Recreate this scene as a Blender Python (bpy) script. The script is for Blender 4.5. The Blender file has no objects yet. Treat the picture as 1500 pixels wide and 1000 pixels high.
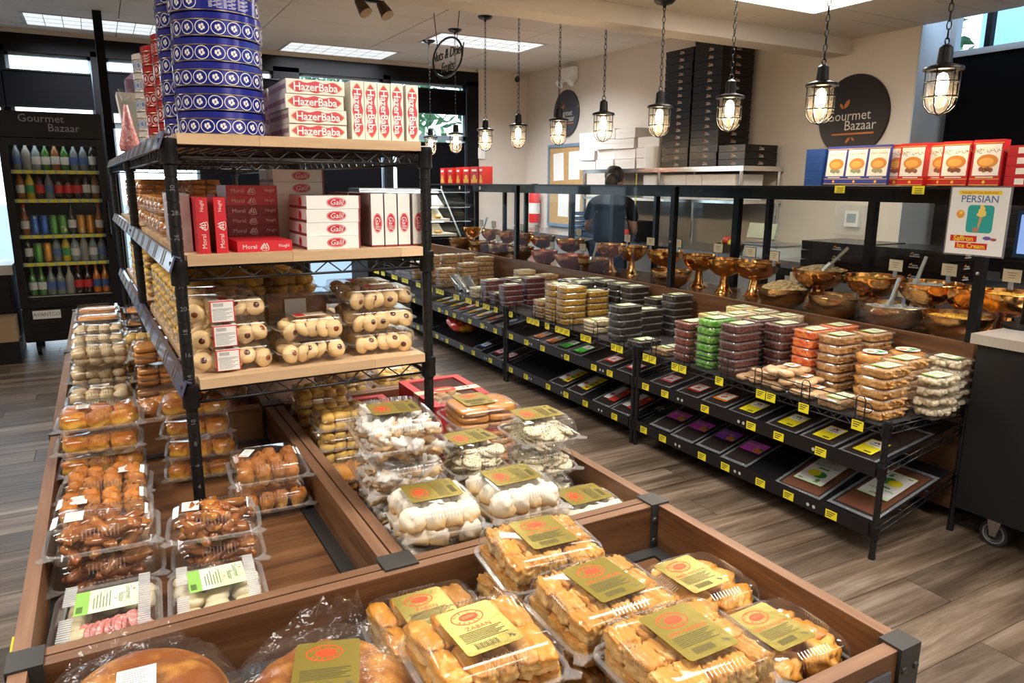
import bpy, bmesh, math, random
from math import pi, sin, cos, radians as R
from mathutils import Matrix, Vector, Euler, noise

SC = bpy.context.scene
COL = SC.collection
rnd = random.Random(7)

# ------------------------------------------------------------------ camera
cam_d = bpy.data.cameras.new('camera')
cam_d.sensor_width = 36.0
cam_d.lens = 1070.4 / 1500.0 * 36.0
cam_d.clip_start = 0.02
cam = bpy.data.objects.new('camera', cam_d)
COL.objects.link(cam)
_r = Vector((0.873959, -0.485967, 0.005633)); _d = Vector((-0.097281, -0.186283, -0.977668)); _f = Vector((0.476164, 0.853894, -0.210079))
_m = Matrix((_r, -_d, -_f)).transposed().to_4x4()
_m.translation = (0, 0, 1.45)
cam.matrix_world = _m
SC.camera = cam

# ------------------------------------------------------------------ world, lights, exposure
W = bpy.data.worlds.new('world'); SC.world = W
W.use_nodes = True
_n = W.node_tree; _bg = _n.nodes['Background']
_tc = _n.nodes.new('ShaderNodeTexCoord'); _sx = _n.nodes.new('ShaderNodeSeparateXYZ'); _cr = _n.nodes.new('ShaderNodeValToRGB')
_n.links.new(_tc.outputs['Generated'], _sx.inputs[0]); _n.links.new(_sx.outputs['Z'], _cr.inputs[0]); _n.links.new(_cr.outputs[0], _bg.inputs[0])
_cr.color_ramp.elements[0].color = (.80, .92, 1, 1); _cr.color_ramp.elements[1].color = (.42, .68, 1, 1)
_bg.inputs[1].default_value = 2.2
PANEL = 3.0         # glow of a lit troffer diffuser seen from the side
TROFFER = 17.0      # watts sent down by each ceiling troffer
PEND = 7.0          # pendant bulb watts
SC.view_settings.view_transform = 'Standard'
SC.view_settings.look = 'None'
SC.view_settings.gamma = 1.0
SC.view_settings.use_curve_mapping = False
SC.view_settings.exposure = 0.95
SC.cycles.max_bounces = 24
SC.cycles.transparent_max_bounces = 48
SC.cycles.diffuse_bounces = 4
SC.cycles.glossy_bounces = 4
SC.cycles.transmission_bounces = 6
SC.cycles.caustics_reflective = False
SC.cycles.caustics_refractive = False
SC.cycles.sample_clamp_indirect = 4.0
SC.cycles.use_denoising = True

# ------------------------------------------------------------------ materials
MATS = {}
def mat(name, col=(.8, .8, .8), rough=.5, metal=0., emit=None, es=0., noise_=None, bump=None, rv=0., spec=None, coat=0., ramp=None, trans=0.):
    """noise_=(scale, colour2, lo, hi, stretch); bump=(kind, scale, strength, stretch); ramp=[(pos,col)..] along generated Z"""
    if name in MATS: return MATS[name]
    m = bpy.data.materials.new(name); m.use_nodes = True
    nt = m.node_tree; p = nt.nodes['Principled BSDF']; L = nt.links.new
    def N(t): return nt.nodes.new('ShaderNode' + t)
    p.inputs['Base Color'].default_value = (*col, 1); p.inputs['Roughness'].default_value = rough; p.inputs['Metallic'].default_value = metal
    if spec is not None: p.inputs['Specular IOR Level'].default_value = spec
    if coat: p.inputs['Coat Weight'].default_value = coat; p.inputs['Coat Roughness'].default_value = .08
    if emit: p.inputs['Emission Color'].default_value = (*emit, 1); p.inputs['Emission Strength'].default_value = es
    if trans: p.inputs['Subsurface Weight'].default_value = trans; p.inputs['Subsurface Radius'].default_value = (.01, .007, .004)
    tc = N('TexCoord'); oi = N('ObjectInfo')
    def coords(stretch):
        add = N('VectorMath'); add.operation = 'ADD'
        mul = N('VectorMath'); mul.operation = 'SCALE'; mul.inputs[0].default_value = (3, 5, 7)
        L(oi.outputs['Random'], mul.inputs['Scale']); L(tc.outputs['Object'], add.inputs[0]); L(mul.outputs[0], add.inputs[1])
        mp = N('Mapping'); mp.inputs['Scale'].default_value = stretch; L(add.outputs[0], mp.inputs[0]); return mp.outputs[0]
    cur = None
    if ramp:
        sp = N('SeparateXYZ'); L(tc.outputs['Generated'], sp.inputs[0]); cr = N('ValToRGB'); L(sp.outputs['Z'], cr.inputs[0])
        els = cr.color_ramp.elements
        while len(els) < len(ramp): els.new(.5)
        for e, (q, c) in zip(els, ramp): e.position = q; e.color = (*c, 1)
        cur = cr.outputs[0]
    if noise_:
        sc, c2, lo, hi, st = (list(noise_) + [(1, 1, 1)])[:5]
        nz = N('TexNoise'); nz.inputs['Scale'].default_value = sc; nz.inputs['Detail'].default_value = 5; nz.inputs['Roughness'].default_value = .6
        L(coords(st), nz.inputs['Vector'])
        mr = N('MapRange'); mr.inputs['From Min'].default_value = lo; mr.inputs['From Max'].default_value = hi; L(nz.outputs[0], mr.inputs[0])
        mx = N('Mix'); mx.data_type = 'RGBA'; L(mr.outputs[0], mx.inputs[0]); mx.inputs[7].default_value = (*c2, 1)
        if cur: L(cur, mx.inputs[6])
        else: mx.inputs[6].default_value = (*col, 1)
        cur = mx.outputs[2]
    if rv:
        hs = N('HueSaturation'); mr = N('MapRange'); mr.inputs['To Min'].default_value = 1 - rv; mr.inputs['To Max'].default_value = 1 + rv
        L(oi.outputs['Random'], mr.inputs[0]); L(mr.outputs[0], hs.inputs['Value'])
        if cur: L(cur, hs.inputs['Color'])
        else: hs.inputs['Color'].default_value = (*col, 1)
        cur = hs.outputs[0]
    if cur: L(cur, p.inputs['Base Color'])
    if bump:
        kind, sc, stg, st = (list(bump) + [(1, 1, 1)])[:4]
        if kind == 'flake':
            t = N('TexNoise'); t.inputs['Detail'].default_value = 6; t.inputs['Roughness'].default_value = .75; o = t.outputs[0]
        elif kind == 'voronoi': t = N('TexVoronoi'); o = t.outputs['Distance']
        elif kind == 'wave': t = N('TexWave'); t.bands_direction = 'Z'; t.inputs['Distortion'].default_value = 3; o = t.outputs[1]
        else: t = N('TexNoise'); t.inputs['Detail'].default_value = 4; o = t.outputs[0]
        t.inputs['Scale'].default_value = sc; L(coords(st), t.inputs['Vector'])
        b = N('Bump'); b.inputs['Strength'].default_value = stg; b.inputs['Distance'].default_value = .004
        L(o, b.inputs['Height']); L(b.outputs[0], p.inputs['Normal'])
    MATS[name] = m; return m

def film(name, haze=.04, gloss=.6, base=.03, rough=.1, tint=(1, 1, 1), power=4., bump=0., hazecol=(.9, .93, .95)):
    if name in MATS: return MATS[name]
    m = bpy.data.materials.new(name); m.use_nodes = True; nt = m.node_tree; nt.nodes.clear(); L = nt.links.new
    def N(t): return nt.nodes.new('ShaderNode' + t)
    out = N('OutputMaterial'); tr = N('BsdfTransparent'); gl = N('BsdfGlossy'); df = N('BsdfDiffuse')
    tr.inputs[0].default_value = (*tint, 1); gl.inputs['Roughness'].default_value = rough; gl.inputs[0].default_value = (.95, .97, 1, 1); df.inputs[0].default_value = (*hazecol, 1)
    lw = N('LayerWeight'); pw = N('Math'); pw.operation = 'POWER'; pw.inputs[1].default_value = power
    mul = N('Math'); mul.operation = 'MULTIPLY_ADD'; mul.inputs[1].default_value = gloss; mul.inputs[2].default_value = base; mul.use_clamp = True
    L(lw.outputs['Facing'], pw.inputs[0]); L(pw.outputs[0], mul.inputs[0])
    m1 = N('MixShader'); m1.inputs[0].default_value = haze; L(tr.outputs[0], m1.inputs[1]); L(df.outputs[0], m1.inputs[2])
    m2 = N('MixShader'); L(mul.outputs[0], m2.inputs[0]); L(m1.outputs[0], m2.inputs[1]); L(gl.outputs[0], m2.inputs[2]); L(m2.outputs[0], out.inputs[0])
    if bump:
        tc = N('TexCoord'); nz = N('TexNoise'); nz.inputs['Scale'].default_value = 28; nz.inputs['Detail'].default_value = 3
        L(tc.outputs['Object'], nz.inputs['Vector'])
        b = N('Bump'); b.inputs['Strength'].default_value = bump; b.inputs['Distance'].default_value = .01
        L(nz.outputs[0], b.inputs['Height']); L(b.outputs[0], gl.inputs['Normal']); L(b.outputs[0], lw.inputs['Normal'])
    MATS[name] = m; return m

def wood(name, c1, c2, c3, axis, scale=1., rough=.45, plank=False, rv=.12, gs=18.):
    """straight-grained timber: long noise streaks along the axis, plus fine pores"""
    if name in MATS: return MATS[name]
    m = bpy.data.materials.new(name); m.use_nodes = True; nt = m.node_tree; p = nt.nodes['Principled BSDF']; L = nt.links.new
    def N(t): return nt.nodes.new('ShaderNode' + t)
    tc = N('TexCoord'); oi = N('ObjectInfo'); add = N('VectorMath'); mul = N('VectorMath'); mul.operation = 'SCALE'; mul.inputs[0].default_value = (13, 29, 17)
    L(oi.outputs['Random'], mul.inputs['Scale']); L(tc.outputs['Object'], add.inputs[0]); L(mul.outputs[0], add.inputs[1])
    st = [gs * scale] * 3; st['XYZ'.index(axis)] = gs * scale * .07
    mp = N('Mapping'); mp.inputs['Scale'].default_value = st; L(add.outputs[0], mp.inputs[0])
    nz = N('TexNoise'); nz.inputs['Scale'].default_value = 1; nz.inputs['Detail'].default_value = 6; nz.inputs['Roughness'].default_value = .65; nz.inputs['Distortion'].default_value = .6
    L(mp.outputs[0], nz.inputs['Vector'])
    cr = N('ValToRGB'); e = cr.color_ramp.elements; e[0].position = .32; e[0].color = (*c1, 1); e[1].position = .7; e[1].color = (*c3, 1)
    k = e.new(.5); k.color = (*c2, 1)
    L(nz.outputs[0], cr.inputs[0])
    hs = N('HueSaturation'); mr = N('MapRange'); mr.inputs['To Min'].default_value = 1 - rv; mr.inputs['To Max'].default_value = 1 + rv
    L(oi.outputs['Random'], mr.inputs[0]); L(mr.outputs[0], hs.inputs['Value']); L(cr.outputs[0], hs.inputs['Color'])
    cur = hs.outputs[0]
    st2 = [1.6] * 3; st2['XYZ'.index(axis)] = .9
    mp2 = N('Mapping'); mp2.inputs['Scale'].default_value = st2; L(add.outputs[0], mp2.inputs[0])
    n2 = N('TexNoise'); n2.inputs['Scale'].default_value = 2.2; n2.inputs['Detail'].default_value = 3; L(mp2.outputs[0], n2.inputs['Vector'])
    r2 = N('MapRange'); r2.inputs['From Min'].default_value = .35; r2.inputs['From Max'].default_value = .7; r2.inputs['To Min'].default_value = .72 if plank else .88; r2.inputs['To Max'].default_value = 1.2 if plank else 1.08
    L(n2.outputs[0], r2.inputs[0])
    h2 = N('HueSaturation'); L(r2.outputs[0], h2.inputs['Value']); L(cur, h2.inputs['Color']); L(h2.outputs[0], p.inputs['Base Color'])
    p.inputs['Roughness'].default_value = rough
    b = N('Bump'); b.inputs['Strength'].default_value = .12; b.inputs['Distance'].default_value = .002; L(nz.outputs[0], b.inputs['Height']); L(b.outputs[0], p.inputs['Normal'])
    MATS[name] = m; return m

# ------------------------------------------------------------------ mesh builder
class MB:
    def __init__(s): s.v = []; s.f = []; s.m = []; s.T = None
    def _add(s, vs, fs, m):
        o = len(s.v)
        if s.T is not None: vs = [tuple(s.T @ Vector(q)) for q in vs]
        s.v += vs; s.f += [tuple(i + o for i in f) for f in fs]; s.m += [m] * len(fs); return s
    def box(s, x0, y0, z0, x1, y1, z1, m=0):
        return s._add([(x0, y0, z0), (x1, y0, z0), (x1, y1, z0), (x0, y1, z0), (x0, y0, z1), (x1, y0, z1), (x1, y1, z1), (x0, y1, z1)],
                      [(0, 3, 2, 1), (4, 5, 6, 7), (0, 1, 5, 4), (1, 2, 6, 5), (2, 3, 7, 6), (3, 0, 4, 7)], m)
    def quad(s, a, b, c, d, m=0): return s._add([a, b, c, d], [(0, 1, 2, 3)], m)
    def tube(s, pts, r, n=6, m=0, closed=False):
        pts = [Vector(p) for p in pts]; k = len(pts); rings = []
        for i, p in enumerate(pts):
            if closed: t = pts[(i + 1) % k] - pts[i - 1]
            else: t = pts[min(i + 1, k - 1)] - pts[max(i - 1, 0)]
            t.normalize(); a = Vector((0, 0, 1)) if abs(t.z) < .9 else Vector((1, 0, 0))
            u = t.cross(a).normalized(); w = t.cross(u); rr = r[i] if isinstance(r, (list, tuple)) else r
            rings.append([tuple(p + (u * cos(2 * pi * j / n) + w * sin(2 * pi * j / n)) * rr) for j in range(n)])
        return s.loft(rings, m, not closed, not closed, closed)
    def loft(s, rings, m=0, c0=True, c1=True, closed=False):
        n = len(rings[0]); vs = [q for r in rings for q in r]; fs = []; k = len(rings)
        for i in range(k if closed else k - 1):
            a = i * n; b = ((i + 1) % k) * n
            for j in range(n): fs.append((a + j, a + (j + 1) % n, b + (j + 1) % n, b + j))
        if c0: fs.append(tuple(range(n))[::-1])
        if c1: fs.append(tuple(range((k - 1) * n, k * n)))
        return s._add(vs, fs, m)
    def lathe(s, prof, n=20, m=0, c=(0, 0), c0=False, c1=False):
        return s.loft([[(c[0] + r * cos(2 * pi * j / n), c[1] + r * sin(2 * pi * j / n), z) for j in range(n)] for r, z in prof], m, c0, c1)
    def disc(s, c, r, axis='Z', n=24, m=0, ry=None, inner=0.):
        ry = r if ry is None else ry; P = []
        for j in range(n):
            a = 2 * pi * j / n; P.append((cos(a), sin(a)))
        def q(u, w):
            return {'Z': (c[0] + u, c[1] + w, c[2]), 'Y': (c[0] + u, c[1], c[2] + w), 'X': (c[0], c[1] - u, c[2] + w)}[axis]
        o = [q(a * r, b * ry) for a, b in P]
        if not inner: return s._add(o, [tuple(range(n))], m)
        i_ = [q(a * (r - inner), b * (ry - inner)) for a, b in P]
        return s._add(o + i_, [(j, (j + 1) % n, n + (j + 1) % n, n + j) for j in range(n)], m)
    def prism(s, poly, z0, z1, m=0):
        return s.loft([[(x, y, z0) for x, y in poly], [(x, y, z1) for x, y in poly]], m)
    def add(s, me, T=None, mo=0):
        vs = [tuple((T @ v.co) if T else v.co) for v in me.vertices]
        o = len(s.v)
        if s.T is not None: vs = [tuple(s.T @ Vector(q)) for q in vs]
        s.v += vs
        for p in me.polygons: s.f.append(tuple(i + o for i in p.vertices)); s.m.append(p.material_index + mo)
        return s
    def mesh(s, name, mats, smooth=False):
        me = bpy.data.meshes.new(name); me.from_pydata(s.v, [], s.f)
        if not isinstance(mats, (list, tuple)): mats = [mats]
        for k in mats: me.materials.append(k)
        me.polygons.foreach_set('material_index', s.m)
        if smooth: me.polygons.foreach_set('use_smooth', [True] * len(s.f))
        me.update()
        if smooth is not True and smooth: me.set_sharp_from_angle(angle=R(smooth))
        return me

def rr(w, d, r, z, n=3, c=(0, 0)):
    r = min(r, w / 2 - 1e-4, d / 2 - 1e-4); P = []
    for sx, sy, a0 in ((1, 1, 0), (-1, 1, 90), (-1, -1, 180), (1, -1, 270)):
        for k in range(n + 1):
            a = R(a0 + 90 * k / n); P.append((c[0] + sx * (w / 2 - r) + r * cos(a), c[1] + sy * (d / 2 - r) + r * sin(a), z))
    return P

def superq(w, d, h, p=4., amp=0., seed=0, n=4, nf=2.5, flat=0.):
    """rounded lump centred on its base: cube grid pushed onto a p-norm ball, then roughened"""
    bm = bmesh.new(); idx = {}; fs = []
    def V(a, b, c):
        k = (round(a, 4), round(b, 4), round(c, 4))
        if k not in idx: idx[k] = len(idx)
        return idx[k]
    g = [-1 + 2 * i / n for i in range(n + 1)]
    for ax in range(3):
        for sg in (-1, 1):
            for i in range(n):
                for j in range(n):
                    q = []
                    for a, b in ((i, j), (i + 1, j), (i + 1, j + 1), (i, j + 1)):
                        c = [0, 0, 0]; c[ax] = sg; c[(ax + 1) % 3] = g[a]; c[(ax + 2) % 3] = g[b]; q.append(V(*c))
                    fs.append(tuple(q if sg > 0 else q[::-1]))
    vs = []
    for k in idx:
        l = sum(abs(t) ** p for t in k) ** (1 / p); v = Vector(k) / l
        if amp:
            v = v * (1 + amp * noise.noise(Vector(k) * nf * .5 + Vector((seed * 3.7, seed * 1.3, seed * 5.1))))
        z = v.z * h / 2
        if flat: z = max(z, -h / 2 * flat)
        vs.append((v.x * w / 2, v.y * d / 2, z + h / 2))
    bm.free(); return vs, fs

def lump(name, w, d, h, m, p=4., amp=0., seed=0, n=4, nf=2.5, smooth=True, shape=None, dots=None):
    k = ('lump', name, w, d, h, m.name, p, amp, seed, n, shape, bool(dots))
    if k not in CACHE:
        vs, fs = superq(w, d, h, p, amp, seed, n, nf); b = MB()
        if shape == 'crimp': vs = [(x * (1 + .045 * sin(13 * math.atan2(y / d, x / w) + seed)) , y * (1 + .045 * sin(13 * math.atan2(y / d, x / w) + seed)), z + .0012 * sin(x * 700 + seed) * (z > h * .8)) for x, y, z in vs]
        if shape == 'layer': vs = [(x * (1 + .05 * sin(z / h * 19 + 2 * noise.noise(Vector((y * 60, seed, z * 40))))), y * (1 + .03 * sin(z / h * 19 + seed)), z + .0016 * noise.noise(Vector((x * 160, y * 90, seed))) * (z > h * .7)) for x, y, z in vs]
        if shape == 'dome': vs = [(x, y, (max(z, .34 * h) - .34 * h) / .66) for x, y, z in vs]
        if shape == 'cake': vs = [(x * (.80 if z < .42 * h else 1), y * (.80 if z < .42 * h else 1), max(z, .04 * h)) for x, y, z in vs]
        b._add(vs, fs, 0)
        if dots:
            q = random.Random(seed + 5)
            for i in range(7):
                a, u = q.uniform(0, 6.28), q.uniform(0, .3); v2, f2 = superq(.006, .006, .005, 2, 0, 0, 2)
                b._add([(px_ + w * u * cos(a), py_ + d * u * sin(a), pz_ + h * (.97 - u * u * 1.1) - .003) for px_, py_, pz_ in v2], f2, 1)
        CACHE[k] = b.mesh(name, [m, dots] if dots else m, smooth)
    return CACHE[k]
CACHE = {}

# ------------------------------------------------------------------ objects
KIDS = {}; LABELS = {}
def O(name, data, parent=None, loc=(0, 0, 0), rot=(0, 0, 0), scale=None):
    o = bpy.data.objects.new(name, data); COL.objects.link(o)
    o.location = loc; o.rotation_euler = rot
    if scale: o.scale = scale
    if parent is not None: o.parent = parent; KIDS.setdefault(parent.name, []).append(o)
    return o
def tag(o, label, cat, group=None, kind=None):
    if label in LABELS and not (group and LABELS[label] == group): print('DUPLICATE LABEL', label)
    LABELS[label] = group
    n = len(label.split())
    if n < 4 or n > 16: print('LABEL LENGTH', n, label)
    o['label'] = label; o['category'] = cat
    if group: o['group'] = group
    if kind: o['kind'] = kind
    return o
def thing(name, label, cat, loc=(0, 0, 0), rz=0., group=None, rot=None):
    o = O(name, None, None, loc, rot or (0, 0, rz)); o.empty_display_size = .05
    return tag(o, label, cat, group)
def part(name, mb, mats, parent, loc=(0, 0, 0), rot=(0, 0, 0), smooth=False, kind=None, label=None):
    me = mb if isinstance(mb, bpy.types.Mesh) else mb.mesh(name, mats, smooth)
    o = O(name, me, parent, loc, rot)
    if kind: o['kind'] = kind
    if label: o['label'] = label
    return o
def struct(name, mb, mats, smooth=False, parent=None):
    o = O(name, mb if isinstance(mb, bpy.types.Mesh) else mb.mesh(name, mats, smooth), parent)
    if parent is None: o['kind'] = 'structure'
    return o
def dup(root, loc, rz=None, label=None, group=None, rot=None):
    r = root.copy(); COL.objects.link(r); r.location = loc
    if rz is not None: r.rotation_euler = (0, 0, rz)
    if rot is not None: r.rotation_euler = rot
    def rec(a, b):
        for ch in KIDS.get(a.name, ()):
            c = ch.copy(); COL.objects.link(c); c.parent = b; KIDS.setdefault(b.name, []).append(c); rec(ch, c)
    rec(root, r)
    if label: tag(r, label, r['category'], group if group else r.get('group'))
    return r

def text(s, size=.01, mi=0, align='CENTER', shear=0., ext=0., space=1., bold=0.):
    """flat lettering as mesh data in the XY plane, reading along +X"""
    k = ('text', s, size, align, shear, ext, space, bold)
    if k in CACHE: return CACHE[k]
    c = bpy.data.curves.new('lettering', 'FONT'); c.body = s; c.size = size; c.align_x = align; c.align_y = 'CENTER'; c.resolution_u = 2; c.shear = shear; c.extrude = ext; c.space_character = space; c.offset = bold * size
    o = bpy.data.objects.new('lettering', c); COL.objects.link(o)
    bpy.context.view_layer.update()
    me = bpy.data.meshes.new_from_object(o.evaluated_get(bpy.context.evaluated_depsgraph_get()))
    me.materials.clear(); bpy.data.objects.remove(o); CACHE[k] = me
    return me
def T(x=0, y=0, z=0, rz=0, rx=0, s=1): return Matrix.Translation((x, y, z)) @ Matrix.Rotation(rz, 4, 'Z') @ Matrix.Rotation(rx, 4, 'X') @ Matrix.Scale(s, 4)
FACE_X = Matrix(((0, 0, -1), (-1, 0, 0), (0, 1, 0))).to_4x4()       # print lying in XY turned to face -X, reading towards -Y
FACE_Y = Matrix(((1, 0, 0), (0, 0, -1), (0, 1, 0))).to_4x4()        # print turned to face -Y, reading towards +X
def ringtext(mb, s, a, b, size, mi, start, end):
    """letters along an ellipse from angle start to end (degrees)"""
    n = len(s)
    for i, ch in enumerate(s):
        if ch == ' ': continue
        t = R(start + (end - start) * (i + .5) / n); up = 1 if end < start else -1
        mb_text(mb, ch, size, T(a * cos(t), b * sin(t), 0, t - pi / 2 * up), mi)
def mb_text(mb, s, size, M, mi, **k):
    me = text(s, size, **k); mb.add(me, M, mi)
ORD = ['first', 'second', 'third', 'fourth', 'fifth', 'sixth', 'seventh', 'eighth', 'ninth', 'tenth', 'eleventh', 'twelfth', 'thirteenth', 'fourteenth', 'fifteenth', 'sixteenth', 'seventeenth', 'eighteenth', 'nineteenth', 'twentieth']

# palette
BLACK = mat('black_metal', (.008, .008, .009), .36, 0., spec=.28)
BLACKM = mat('black_matte', (.012, .012, .013), .6, spec=.2)
CHROME = mat('steel', (.62, .62, .62), .28, 1.)
WHITE = mat('white_paint', (.78, .76, .72), .6)
PAPER = mat('white_paper', (.82, .82, .8), .6)
YEL = mat('yellow_tag', (.86, .74, .02), .5)
INK = mat('black_ink', (.02, .02, .02), .6)
RED = mat('red_print', (.72, .03, .03), .45)
PLAST = film('clear_plastic', .012, .65, .036, .075)
RIM = film('plastic_rim', .09, .8, .09, .12)
GLASS = film('clear_glass', .0, .42, .010, .02, (.97, .985, .98), 7.)
BAG = film('bag_film', .012, .4, .028, .09, bump=.8)
# ------------------------------------------------------------------ room shell
WALLM = mat('warm_white_wall', (.66, .60, .53), .7, noise_=(1.2, (.60, .55, .48), .4, .7))
CEILM = mat('ceiling_tile', (.70, .66, .60), .8, noise_=(.8, (.52, .46, .40), .52, .85), rv=.03, bump=('noise', 220, .15))
PLANK = wood('grey_oak_plank', (.055, .036, .024), (.15, .108, .076), (.30, .245, .195), 'X', 1., .42, True, .38, 16)
FRAME = mat('black_window_frame', (.005, .005, .006), .5, spec=.12)
b = MB(); b.box(-3.2, -2.2, -.06, 5.7, 9.2, -.006)
floor = struct('floor', b, mat('subfloor', (.05, .04, .03), .8))
pw, pl = .184, 1.22
k = 0
pm = {}
for r in range(int(11.2 / pw)):
    y = -2.2 + r * pw
    x = -3.2 - (r * .437 % 1.) * pl
    while x < 5.7:
        x0, x1 = max(x, -3.2), min(x + pl, 5.7); xc = (x0 + x1) / 2
        seen = x1 - x0 > .04 and ((.75 < xc < 3.4 and y > .1) or (xc < .6 and y > .6)) and y < 9 and xc > -2.9
        if seen and k < 298:
            w = round(x1 - x0, 2)
            if w not in pm:
                q = MB(); q.box(-w / 2 + .0012, .0012, -.006, w / 2 - .0012, pw - .0012, 0); pm[w] = q.mesh('plank', PLANK)
            O('plank', pm[w], floor, (xc, y, 0)); k += 1
        elif x1 - x0 > .04: floor_rest = globals().setdefault('floor_rest', MB()); floor_rest.box(x0 + .001, y + .001, -.006, x1 - .001, y + pw - .001, 0)
        x += pl
part('plank_rest', floor_rest, PLANK, floor, kind='stuff')

# ceilings: high beyond the beam, lower on this side
def ceiling(nm, x0, x1, y0, y1, z, holes):
    b = MB(); b.box(x0, y0, z + .02, x1, y1, z + .05)
    c = struct(nm, b, CEILM)
    y = y1
    ms = {}
    while y > y0 + .05:
        ya = max(y - .61, y0); x = x1
        while x > x0 + .05:
            xa = max(x - 1.22, x0)
            xc, yc = (x + xa) / 2, (y + ya) / 2
            rects = [(xa, ya, x, y)]
            for hx, hy in holes:      # cut the tile back to the edge of a light fitting
                nx_ = []
                for (p0, q0, p1, q1) in rects:
                    a0, b0, a1, b1 = hx - .607, hy - .305, hx + .607, hy + .305
                    if a0 >= p1 or a1 <= p0 or b0 >= q1 or b1 <= q0: nx_.append((p0, q0, p1, q1)); continue
                    if b1 < q1: nx_.append((p0, b1, p1, q1))
                    if b0 > q0: nx_.append((p0, q0, p1, b0))
                    c0, c1 = max(q0, b0), min(q1, b1)
                    if a0 > p0: nx_.append((p0, c0, a0, c1))
                    if a1 < p1: nx_.append((a1, c0, p1, c1))
                rects = nx_
            for (p0, q0, p1, q1) in rects:
                if p1 - p0 < .03 or q1 - q0 < .03: continue
                key = (round(p1 - p0, 2), round(q1 - q0, 2))
                if key not in ms:
                    w, d = key; q = MB(); q.box(-w / 2 + .005, -d / 2 + .005, 0, w / 2 - .005, d / 2 - .005, .016); ms[key] = q.mesh('ceiling_tile', CEILM)
                O('ceiling_tile', ms[key], c, ((p0 + p1) / 2, (q0 + q1) / 2, z))
            x = xa
        y = ya
    return c
X1 = 5.2
hi_l = [(2.525, 8.55), (.17, 8.36), (3.70, 7.30)]
lo_l = [(3.63, 3.245), (1.19, 3.245), (-1.25, 3.245), (3.63, .80), (1.19, .80), (-1.25, .80), (1.19, -1.64), (3.63, -1.64)]
ceiling('ceiling', -3.2, X1, 4.17, 8.95, 2.9, hi_l)
ceiling('ceiling', -3.2, X1, -2.2, 3.97, 2.56, lo_l)
b = MB(); b.box(-3.2, 3.97, 2.444, X1, 4.17, 2.95); struct('trim_1', b, WALLM)     # dropped beam
GRID = mat('troffer_frame', (.6, .6, .58), .4)
def troffer(x, y, z, lab, on=True):
    t = thing('ceiling_light', lab, 'light', (x, y, z), group='ceiling troffer lights')
    b = MB()
    for a in (-1, 1):
        b.box(-.60, a * .298 - .012, -.004, .60, a * .298 + .012, .012); b.box(a * .60 - .01, -.31, -.004, a * .60 + .01, .31, .012)
    part('frame', b, GRID, t)
    b = MB(); b.quad((-.592, .288, .002), (.592, .288, .002), (.592, -.288, .002), (-.592, -.288, .002))
    part('diffuser', b, mat('lit_diffuser', (.9, .9, .9), .5, emit=(1., .95, .87) if z < 2.7 else (.93, .97, 1.), es=PANEL) if z < 2.7 else mat('lit_diffuser_far', (.9, .9, .9), .5, emit=(.90, .97, 1.), es=.42), t)
    b = MB()
    for i in range(1, 8): b.box(-.592 + i * .148 - .003, -.288, -.002, -.592 + i * .148 + .003, .288, .0)
    for i in range(1, 3): b.box(-.592, -.288 + i * .192 - .003, -.002, .592, -.288 + i * .192 + .003, .0)
    part('louver', b, mat('louver', (.50, .54, .56), .4), t, kind='stuff')
    l = bpy.data.lights.get('troffer_tubes_%d' % (z > 2.7))
    if not l: l = bpy.data.lights.new('troffer_tubes_%d' % (z > 2.7), 'AREA'); l.shape = 'RECTANGLE'; l.size = 1.18; l.size_y = .57; l.energy = TROFFER * (2.3 if z > 2.7 else 1); l.spread = R(145); l.color = (.95, .97, 1) if z > 2.7 else (1, .93, .83)
    O('troffer_tubes', l, t, (0, 0, -.006))
    return t
troffer(*hi_l[0], 2.898, 'ceiling light panel above the window shades behind the white candy boxes')
troffer(*hi_l[1], 2.898, 'ceiling light panel crossed by the black pole near the fridge')
troffer(*hi_l[2], 2.898, 'ceiling light panel behind the hanging oval sign')
troffer(*lo_l[0], 2.558, 'bright ceiling light panel on the near side of the beam')
for i, q in enumerate(lo_l[1:]): troffer(*q, 2.558, 'ceiling light panel overhead outside the picture, %s of that set' % ORD[i])

# walls
b = MB(); b.box(X1, 3.416, 0, X1 + .12, 9.07, 3.14); struct('wall_right', b, WALLM)
b = MB(); b.box(X1, 3.404, 0, 5.62, 3.415, 3.2); b.box(X1 + .121, 3.416, 0, 5.62, 3.56, 3.2); struct('trim_2', b, mat('window_reveal', (.52, .56, .62), .7))
b = MB(); b.box(4.44, 8.95, 0, X1, 9.07, 2.95); struct('wall_back', b, WALLM)
b = MB(); b.box(-3.32, -2.2, 0, -3.2, 9.07, 2.95); struct('wall_left', b, WALLM)
b = MB(); b.box(-3.2, -2.32, 0, 5.7, -2.2, 3); struct('wall_front', b, WALLM)
b = MB(); b.box(5.62, -2.2, 0, 5.70, 3.56, 2.37); struct('wall_right_lower', b, mat('dark_wall', (.05, .05, .05), .7))
b = MB(); b.box(X1, -2.2, 3.15, 5.70, 3.56, 3.2); struct('trim_3', b, WALLM)
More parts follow.
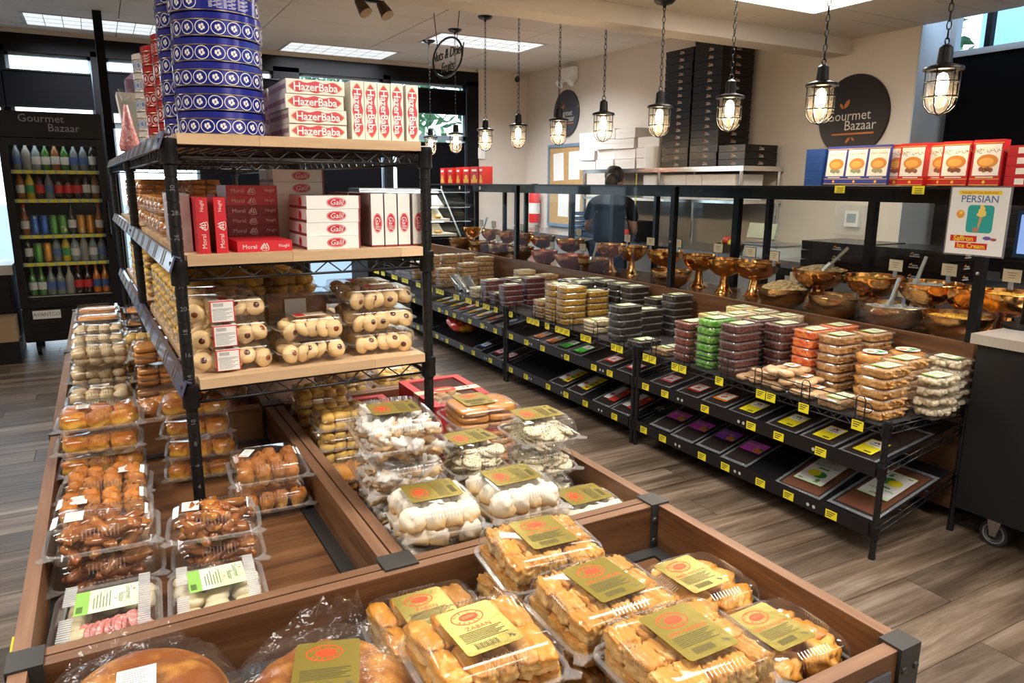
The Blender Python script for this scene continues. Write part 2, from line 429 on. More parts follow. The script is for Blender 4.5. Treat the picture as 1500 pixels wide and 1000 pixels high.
# far storefront
def window(nm, x0, x1, mids, z0=.1, z1=2.69):
    b = MB(); w = MB()
    b.box(x0, 8.99, z0, x0 + .03, 9.03, z1); b.box(x1 - .03, 8.99, z0, x1, 9.03, z1); b.box(x0, 8.99, z1 - .03, x1, 9.03, z1); b.box(x0, 8.99, z0, x1, 9.03, z0 + .04)
    for z in mids: b.box(x0, 8.99, z - .03, x1, 9.03, z + .03)
    f = struct(nm, b, mat('alu_frame', (.30, .40, .48), .4, .6))
    w.quad((x0, 9.01, z0), (x1, 9.01, z0), (x1, 9.01, z1), (x0, 9.01, z1)); part('pane', w, GLASS, f)
    return f
wins = [(-3.0, -1.75), (-1.70, -.72), (-.66, .07), (.20, 1.02), (1.08, 1.87), (2.16, 3.17), (3.26, 4.29)]
for i, (a, c) in enumerate(wins): window('window_%d' % (i + 1), a, c, [2.03] if i > 2 else [1.78])
b = MB(); xs = [-3.2] + [q for w in wins for q in w] + [4.46]
for i in range(0, len(xs), 2): b.box(xs[i], 8.93, 0, xs[i + 1], 9.06, 2.74)
b.box(-3.2, 8.93, 2.69, 4.46, 9.06, 2.86); b.box(-3.2, 8.93, 0, 4.46, 9.06, .1)
struct('trim_4', b, FRAME)
b = MB(); b.box(-3.2, 8.95, 2.86, 4.46, 9.07, 2.95); struct('trim_5', b, WALLM)
SHADE = mat('black_shade', (.004, .004, .005), .9, spec=.04)
def shade(x0, x1, zt, zb, lab):
    t = thing('roller_shade', lab, 'window shade', ((x0 + x1) / 2, 8.90, zt), group='black roller shades')
    b = MB(); w = (x1 - x0) / 2; b.box(-w, -.002, zb - zt, w, .002, 0); part('cloth', b, SHADE, t)
    b = MB(); b.tube([(-w, 0, 0), (w, 0, 0)], .012, 8); part('roller_tube', b, FRAME, t)
    b = MB(); b.box(-w, -.005, zb - zt - .015, w, .005, zb - zt); part('hem_bar', b, FRAME, t)
    b = MB()
    for u in (-.6, .1, .6): b.disc((u * w, 0, .022), .02, 'Y', 12, 0, inner=.005)
    part('hook', b, FRAME, t, kind='stuff')
shade(-3.02, -1.76, 2.66, .2, 'unseen full-length black shade added to block light from the corner window')  # out-of-view shade, added to keep window reflections off the counter glass
shade(-1.72, -.70, 2.50, 2.17, 'black roller shade over the window beyond the drinks fridge, partly out of frame')
shade(-.69, .06, 2.51, 2.18, 'black roller shade above the drinks fridge top')
shade(.18, 1.04, 2.55, 2.16, 'black roller shade behind the stacks of white and red tins')
shade(1.06, 1.92, 2.59, 1.2, 'black roller shade showing beside the tall blue tins')
shade(2.17, 3.14, 2.60, 2.1, 'black roller shade rising above the standing white candy boxes')
shade(3.33, 4.26, 2.61, 2.33, 'black roller shade above the leafy window strip near the corner')
shade(2.17, 3.10, 1.96, .6, 'lower black shade below the white candy boxes on the rack')
shade(3.30, 4.24, 1.96, .6, 'lower black shade behind the red tins on the case')
# right-hand high window
b = MB()
b.box(5.53, -2.2, 2.37, 5.60, 3.41, 2.41); b.box(5.53, 3.36, 2.37, 5.60, 3.416, 3.15)
f = struct('window_8', b, mat('grey_frame', (.32, .34, .36), .4)); b = MB(); b.quad((5.57, -2.2, 2.4), (5.57, 3.37, 2.4), (5.57, 3.37, 3.15), (5.57, -2.2, 3.15)); part('pane', b, GLASS, f)
for y in (3.14, 1.5, .1): q = MB(); q.box(5.54, y - .02, 2.41, 5.59, y + .02, 3.15); part('mullion', q, FRAME, f)
t = thing('roller_shade', 'large black shade below the high window at the far side wall', 'window shade', (5.5, .55, 2.36)); b = MB(); b.box(-.003, -2.6, -2.2, .003, 2.79, 0); part('cloth', b, SHADE, t)
b = MB(); b.box(-.02, -2.6, 0, .02, 2.79, .02); part('headrail', b, mat('grey_frame'), t)
# pole in the far left
b = MB(); b.box(-.035, -.035, 0, .035, .035, 2.9); o = struct('trim_6', b, FRAME); o.location = (.145, 7.7, 0)

# outside: street, hedge trees and a pale wall seen through the glass strips
b = MB(); b.box(-30, 9.1, -.3, 40, 60, -.1); b.box(5.75, -20, -.3, 40, 9.1, -.1); o = struct('street', b, mat('asphalt', (.25, .26, .27), .9))
LEAF = mat('tree_leaf', (.05, .14, .05), .6, rv=.3, noise_=(6, (.16, .30, .12), .4, .7)); BARK = mat('bark', (.08, .06, .04), .9)
def tree(x, y, h, r, lab, seed):
    q = random.Random(seed); t = thing('tree', lab, 'tree', (x, y, -.1)); b = MB(); b.tube([(0, 0, 0), (.05, 0, h * .5), (0, .05, h * .8)], [.12, .09, .04], 8); part('trunk', b, BARK, t)
    b = MB()
    for i in range(900):
        c = Vector((q.gauss(0, 1), q.gauss(0, 1), q.gauss(0, 1))).normalized() * r * q.random() ** .4; c.z = c.z * .9 + h * .72; s = .14
        a = Vector((q.uniform(-1, 1), q.uniform(-1, 1), q.uniform(-1, 1))).normalized() * s; d = a.cross(Vector((q.uniform(-1, 1), q.uniform(-1, 1), 1))).normalized() * s * .6
        b.quad(tuple(c - a), tuple(c + d), tuple(c + a), tuple(c - d))
    part('crown', b, LEAF, t, kind='stuff')
tree(5.2, 15.5, 4.6, 1.9, 'leafy street tree outside the corner window strip', 1)
tree(9.2, 15.5, 4.8, 1.9, 'leafy street tree outside, partly hidden by the corner post', 2)
tree(11.6, 8.4, 4.6, 1.5, 'leafy tree outside the high side window', 4)
b = MB(); b.box(10.5, -6, -.1, 10.8, 6.05, 8); o = struct('outside_wall', b, mat('blue_grey_render', (.26, .46, .62), .7))

# beam-side fittings
def pendant(y, top, z, lab):
    t = thing('pendant_lamp', lab, 'pendant lamp', (3.15, y, z), group='caged pendant lamps over the nut counter')
    if 'lamp' not in CACHE:
        b = MB(); b.lathe([(.0, .275), (.012, .274), (.026, .262), (.030, .20), (.036, .197), (.074, .186), (.078, .180), (.078, .172), (.05, .170)], 20); CACHE['lamp'] = b.mesh('socket_cap', BLACK, 40)
        b = MB(); b.lathe([(.056, .172), (.057, .06), (.050, .032), (.034, .012), (.012, .001), (.0, 0)], 20); CACHE['lg'] = b.mesh('glass_jar', film('lamp_glass', .018, .5, .04, .08, (1, .98, .95), hazecol=(1, .93, .82)), True)
        b = MB()
        for z2, r2 in ((.125, .066), (.065, .066)): b.tube([(r2 * cos(a * pi / 8), r2 * sin(a * pi / 8), z2) for a in range(16)], .0028, 5, 0, True)
        for a in range(6): c, s = cos(a * pi / 3 + .2), sin(a * pi / 3 + .2); b.tube([(.066 * c, .066 * s, .176), (.066 * c, .066 * s, .06), (.058 * c, .058 * s, .028), (.038 * c, .038 * s, .004), (0, 0, -.008)], .0028, 5)
        CACHE['lc'] = b.mesh('wire_cage', BLACK, True)
        vs, fs = superq(.05, .05, .10, 2.2); b = MB(); b._add(vs, fs, 0); CACHE['lb'] = b.mesh('bulb', mat('lit_bulb', (1, .9, .7), .5, emit=(1, .74, .42), es=9), True)
        b = MB(); b.tube([(.014 * cos(a * pi / 6), 0, .287 + .014 * sin(a * pi / 6)) for a in range(12)], .003, 5, 0, True); CACHE['lr'] = b.mesh('hanging_ring', BLACK, True)
    for n_, k_ in (('socket_cap', 'lamp'), ('glass_jar', 'lg'), ('wire_cage', 'lc'), ('hanging_ring', 'lr')): O(n_, CACHE[k_], t)
    O('bulb', CACHE['lb'], t, (0, 0, .065))
    L_ = round(top - z, 3)
    if ('chain', L_) not in CACHE:
        b = MB(); zz = .30; i = 0
        while zz < L_ - .03:
            c = [(.0085 * cos(a * pi / 4), 0, .021 * sin(a * pi / 4)) for a in range(8)]
            b.T = Matrix.Translation((0, 0, zz + .016)) @ Matrix.Rotation(pi / 2 * (i % 2) + .4, 4, 'Z'); b.tube(c, .0024, 4, 0, True); zz += .034; i += 1
        b.T = None; CACHE[('chain', L_)] = b.mesh('chain', BLACK, True)
        b = MB(); b.lathe([(.008, L_ - .045), (.012, L_ - .03), (.05, L_ - .02), (.066, L_ - .004), (.066, L_)], 20, c0=True); CACHE[('can', L_)] = b.mesh('canopy', BLACK, 40)
    O('chain', CACHE[('chain', L_)], t)['kind'] = 'stuff'; O('canopy', CACHE[('can', L_)], t)
    l = bpy.data.lights.get('bulb_light') or bpy.data.lights.new('bulb_light', 'POINT'); l.energy = PEND; l.color = (1, .72, .42); l.shadow_soft_size = .03
    O('bulb_light', l, t, (0, 0, .075))
ys = [(7.451, 2.9), (6.811, 2.9), (6.171, 2.9), (5.562, 2.9), (4.932, 2.9), (4.353, 2.9), (3.753, 2.557), (3.155, 2.557), (2.55, 2.557), (1.948, 2.557)]
pl_ = ['standing just clear of the rack post', 'in front of the leafy window strip', 'before the white corner wall', 'by the ceiling camera', 'in front of the small round wall sign', 'over the white cartons', 'before the shorter black carton tower', 'before the taller black carton tower', 'overlapping the large round wall sign', 'in front of the dark window shade']
for (y, tp), w in zip(ys, pl_): pendant(y, tp, 1.755, 'black caged pendant lamp ' + w)

# hanging oval wire sign
t = thing('hanging_sign', 'black wire oval sign reading Nuts and Dried Fruits on chains', 'sign', (2.71, 6.02, 2.50))
b = MB(); b.tube([(0, .30 * cos(a * pi / 20), .155 * sin(a * pi / 20)) for a in range(40)], .009, 6, 0, True); part('oval_frame', b, BLACK, t, smooth=True)
b = MB(); b.T = FACE_X; mb_text(b, 'Nuts & Dried', .115, T(0, .03), 0, shear=.3, ext=.003); mb_text(b, 'Fruits', .115, T(0, -.075), 0, shear=.3, ext=.003); b.T = None; part('lettering', b, BLACK, t)
b = MB()
for y in (-.2, .2): b.tube([(0, y, .115), (0, y * 1.35, .40)], .0035, 5)
part('chain', b, BLACK, t)
# small ceiling and wall fittings
t = thing('security_camera', 'small black and white camera on the far wall by the ceiling', 'camera', (5.03, 8.93, 2.80)); b = MB(); b.box(-.03, -.02, 0, .03, .02, .08); part('mount', b, PAPER, t); b = MB(); b.tube([(0, -.02, .03), (-.05, -.10, .0)], [.03, .036], 10); part('lens_body', b, BLACK, t)
t = thing('emergency_light', 'white twin-head emergency light high on the side wall', 'light', (5.19, 7.86, 2.74)); b = MB(); b.box(-.06, -.14, -.06, 0, .14, .1); part('housing', b, PAPER, t)
for y in (-.12, .12): b = MB(); b.tube([(-.03, y, -.03), (-.10, y, -.09)], [.03, .055], 12); part('lamp_head', b, PAPER, t)
t = thing('spotlight', 'black double ceiling spotlight at the top of the picture', 'spotlight', (2.05, 6.05, 2.9)); b = MB(); b.box(-.12, -.02, -.03, .12, .02, 0); part('bracket', b, BLACK, t)
for x in (-.09, .09): b = MB(); b.tube([(x, 0, -.03), (x + .04, -.06, -.13)], [.035, .055], 12); part('lamp_head', b, mat('bronze', (.10, .07, .04), .4, .6), t)
# ------------------------------------------------------------------ bakery island
WX = wood('walnut_x', (.070, .028, .011), (.150, .066, .026), (.235, .115, .050), 'X', 1.5)
WY = wood('walnut_y', (.070, .028, .011), (.150, .066, .026), (.235, .115, .050), 'Y', 1.5)
RIMX = wood('walnut_edge_x', (.15, .072, .038), (.21, .108, .060), (.28, .155, .09), 'X', 1.6)
RIMY = wood('walnut_edge_y', (.15, .072, .038), (.21, .108, .060), (.28, .155, .09), 'Y', 1.6)
mat('bracket_metal', (.035, .035, .036), .42)
isl = thing('bakery_display_table', 'walnut and black metal bakery display table of open bins', 'display table', (0, 0, 0))
TZ, RZ = .72, .815
def board(x0, y0, x1, y1):
    ax = (x1 - x0) > (y1 - y0); cx, cy = (x0 + x1) / 2, (y0 + y1) / 2
    b = MB(); b.box(x0 - cx, y0 - cy, -.115, x1 - cx, y1 - cy, -.0025); o = part('side_board', b, WX if ax else WY, isl, (cx, cy, RZ))
    b = MB(); b.box(x0 - cx, y0 - cy, -.0025, x1 - cx, y1 - cy, 0); part('edge_band', b, RIMX if ax else RIMY, o)
def bracket(x, y, w=.05, d=.05):
    b = MB(); b.box(-w / 2, -d / 2, RZ - .13, w / 2, d / 2, RZ + .004)
    for s in (-.3, .3):
        for z in (RZ - .03, RZ - .075): b.T = Matrix.Translation((s * w, d / 2, z)) @ Matrix.Rotation(-pi / 2, 4, 'X'); b.lathe([(.006, 0), (.005, .003), (0, .004)], 8); b.T = Matrix.Translation((s * w, -d / 2, z)) @ Matrix.Rotation(pi / 2, 4, 'X'); b.lathe([(.006, 0), (.005, .003), (0, .004)], 8)
    b.T = None; part('corner_bracket', b, mat('bracket_metal', (.035, .035, .036), .42), isl, (x, y, 0), smooth=30)
def tray(x0, y0, x1, y1, ax='X'):
    cx, cy = (x0 + x1) / 2, (y0 + y1) / 2; b = MB(); b.box(x0 + .03 - cx, y0 + .03 - cy, -.02, x1 - .03 - cx, y1 - .03 - cy, 0); part('bottom_panel', b, WX, isl, (cx, cy, TZ))
    b = MB(); z = .004
    b.box(x0, y0, -.025, x1, y0 + .028, z); b.box(x0, y1 - .028, -.025, x1, y1, z); b.box(x0, y0 + .028, -.025, x0 + .028, y1 - .028, z); b.box(x1 - .028, y0 + .028, -.025, x1, y1 - .028, z)
    part('tray_frame', b, mat('bracket_metal'), isl, (0, 0, TZ))
XL, XR, YF = -.165, .957, .53
board(XL + .03, YF, XR - .03, YF + .022); board(XL, YF + .03, XL + .022, 1.062); board(XR - .022, YF + .03, XR, 1.062)
board(XL + .03, 1.062, XR - .03, 1.083)
tray(XL + .022, YF + .022, XR - .022, 1.062)
y = 1.087
for k in range(3):
    y1 = y + 1.06
    for x0, x1 in ((XL, .387), (.391, XR)):
        board(x0 + .03, y, x1 - .03, y + .02); board(x0, y + .03, x0 + .022, y1 - .03); board(x1 - .022, y + .03, x1, y1 - .03)
        board(x0 + .03, y1 - .024, x1 - .03, y1 - .004); tray(x0 + .022, y + .02, x1 - .022, y1 - .024)
    y = y1
for x, y_ in ((XL + .018, YF + .012), (XR - .018, YF + .012), (XL + .018, 1.085), (XR - .018, 1.085), (.389, 1.098), (XL + .018, 2.147), (.389, 2.147), (XR - .018, 2.147), (XL + .018, 3.207), (.389, 3.207), (XR - .018, 3.207), (XL + .018, 4.25), (.389, 4.25), (XR - .018, 4.25)):
    bracket(x, y_, .044 if abs(x - .389) > .01 else .06, .05 if abs(y_ - YF) > .1 else .036)
    b = MB(); b.box(-.02, -.02, 0, .02, .02, RZ - .13); part('leg', b, BLACKM, isl, (x, y_, 0))
b = MB(); b.box(.74, -.004, -.03, .90, 0, .01); o = part('price_holder', b, film('dark_holder', .5, .6, .1, .1, (.4, .42, .5), hazecol=(.16, .16, .2)), isl, (0, YF - .001, RZ - .035))
b = MB(); b.box(.655, -.006, -.035, .70, -.001, .008); part('price_tag', b, YEL, isl, (0, YF - .001, RZ - .035))

b = MB(); b.box(XL - .006, 1.14, RZ - .05, XL - .001, 1.18, RZ - .012); part('price_tag', b, YEL, isl)

# ------------------------------------------------------------------ wire shelf units
WIRE = mat('black_wire', (.010, .010, .011), .3, spec=.35)
STRIP = mat('label_strip', (.075, .08, .15), .35, coat=.3)
STRIPK = mat('label_strip_black', (.012, .011, .012), .3, spec=.3)
def post(h, nums=False):
    k = ('post', round(h, 3), nums)
    if k in CACHE: return CACHE[k]
    b = MB(); pr = [(.0, 0), (.0145, 0), (.0145, .008)]; z = .0254
    while z < h - .01: pr += [(.0127, z - .0013), (.0112, z - .001), (.0112, z + .001), (.0127, z + .0013)]; z += .0254
    pr += [(.0127, h - .004), (.016, h - .003), (.016, h + .006), (.013, h + .01), (0, h + .01)]
    b.lathe(pr, 14); CACHE[k] = b.mesh('post', WIRE, 40); return CACHE[k]
def numbers(o, top):
    b = MB(); i = 4
    while i * .0254 < top: b.T = T(.0, -.0133, i * .0254 - .06 + .012, rx=pi / 2); mb_text(b, str(i), .014, Matrix.Rotation(pi / 2, 4, 'Z') if i % 4 else Matrix(), 0); i += 2
    b.T = None; part('number_marking', b, mat('grey_stamp', (.16, .16, .17), .5), o, kind='stuff')
def tierframe(W_, D_, zf, zb, deck=True, gap=.027, dz=.026):
    """truss rails on four sides plus the deck wires; z measured at front and back"""
    b = MB(); P = lambda x, y, o=0: (x, y, zf + (zb - zf) * y / D_ + o)
    def rail(a, c, n):
        for o in (0, -gap): b.tube([P(*a, o), P(*c, o)], .0032, 6)
        pts = []
        for i in range(n * 2 + 1):
            t = i / (n * 2); pts.append(P(a[0] + (c[0] - a[0]) * t, a[1] + (c[1] - a[1]) * t, 0 if i % 2 else -gap))
        b.tube(pts, .0022, 5)
    e = .012
    rail((e, 0), (W_ - e, 0), max(2, int(W_ / .068))); rail((e, D_), (W_ - e, D_), max(2, int(W_ / .068)))
    rail((0, e), (0, D_ - e), max(2, int(D_ / .068))); rail((W_, e), (W_, D_ - e), max(2, int(D_ / .068)))
    if deck:
        n = int(W_ / dz)
        for i in range(1, n): b.tube([P(W_ * i / n, 0, 0), P(W_ * i / n, D_, 0)], .0019, 4)
        for t in (.33, .66): b.tube([P(0, D_ * t, -.004), P(W_, D_ * t, -.004)], .003, 5)
    return b
def collar():
    if 'collar' not in CACHE:
        b = MB(); b.lathe([(.0135, -.038), (.0185, -.036), (.0175, -.004), (.0195, .0), (.0185, .014), (.0135, .016)], 14, c0=True, c1=True); CACHE['collar'] = b.mesh('collar', BLACK, 40)
    return CACHE['collar']
def wire_unit(nm, lab, cat, loc, rz, W_, D_, h, tiers, nums=False, group=None):
    t = thing(nm, lab, cat, loc, rz, group)
    for i, (x, y) in enumerate(((0, 0), (W_, 0), (0, D_), (W_, D_))):
        p = part('post', post(h, nums), None, t, (x, y, 0))
        if nums and i == 0: numbers(p, h)
        for zf, zb in tiers: O('collar', collar(), p, (0, 0, (zb if y else zf)))
    for zf, zb in tiers: part('wire_shelf', tierframe(W_, D_, zf, zb), WIRE, t, smooth=True)
    return t
BW, BD = .574, 1.22
BUTCH = wood('butcher_block', (.52, .33, .18), (.66, .45, .26), (.76, .56, .36), 'X', .8, .5, rv=.10)
tz = [1.520 - TZ, 1.267 - TZ, .994 - TZ]
SROT = R(1.4)
su = wire_unit('wire_shelf_unit', 'black wire shelf unit standing in the bakery table, nearest to the viewer', 'shelf unit', (.137, 1.707, TZ + .004), SROT, BW, BD, .797, [(q, q) for q in tz], True)
su2 = wire_unit('wire_shelf_unit', 'black wire shelf unit behind the near one, toward the fridge', 'shelf unit', (.137 - 1.27 * sin(SROT), 1.707 + 1.27, TZ + .004), SROT, BW, BD, .797, [(q, q) for q in tz])
for u_, un in ((su, 'near'), (su2, 'far')):
    for q, nm in zip(tz, ('top', 'middle', 'bottom')):
        b = MB(); b.T = Matrix.Translation((.004, 0, q - .020)) @ Matrix.Rotation(R(20), 4, 'Y')
        b.box(-.03, -.02, .004, -.026, BD + .02, .040); b.box(-.03, -.02, .038, -.016, BD + .02, .041)
        s = part('label_strip', b, STRIP, u_); b.T = None
        g = MB(); g.T = Matrix.Translation((.004, 0, q - .020)) @ Matrix.Rotation(R(20), 4, 'Y')
        for k in range(6): g.box(-.0315, .12 + k * .19, .006, -.0305, .125 + k * .19, .04); g.box(-.0315, .16 + k * .19, .006, -.0305, .165 + k * .19, .04)
        part('price_mark', g, mat('gold_mark', (.26, .20, .07), .5), s, kind='stuff')
        # butcher-block board: strips glued up, each strip its own piece
        t = thing('wooden_shelf_board', 'pale butcher-block board on the %s tier of the %s wire shelf unit' % (nm, un), 'shelf board', (0, 0, 0), SROT)
        o = u_.location; t.location = (o.x, o.y, o.z + q + .004)
        yy = -.012; j = 0
        while yy < BD - .02:
            y2 = min(yy + .042, BD - .012); xx = .016 - rnd.uniform(0, .3); 
            while xx < BW - .016:
                x2 = min(xx + rnd.uniform(.22, .5), BW - .014)
                x0 = max(xx, .016)
                if x2 - x0 > .01:
                    cx = (x0 + x2) / 2; mb = MB(); mb.box(x0 - cx + .0003, 0, 0, x2 - cx - .0003, y2 - yy - .0004, .022); part('wood_strip', mb, BUTCH, t, (cx, yy, 0))
                xx = x2
            yy = y2
BZ = [TZ + .004 + q + .0265 for q in tz]      # top surfaces: top, middle, bottom board

# ------------------------------------------------------------------ packaged food: meshes
GOLD = mat('gold_label', (.37, .30, .065), .27, .6, bump=('noise', 26, .35)); REDO = mat('red_oval', (.78, .06, .02), .45)
GREENL = mat('green_label', (.50, .66, .34), .5, noise_=(10, (.72, .78, .64), .35, .6)); ORANGE = mat('orange_print', (.82, .26, .03), .5)
def gold_label(word, oval=True):
    k = ('gold', word)
    if k in CACHE: return CACHE[k]
    b = MB(); w, h = .041, .051
    b.prism([(x, y) for x, y, _ in rr(w * 2, h * 2, .006, 0)], 0, .0006, 0); z = .0008
    def oz(x, y): return Matrix.Translation((x, y, z))
    b.T = oz(-.004, .026); b.disc((0, 0, 0), .0235, n=28, m=1, ry=.0165, inner=.0016); b.disc((.002, 0, .0), .014, n=24, m=1, ry=.0085)
    b.box(-.008, .0012, .0002, .011, .002, .0003, 0); b.box(-.008, -.002, .0002, .011, -.0012, .0003, 0)
    ringtext(b, "RUBIC'S", .0185, .0122, .0062, 1, 160, 20); ringtext(b, 'BAKERY', .0185, .0125, .0062, 1, 205, 345)
    b.T = None
    mb_text(b, word, .0088 if len(word) > 6 else .011, T(0, .0005, z), 1, space=1.05)
    for i in range(7): b.box(-.032, -.007 - i * .0032, z, .030 - (i % 3) * .006, -.0061 - i * .0032, z + .0002, 2)
    for i in range(14): b.box(-.024 + i * .0024, -.043, z, -.024 + i * .0024 + (.0007 if i % 3 else .0014), -.032, z + .0002, 2)
    b.disc((.027, -.036, z), .004, m=2, n=3); b.disc((.031, -.039, z), .004, m=2, n=3)
    CACHE[k] = b.mesh('label', [GOLD, REDO, mat('label_ink', (.10, .09, .04), .6)]); return CACHE[k]
def white_label(w=.03, h=.042):
    k = ('wl', w, h)
    if k not in CACHE:
        b = MB(); b.box(-w / 2, -h / 2, 0, w / 2, h / 2, .0005)
        for i in range(7): b.box(-w * .36, h * .36 - i * h * .09, .0006, w * (.36 - .12 * (i % 3)), h * .36 - i * h * .09 + h * .025, .0007, 1)
        for i in range(10): b.box(-w * .34 + i * w * .065, -h * .44, .0006, -w * .34 + i * w * .065 + w * .03, -h * .3, .0007, 1)
        CACHE[k] = b.mesh('label', [PAPER, mat('grey_ink', (.25, .25, .26), .6)])
    return CACHE[k]
def green_label(w=.092, h=.075):
    k = ('gl', w, h)
    if k not in CACHE:
        b = MB(); b.box(-w / 2, -h / 2, 0, w / 2, h / 2, .0005, 0); b.box(-w / 2, -h / 2, .0005, -w * .28, h / 2, .0006, 4)
        M = lambda x, y: T(x, y, .0008, -pi / 2)
        mb_text(b, 'Gourmet', h * .16, M(w * .34, h * .10), 3); mb_text(b, 'Bazaar', h * .16, M(w * .23, -h * .06), 3)
        b.T = Matrix.Translation((w * .43, h * .22, .0008)); b.disc((0, 0, 0), w * .03, n=6, m=2); b.disc((-w * .3, -h * .28, 0), w * .02, n=6, m=2); b.T = None
        for i in range(6): b.box(w * (.04 - .05 * i), -h * .34, .0007, w * (.055 - .05 * i), h * (.34 - .1 * (i % 3)), .0008, 3)
        for i in range(12): b.box(-w * .47, -h * .40 + i * h * .022, .0007, -w * .37, -h * .40 + i * h * .022 + h * .01, .0008, 1)
        CACHE[k] = b.mesh('label', [GREENL, INK, ORANGE, mat('green_ink', (.12, .2, .06), .6), mat('green_band', (.26, .52, .10), .5)])
    return CACHE[k]

def clam(w, d, hb, hl, ribs=10, tab=True):
    k = ('clam', w, d, hb, hl, ribs)
    if k in CACHE: return CACHE[k]
    b = MB(); r = .022
    b.loft([rr(w - .034, d - .034, r, 0), rr(w - .026, d - .026, r, .004), rr(w - .012, d - .012, r, hb)], 0, True, False)
    b.loft([rr(w - .012, d - .012, r, hb), rr(w + .004, d + .004, r + .008, hb), rr(w + .004, d + .004, r + .008, hb - .005)], 1, False, False)
    base = b.mesh('base_tray', [PLAST, RIM], 50)
    b = MB(); z = hb + .001
    b.loft([rr(w + .004, d + .004, r + .008, z), rr(w - .008, d - .008, r + .003, z + .0005)], 1, False, False)
    b.loft([rr(w - .008, d - .008, r + .003, z), rr(w - .016, d - .016, r, z + hl * .62), rr(w - .024, d - .024, r, z + hl * .88), rr(w - .044, d - .044, r, z + hl)], 0, False, True)
    for s in (-1, 1):
        for i in range(ribs):
            u = (i - (ribs - 1) / 2) * .0062
            b.tube([(u, s * (d / 2 - .0085), z + hl * .60), (u, s * (d / 2 - .0125), z + hl * .9), (u, s * (d / 2 - .022), z + hl + .0005)], .0010, 4, 1)
            b.tube([(s * (w / 2 - .0085), u * .8, z + hl * .60), (s * (w / 2 - .0125), u * .8, z + hl * .9), (s * (w / 2 - .022), u * .8, z + hl + .0005)], .0010, 4, 1)
    if tab:
        for sx in (-1, 1): b.prism([(sx * (w / 2 - .004), -d / 2 + .02), (sx * (w / 2 + .009), -d / 2 + .002), (sx * (w / 2 + .001), -d / 2 - .008), (sx * (w / 2 - .02), -d / 2 + .0)][::sx], hb - .002, hb, 1)
    lid = b.mesh('lid', [PLAST, RIM], 50)
    CACHE[k] = (base, lid); return CACHE[k]

FILL = {}
def filling(kind): return FILL[kind]
CR = dict(
    puff=mat('puff_pastry', (.8, .5, .15), .42, ramp=[(0, (.50, .28, .08)), (.30, (.76, .54, .24)), (.58, (.66, .37, .08)), (.84, (.52, .20, .012)), (1, (.56, .23, .018))], noise_=(38, (.74, .48, .15), .52, .68, (1, 1, 5)), rv=.2, bump=('flake', 90, .55), coat=.15),
    nazook=mat('nazook_pastry', (.8, .5, .15), .5, ramp=[(0, (.46, .24, .06)), (.35, (.70, .46, .18)), (.66, (.66, .38, .10)), (.84, (.54, .22, .02)), (1, (.58, .26, .03))], noise_=(40, (.76, .54, .24), .52, .68, (1, 1, 6)), rv=.18, bump=('flake', 100, .6)),
    gata=mat('gata_pastry', (.62, .26, .025), .36, noise_=(30, (.76, .46, .14), .5, .72), rv=.16, bump=('flake', 60, .6), coat=.2),
    bread=mat('glazed_bread', (.25, .07, .007), .3, noise_=(16, (.50, .22, .035), .46, .62), rv=.1, bump=('flake', 26, .7), coat=.2),
    muffin=mat('muffin_crumb', (.62, .27, .05), .5, ramp=[(0, (.70, .46, .16)), (.45, (.66, .34, .08)), (.6, (.52, .19, .025)), (1, (.42, .13, .015))], noise_=(70, (.62, .32, .08), .56, .72), rv=.2, bump=('flake', 90, .4)),
    omuf=mat('saffron_muffin', (.70, .34, .04), .42, ramp=[(0, (.62, .40, .05)), (.4, (.70, .36, .03)), (.6, (.60, .20, .012)), (1, (.46, .13, .01))], noise_=(40, (.68, .34, .03), .5, .72), rv=.2, bump=('flake', 70, .5), coat=.2),
    date=mat('glazed_brown_fritter', (.28, .085, .02), .22, noise_=(30, (.46, .19, .04), .45, .7), rv=.3, coat=.5),
    powder=mat('powdered_pastry', (.86, .80, .74), .8, ramp=[(0, (.55, .30, .10)), (.35, (.70, .46, .22)), (.58, (.70, .60, .48)), (.75, (.76, .72, .67)), (1, (.78, .75, .71))], noise_=(45, (.74, .52, .30), .56, .70), rv=.06, bump=('flake', 70, .6)),
    puffw=mat('white_shell_cookie', (.88, .82, .70), .8, ramp=[(0, (.66, .38, .13)), (.22, (.74, .50, .22)), (.42, (.72, .61, .42)), (.6, (.74, .67, .54)), (1, (.75, .69, .58))], noise_=(24, (.80, .62, .36), .60, .8), rv=.05, bump=('flake', 60, .3)),
    seed=mat('seeded_cookie', (.68, .60, .42), .7, noise_=(230, (.07, .06, .05), .565, .60), rv=.06),
    yellow=mat('yellow_cookie', (.66, .42, .10), .6, noise_=(40, (.52, .28, .05), .5, .7), rv=.15),
    brown=mat('brown_flat_pastry', (.58, .22, .03), .35, noise_=(14, (.72, .40, .10), .5, .75), rv=.12, coat=.3),
    ivory=mat('ivory_cookie', (.70, .55, .34), .7, noise_=(40, (.60, .42, .2), .5, .75), rv=.07),
    butter=mat('butter_cookie', (.80, .56, .27), .6, noise_=(20, (.74, .48, .2), .5, .8), rv=.07), jam=mat('dark_jam', (.10, .018, .008), .2, coat=.6), jamr=mat('red_jam', (.22, .05, .015), .2, coat=.6),
    meat=mat('sliced_salami', (.62, .20, .18), .45, noise_=(160, (.80, .55, .50), .5, .62), rv=.1), cheese=mat('pale_cheese', (.66, .56, .32), .5, noise_=(20, (.72, .67, .50), .4, .7), rv=.1), olive=mat('black_olive', (.03, .02, .018), .25),
    nougat=mat('white_nougat', (.84, .78, .66), .6, noise_=(30, (.74, .58, .36), .55, .75), rv=.06), chip=mat('chocolate_chip', (.05, .025, .015), .4))

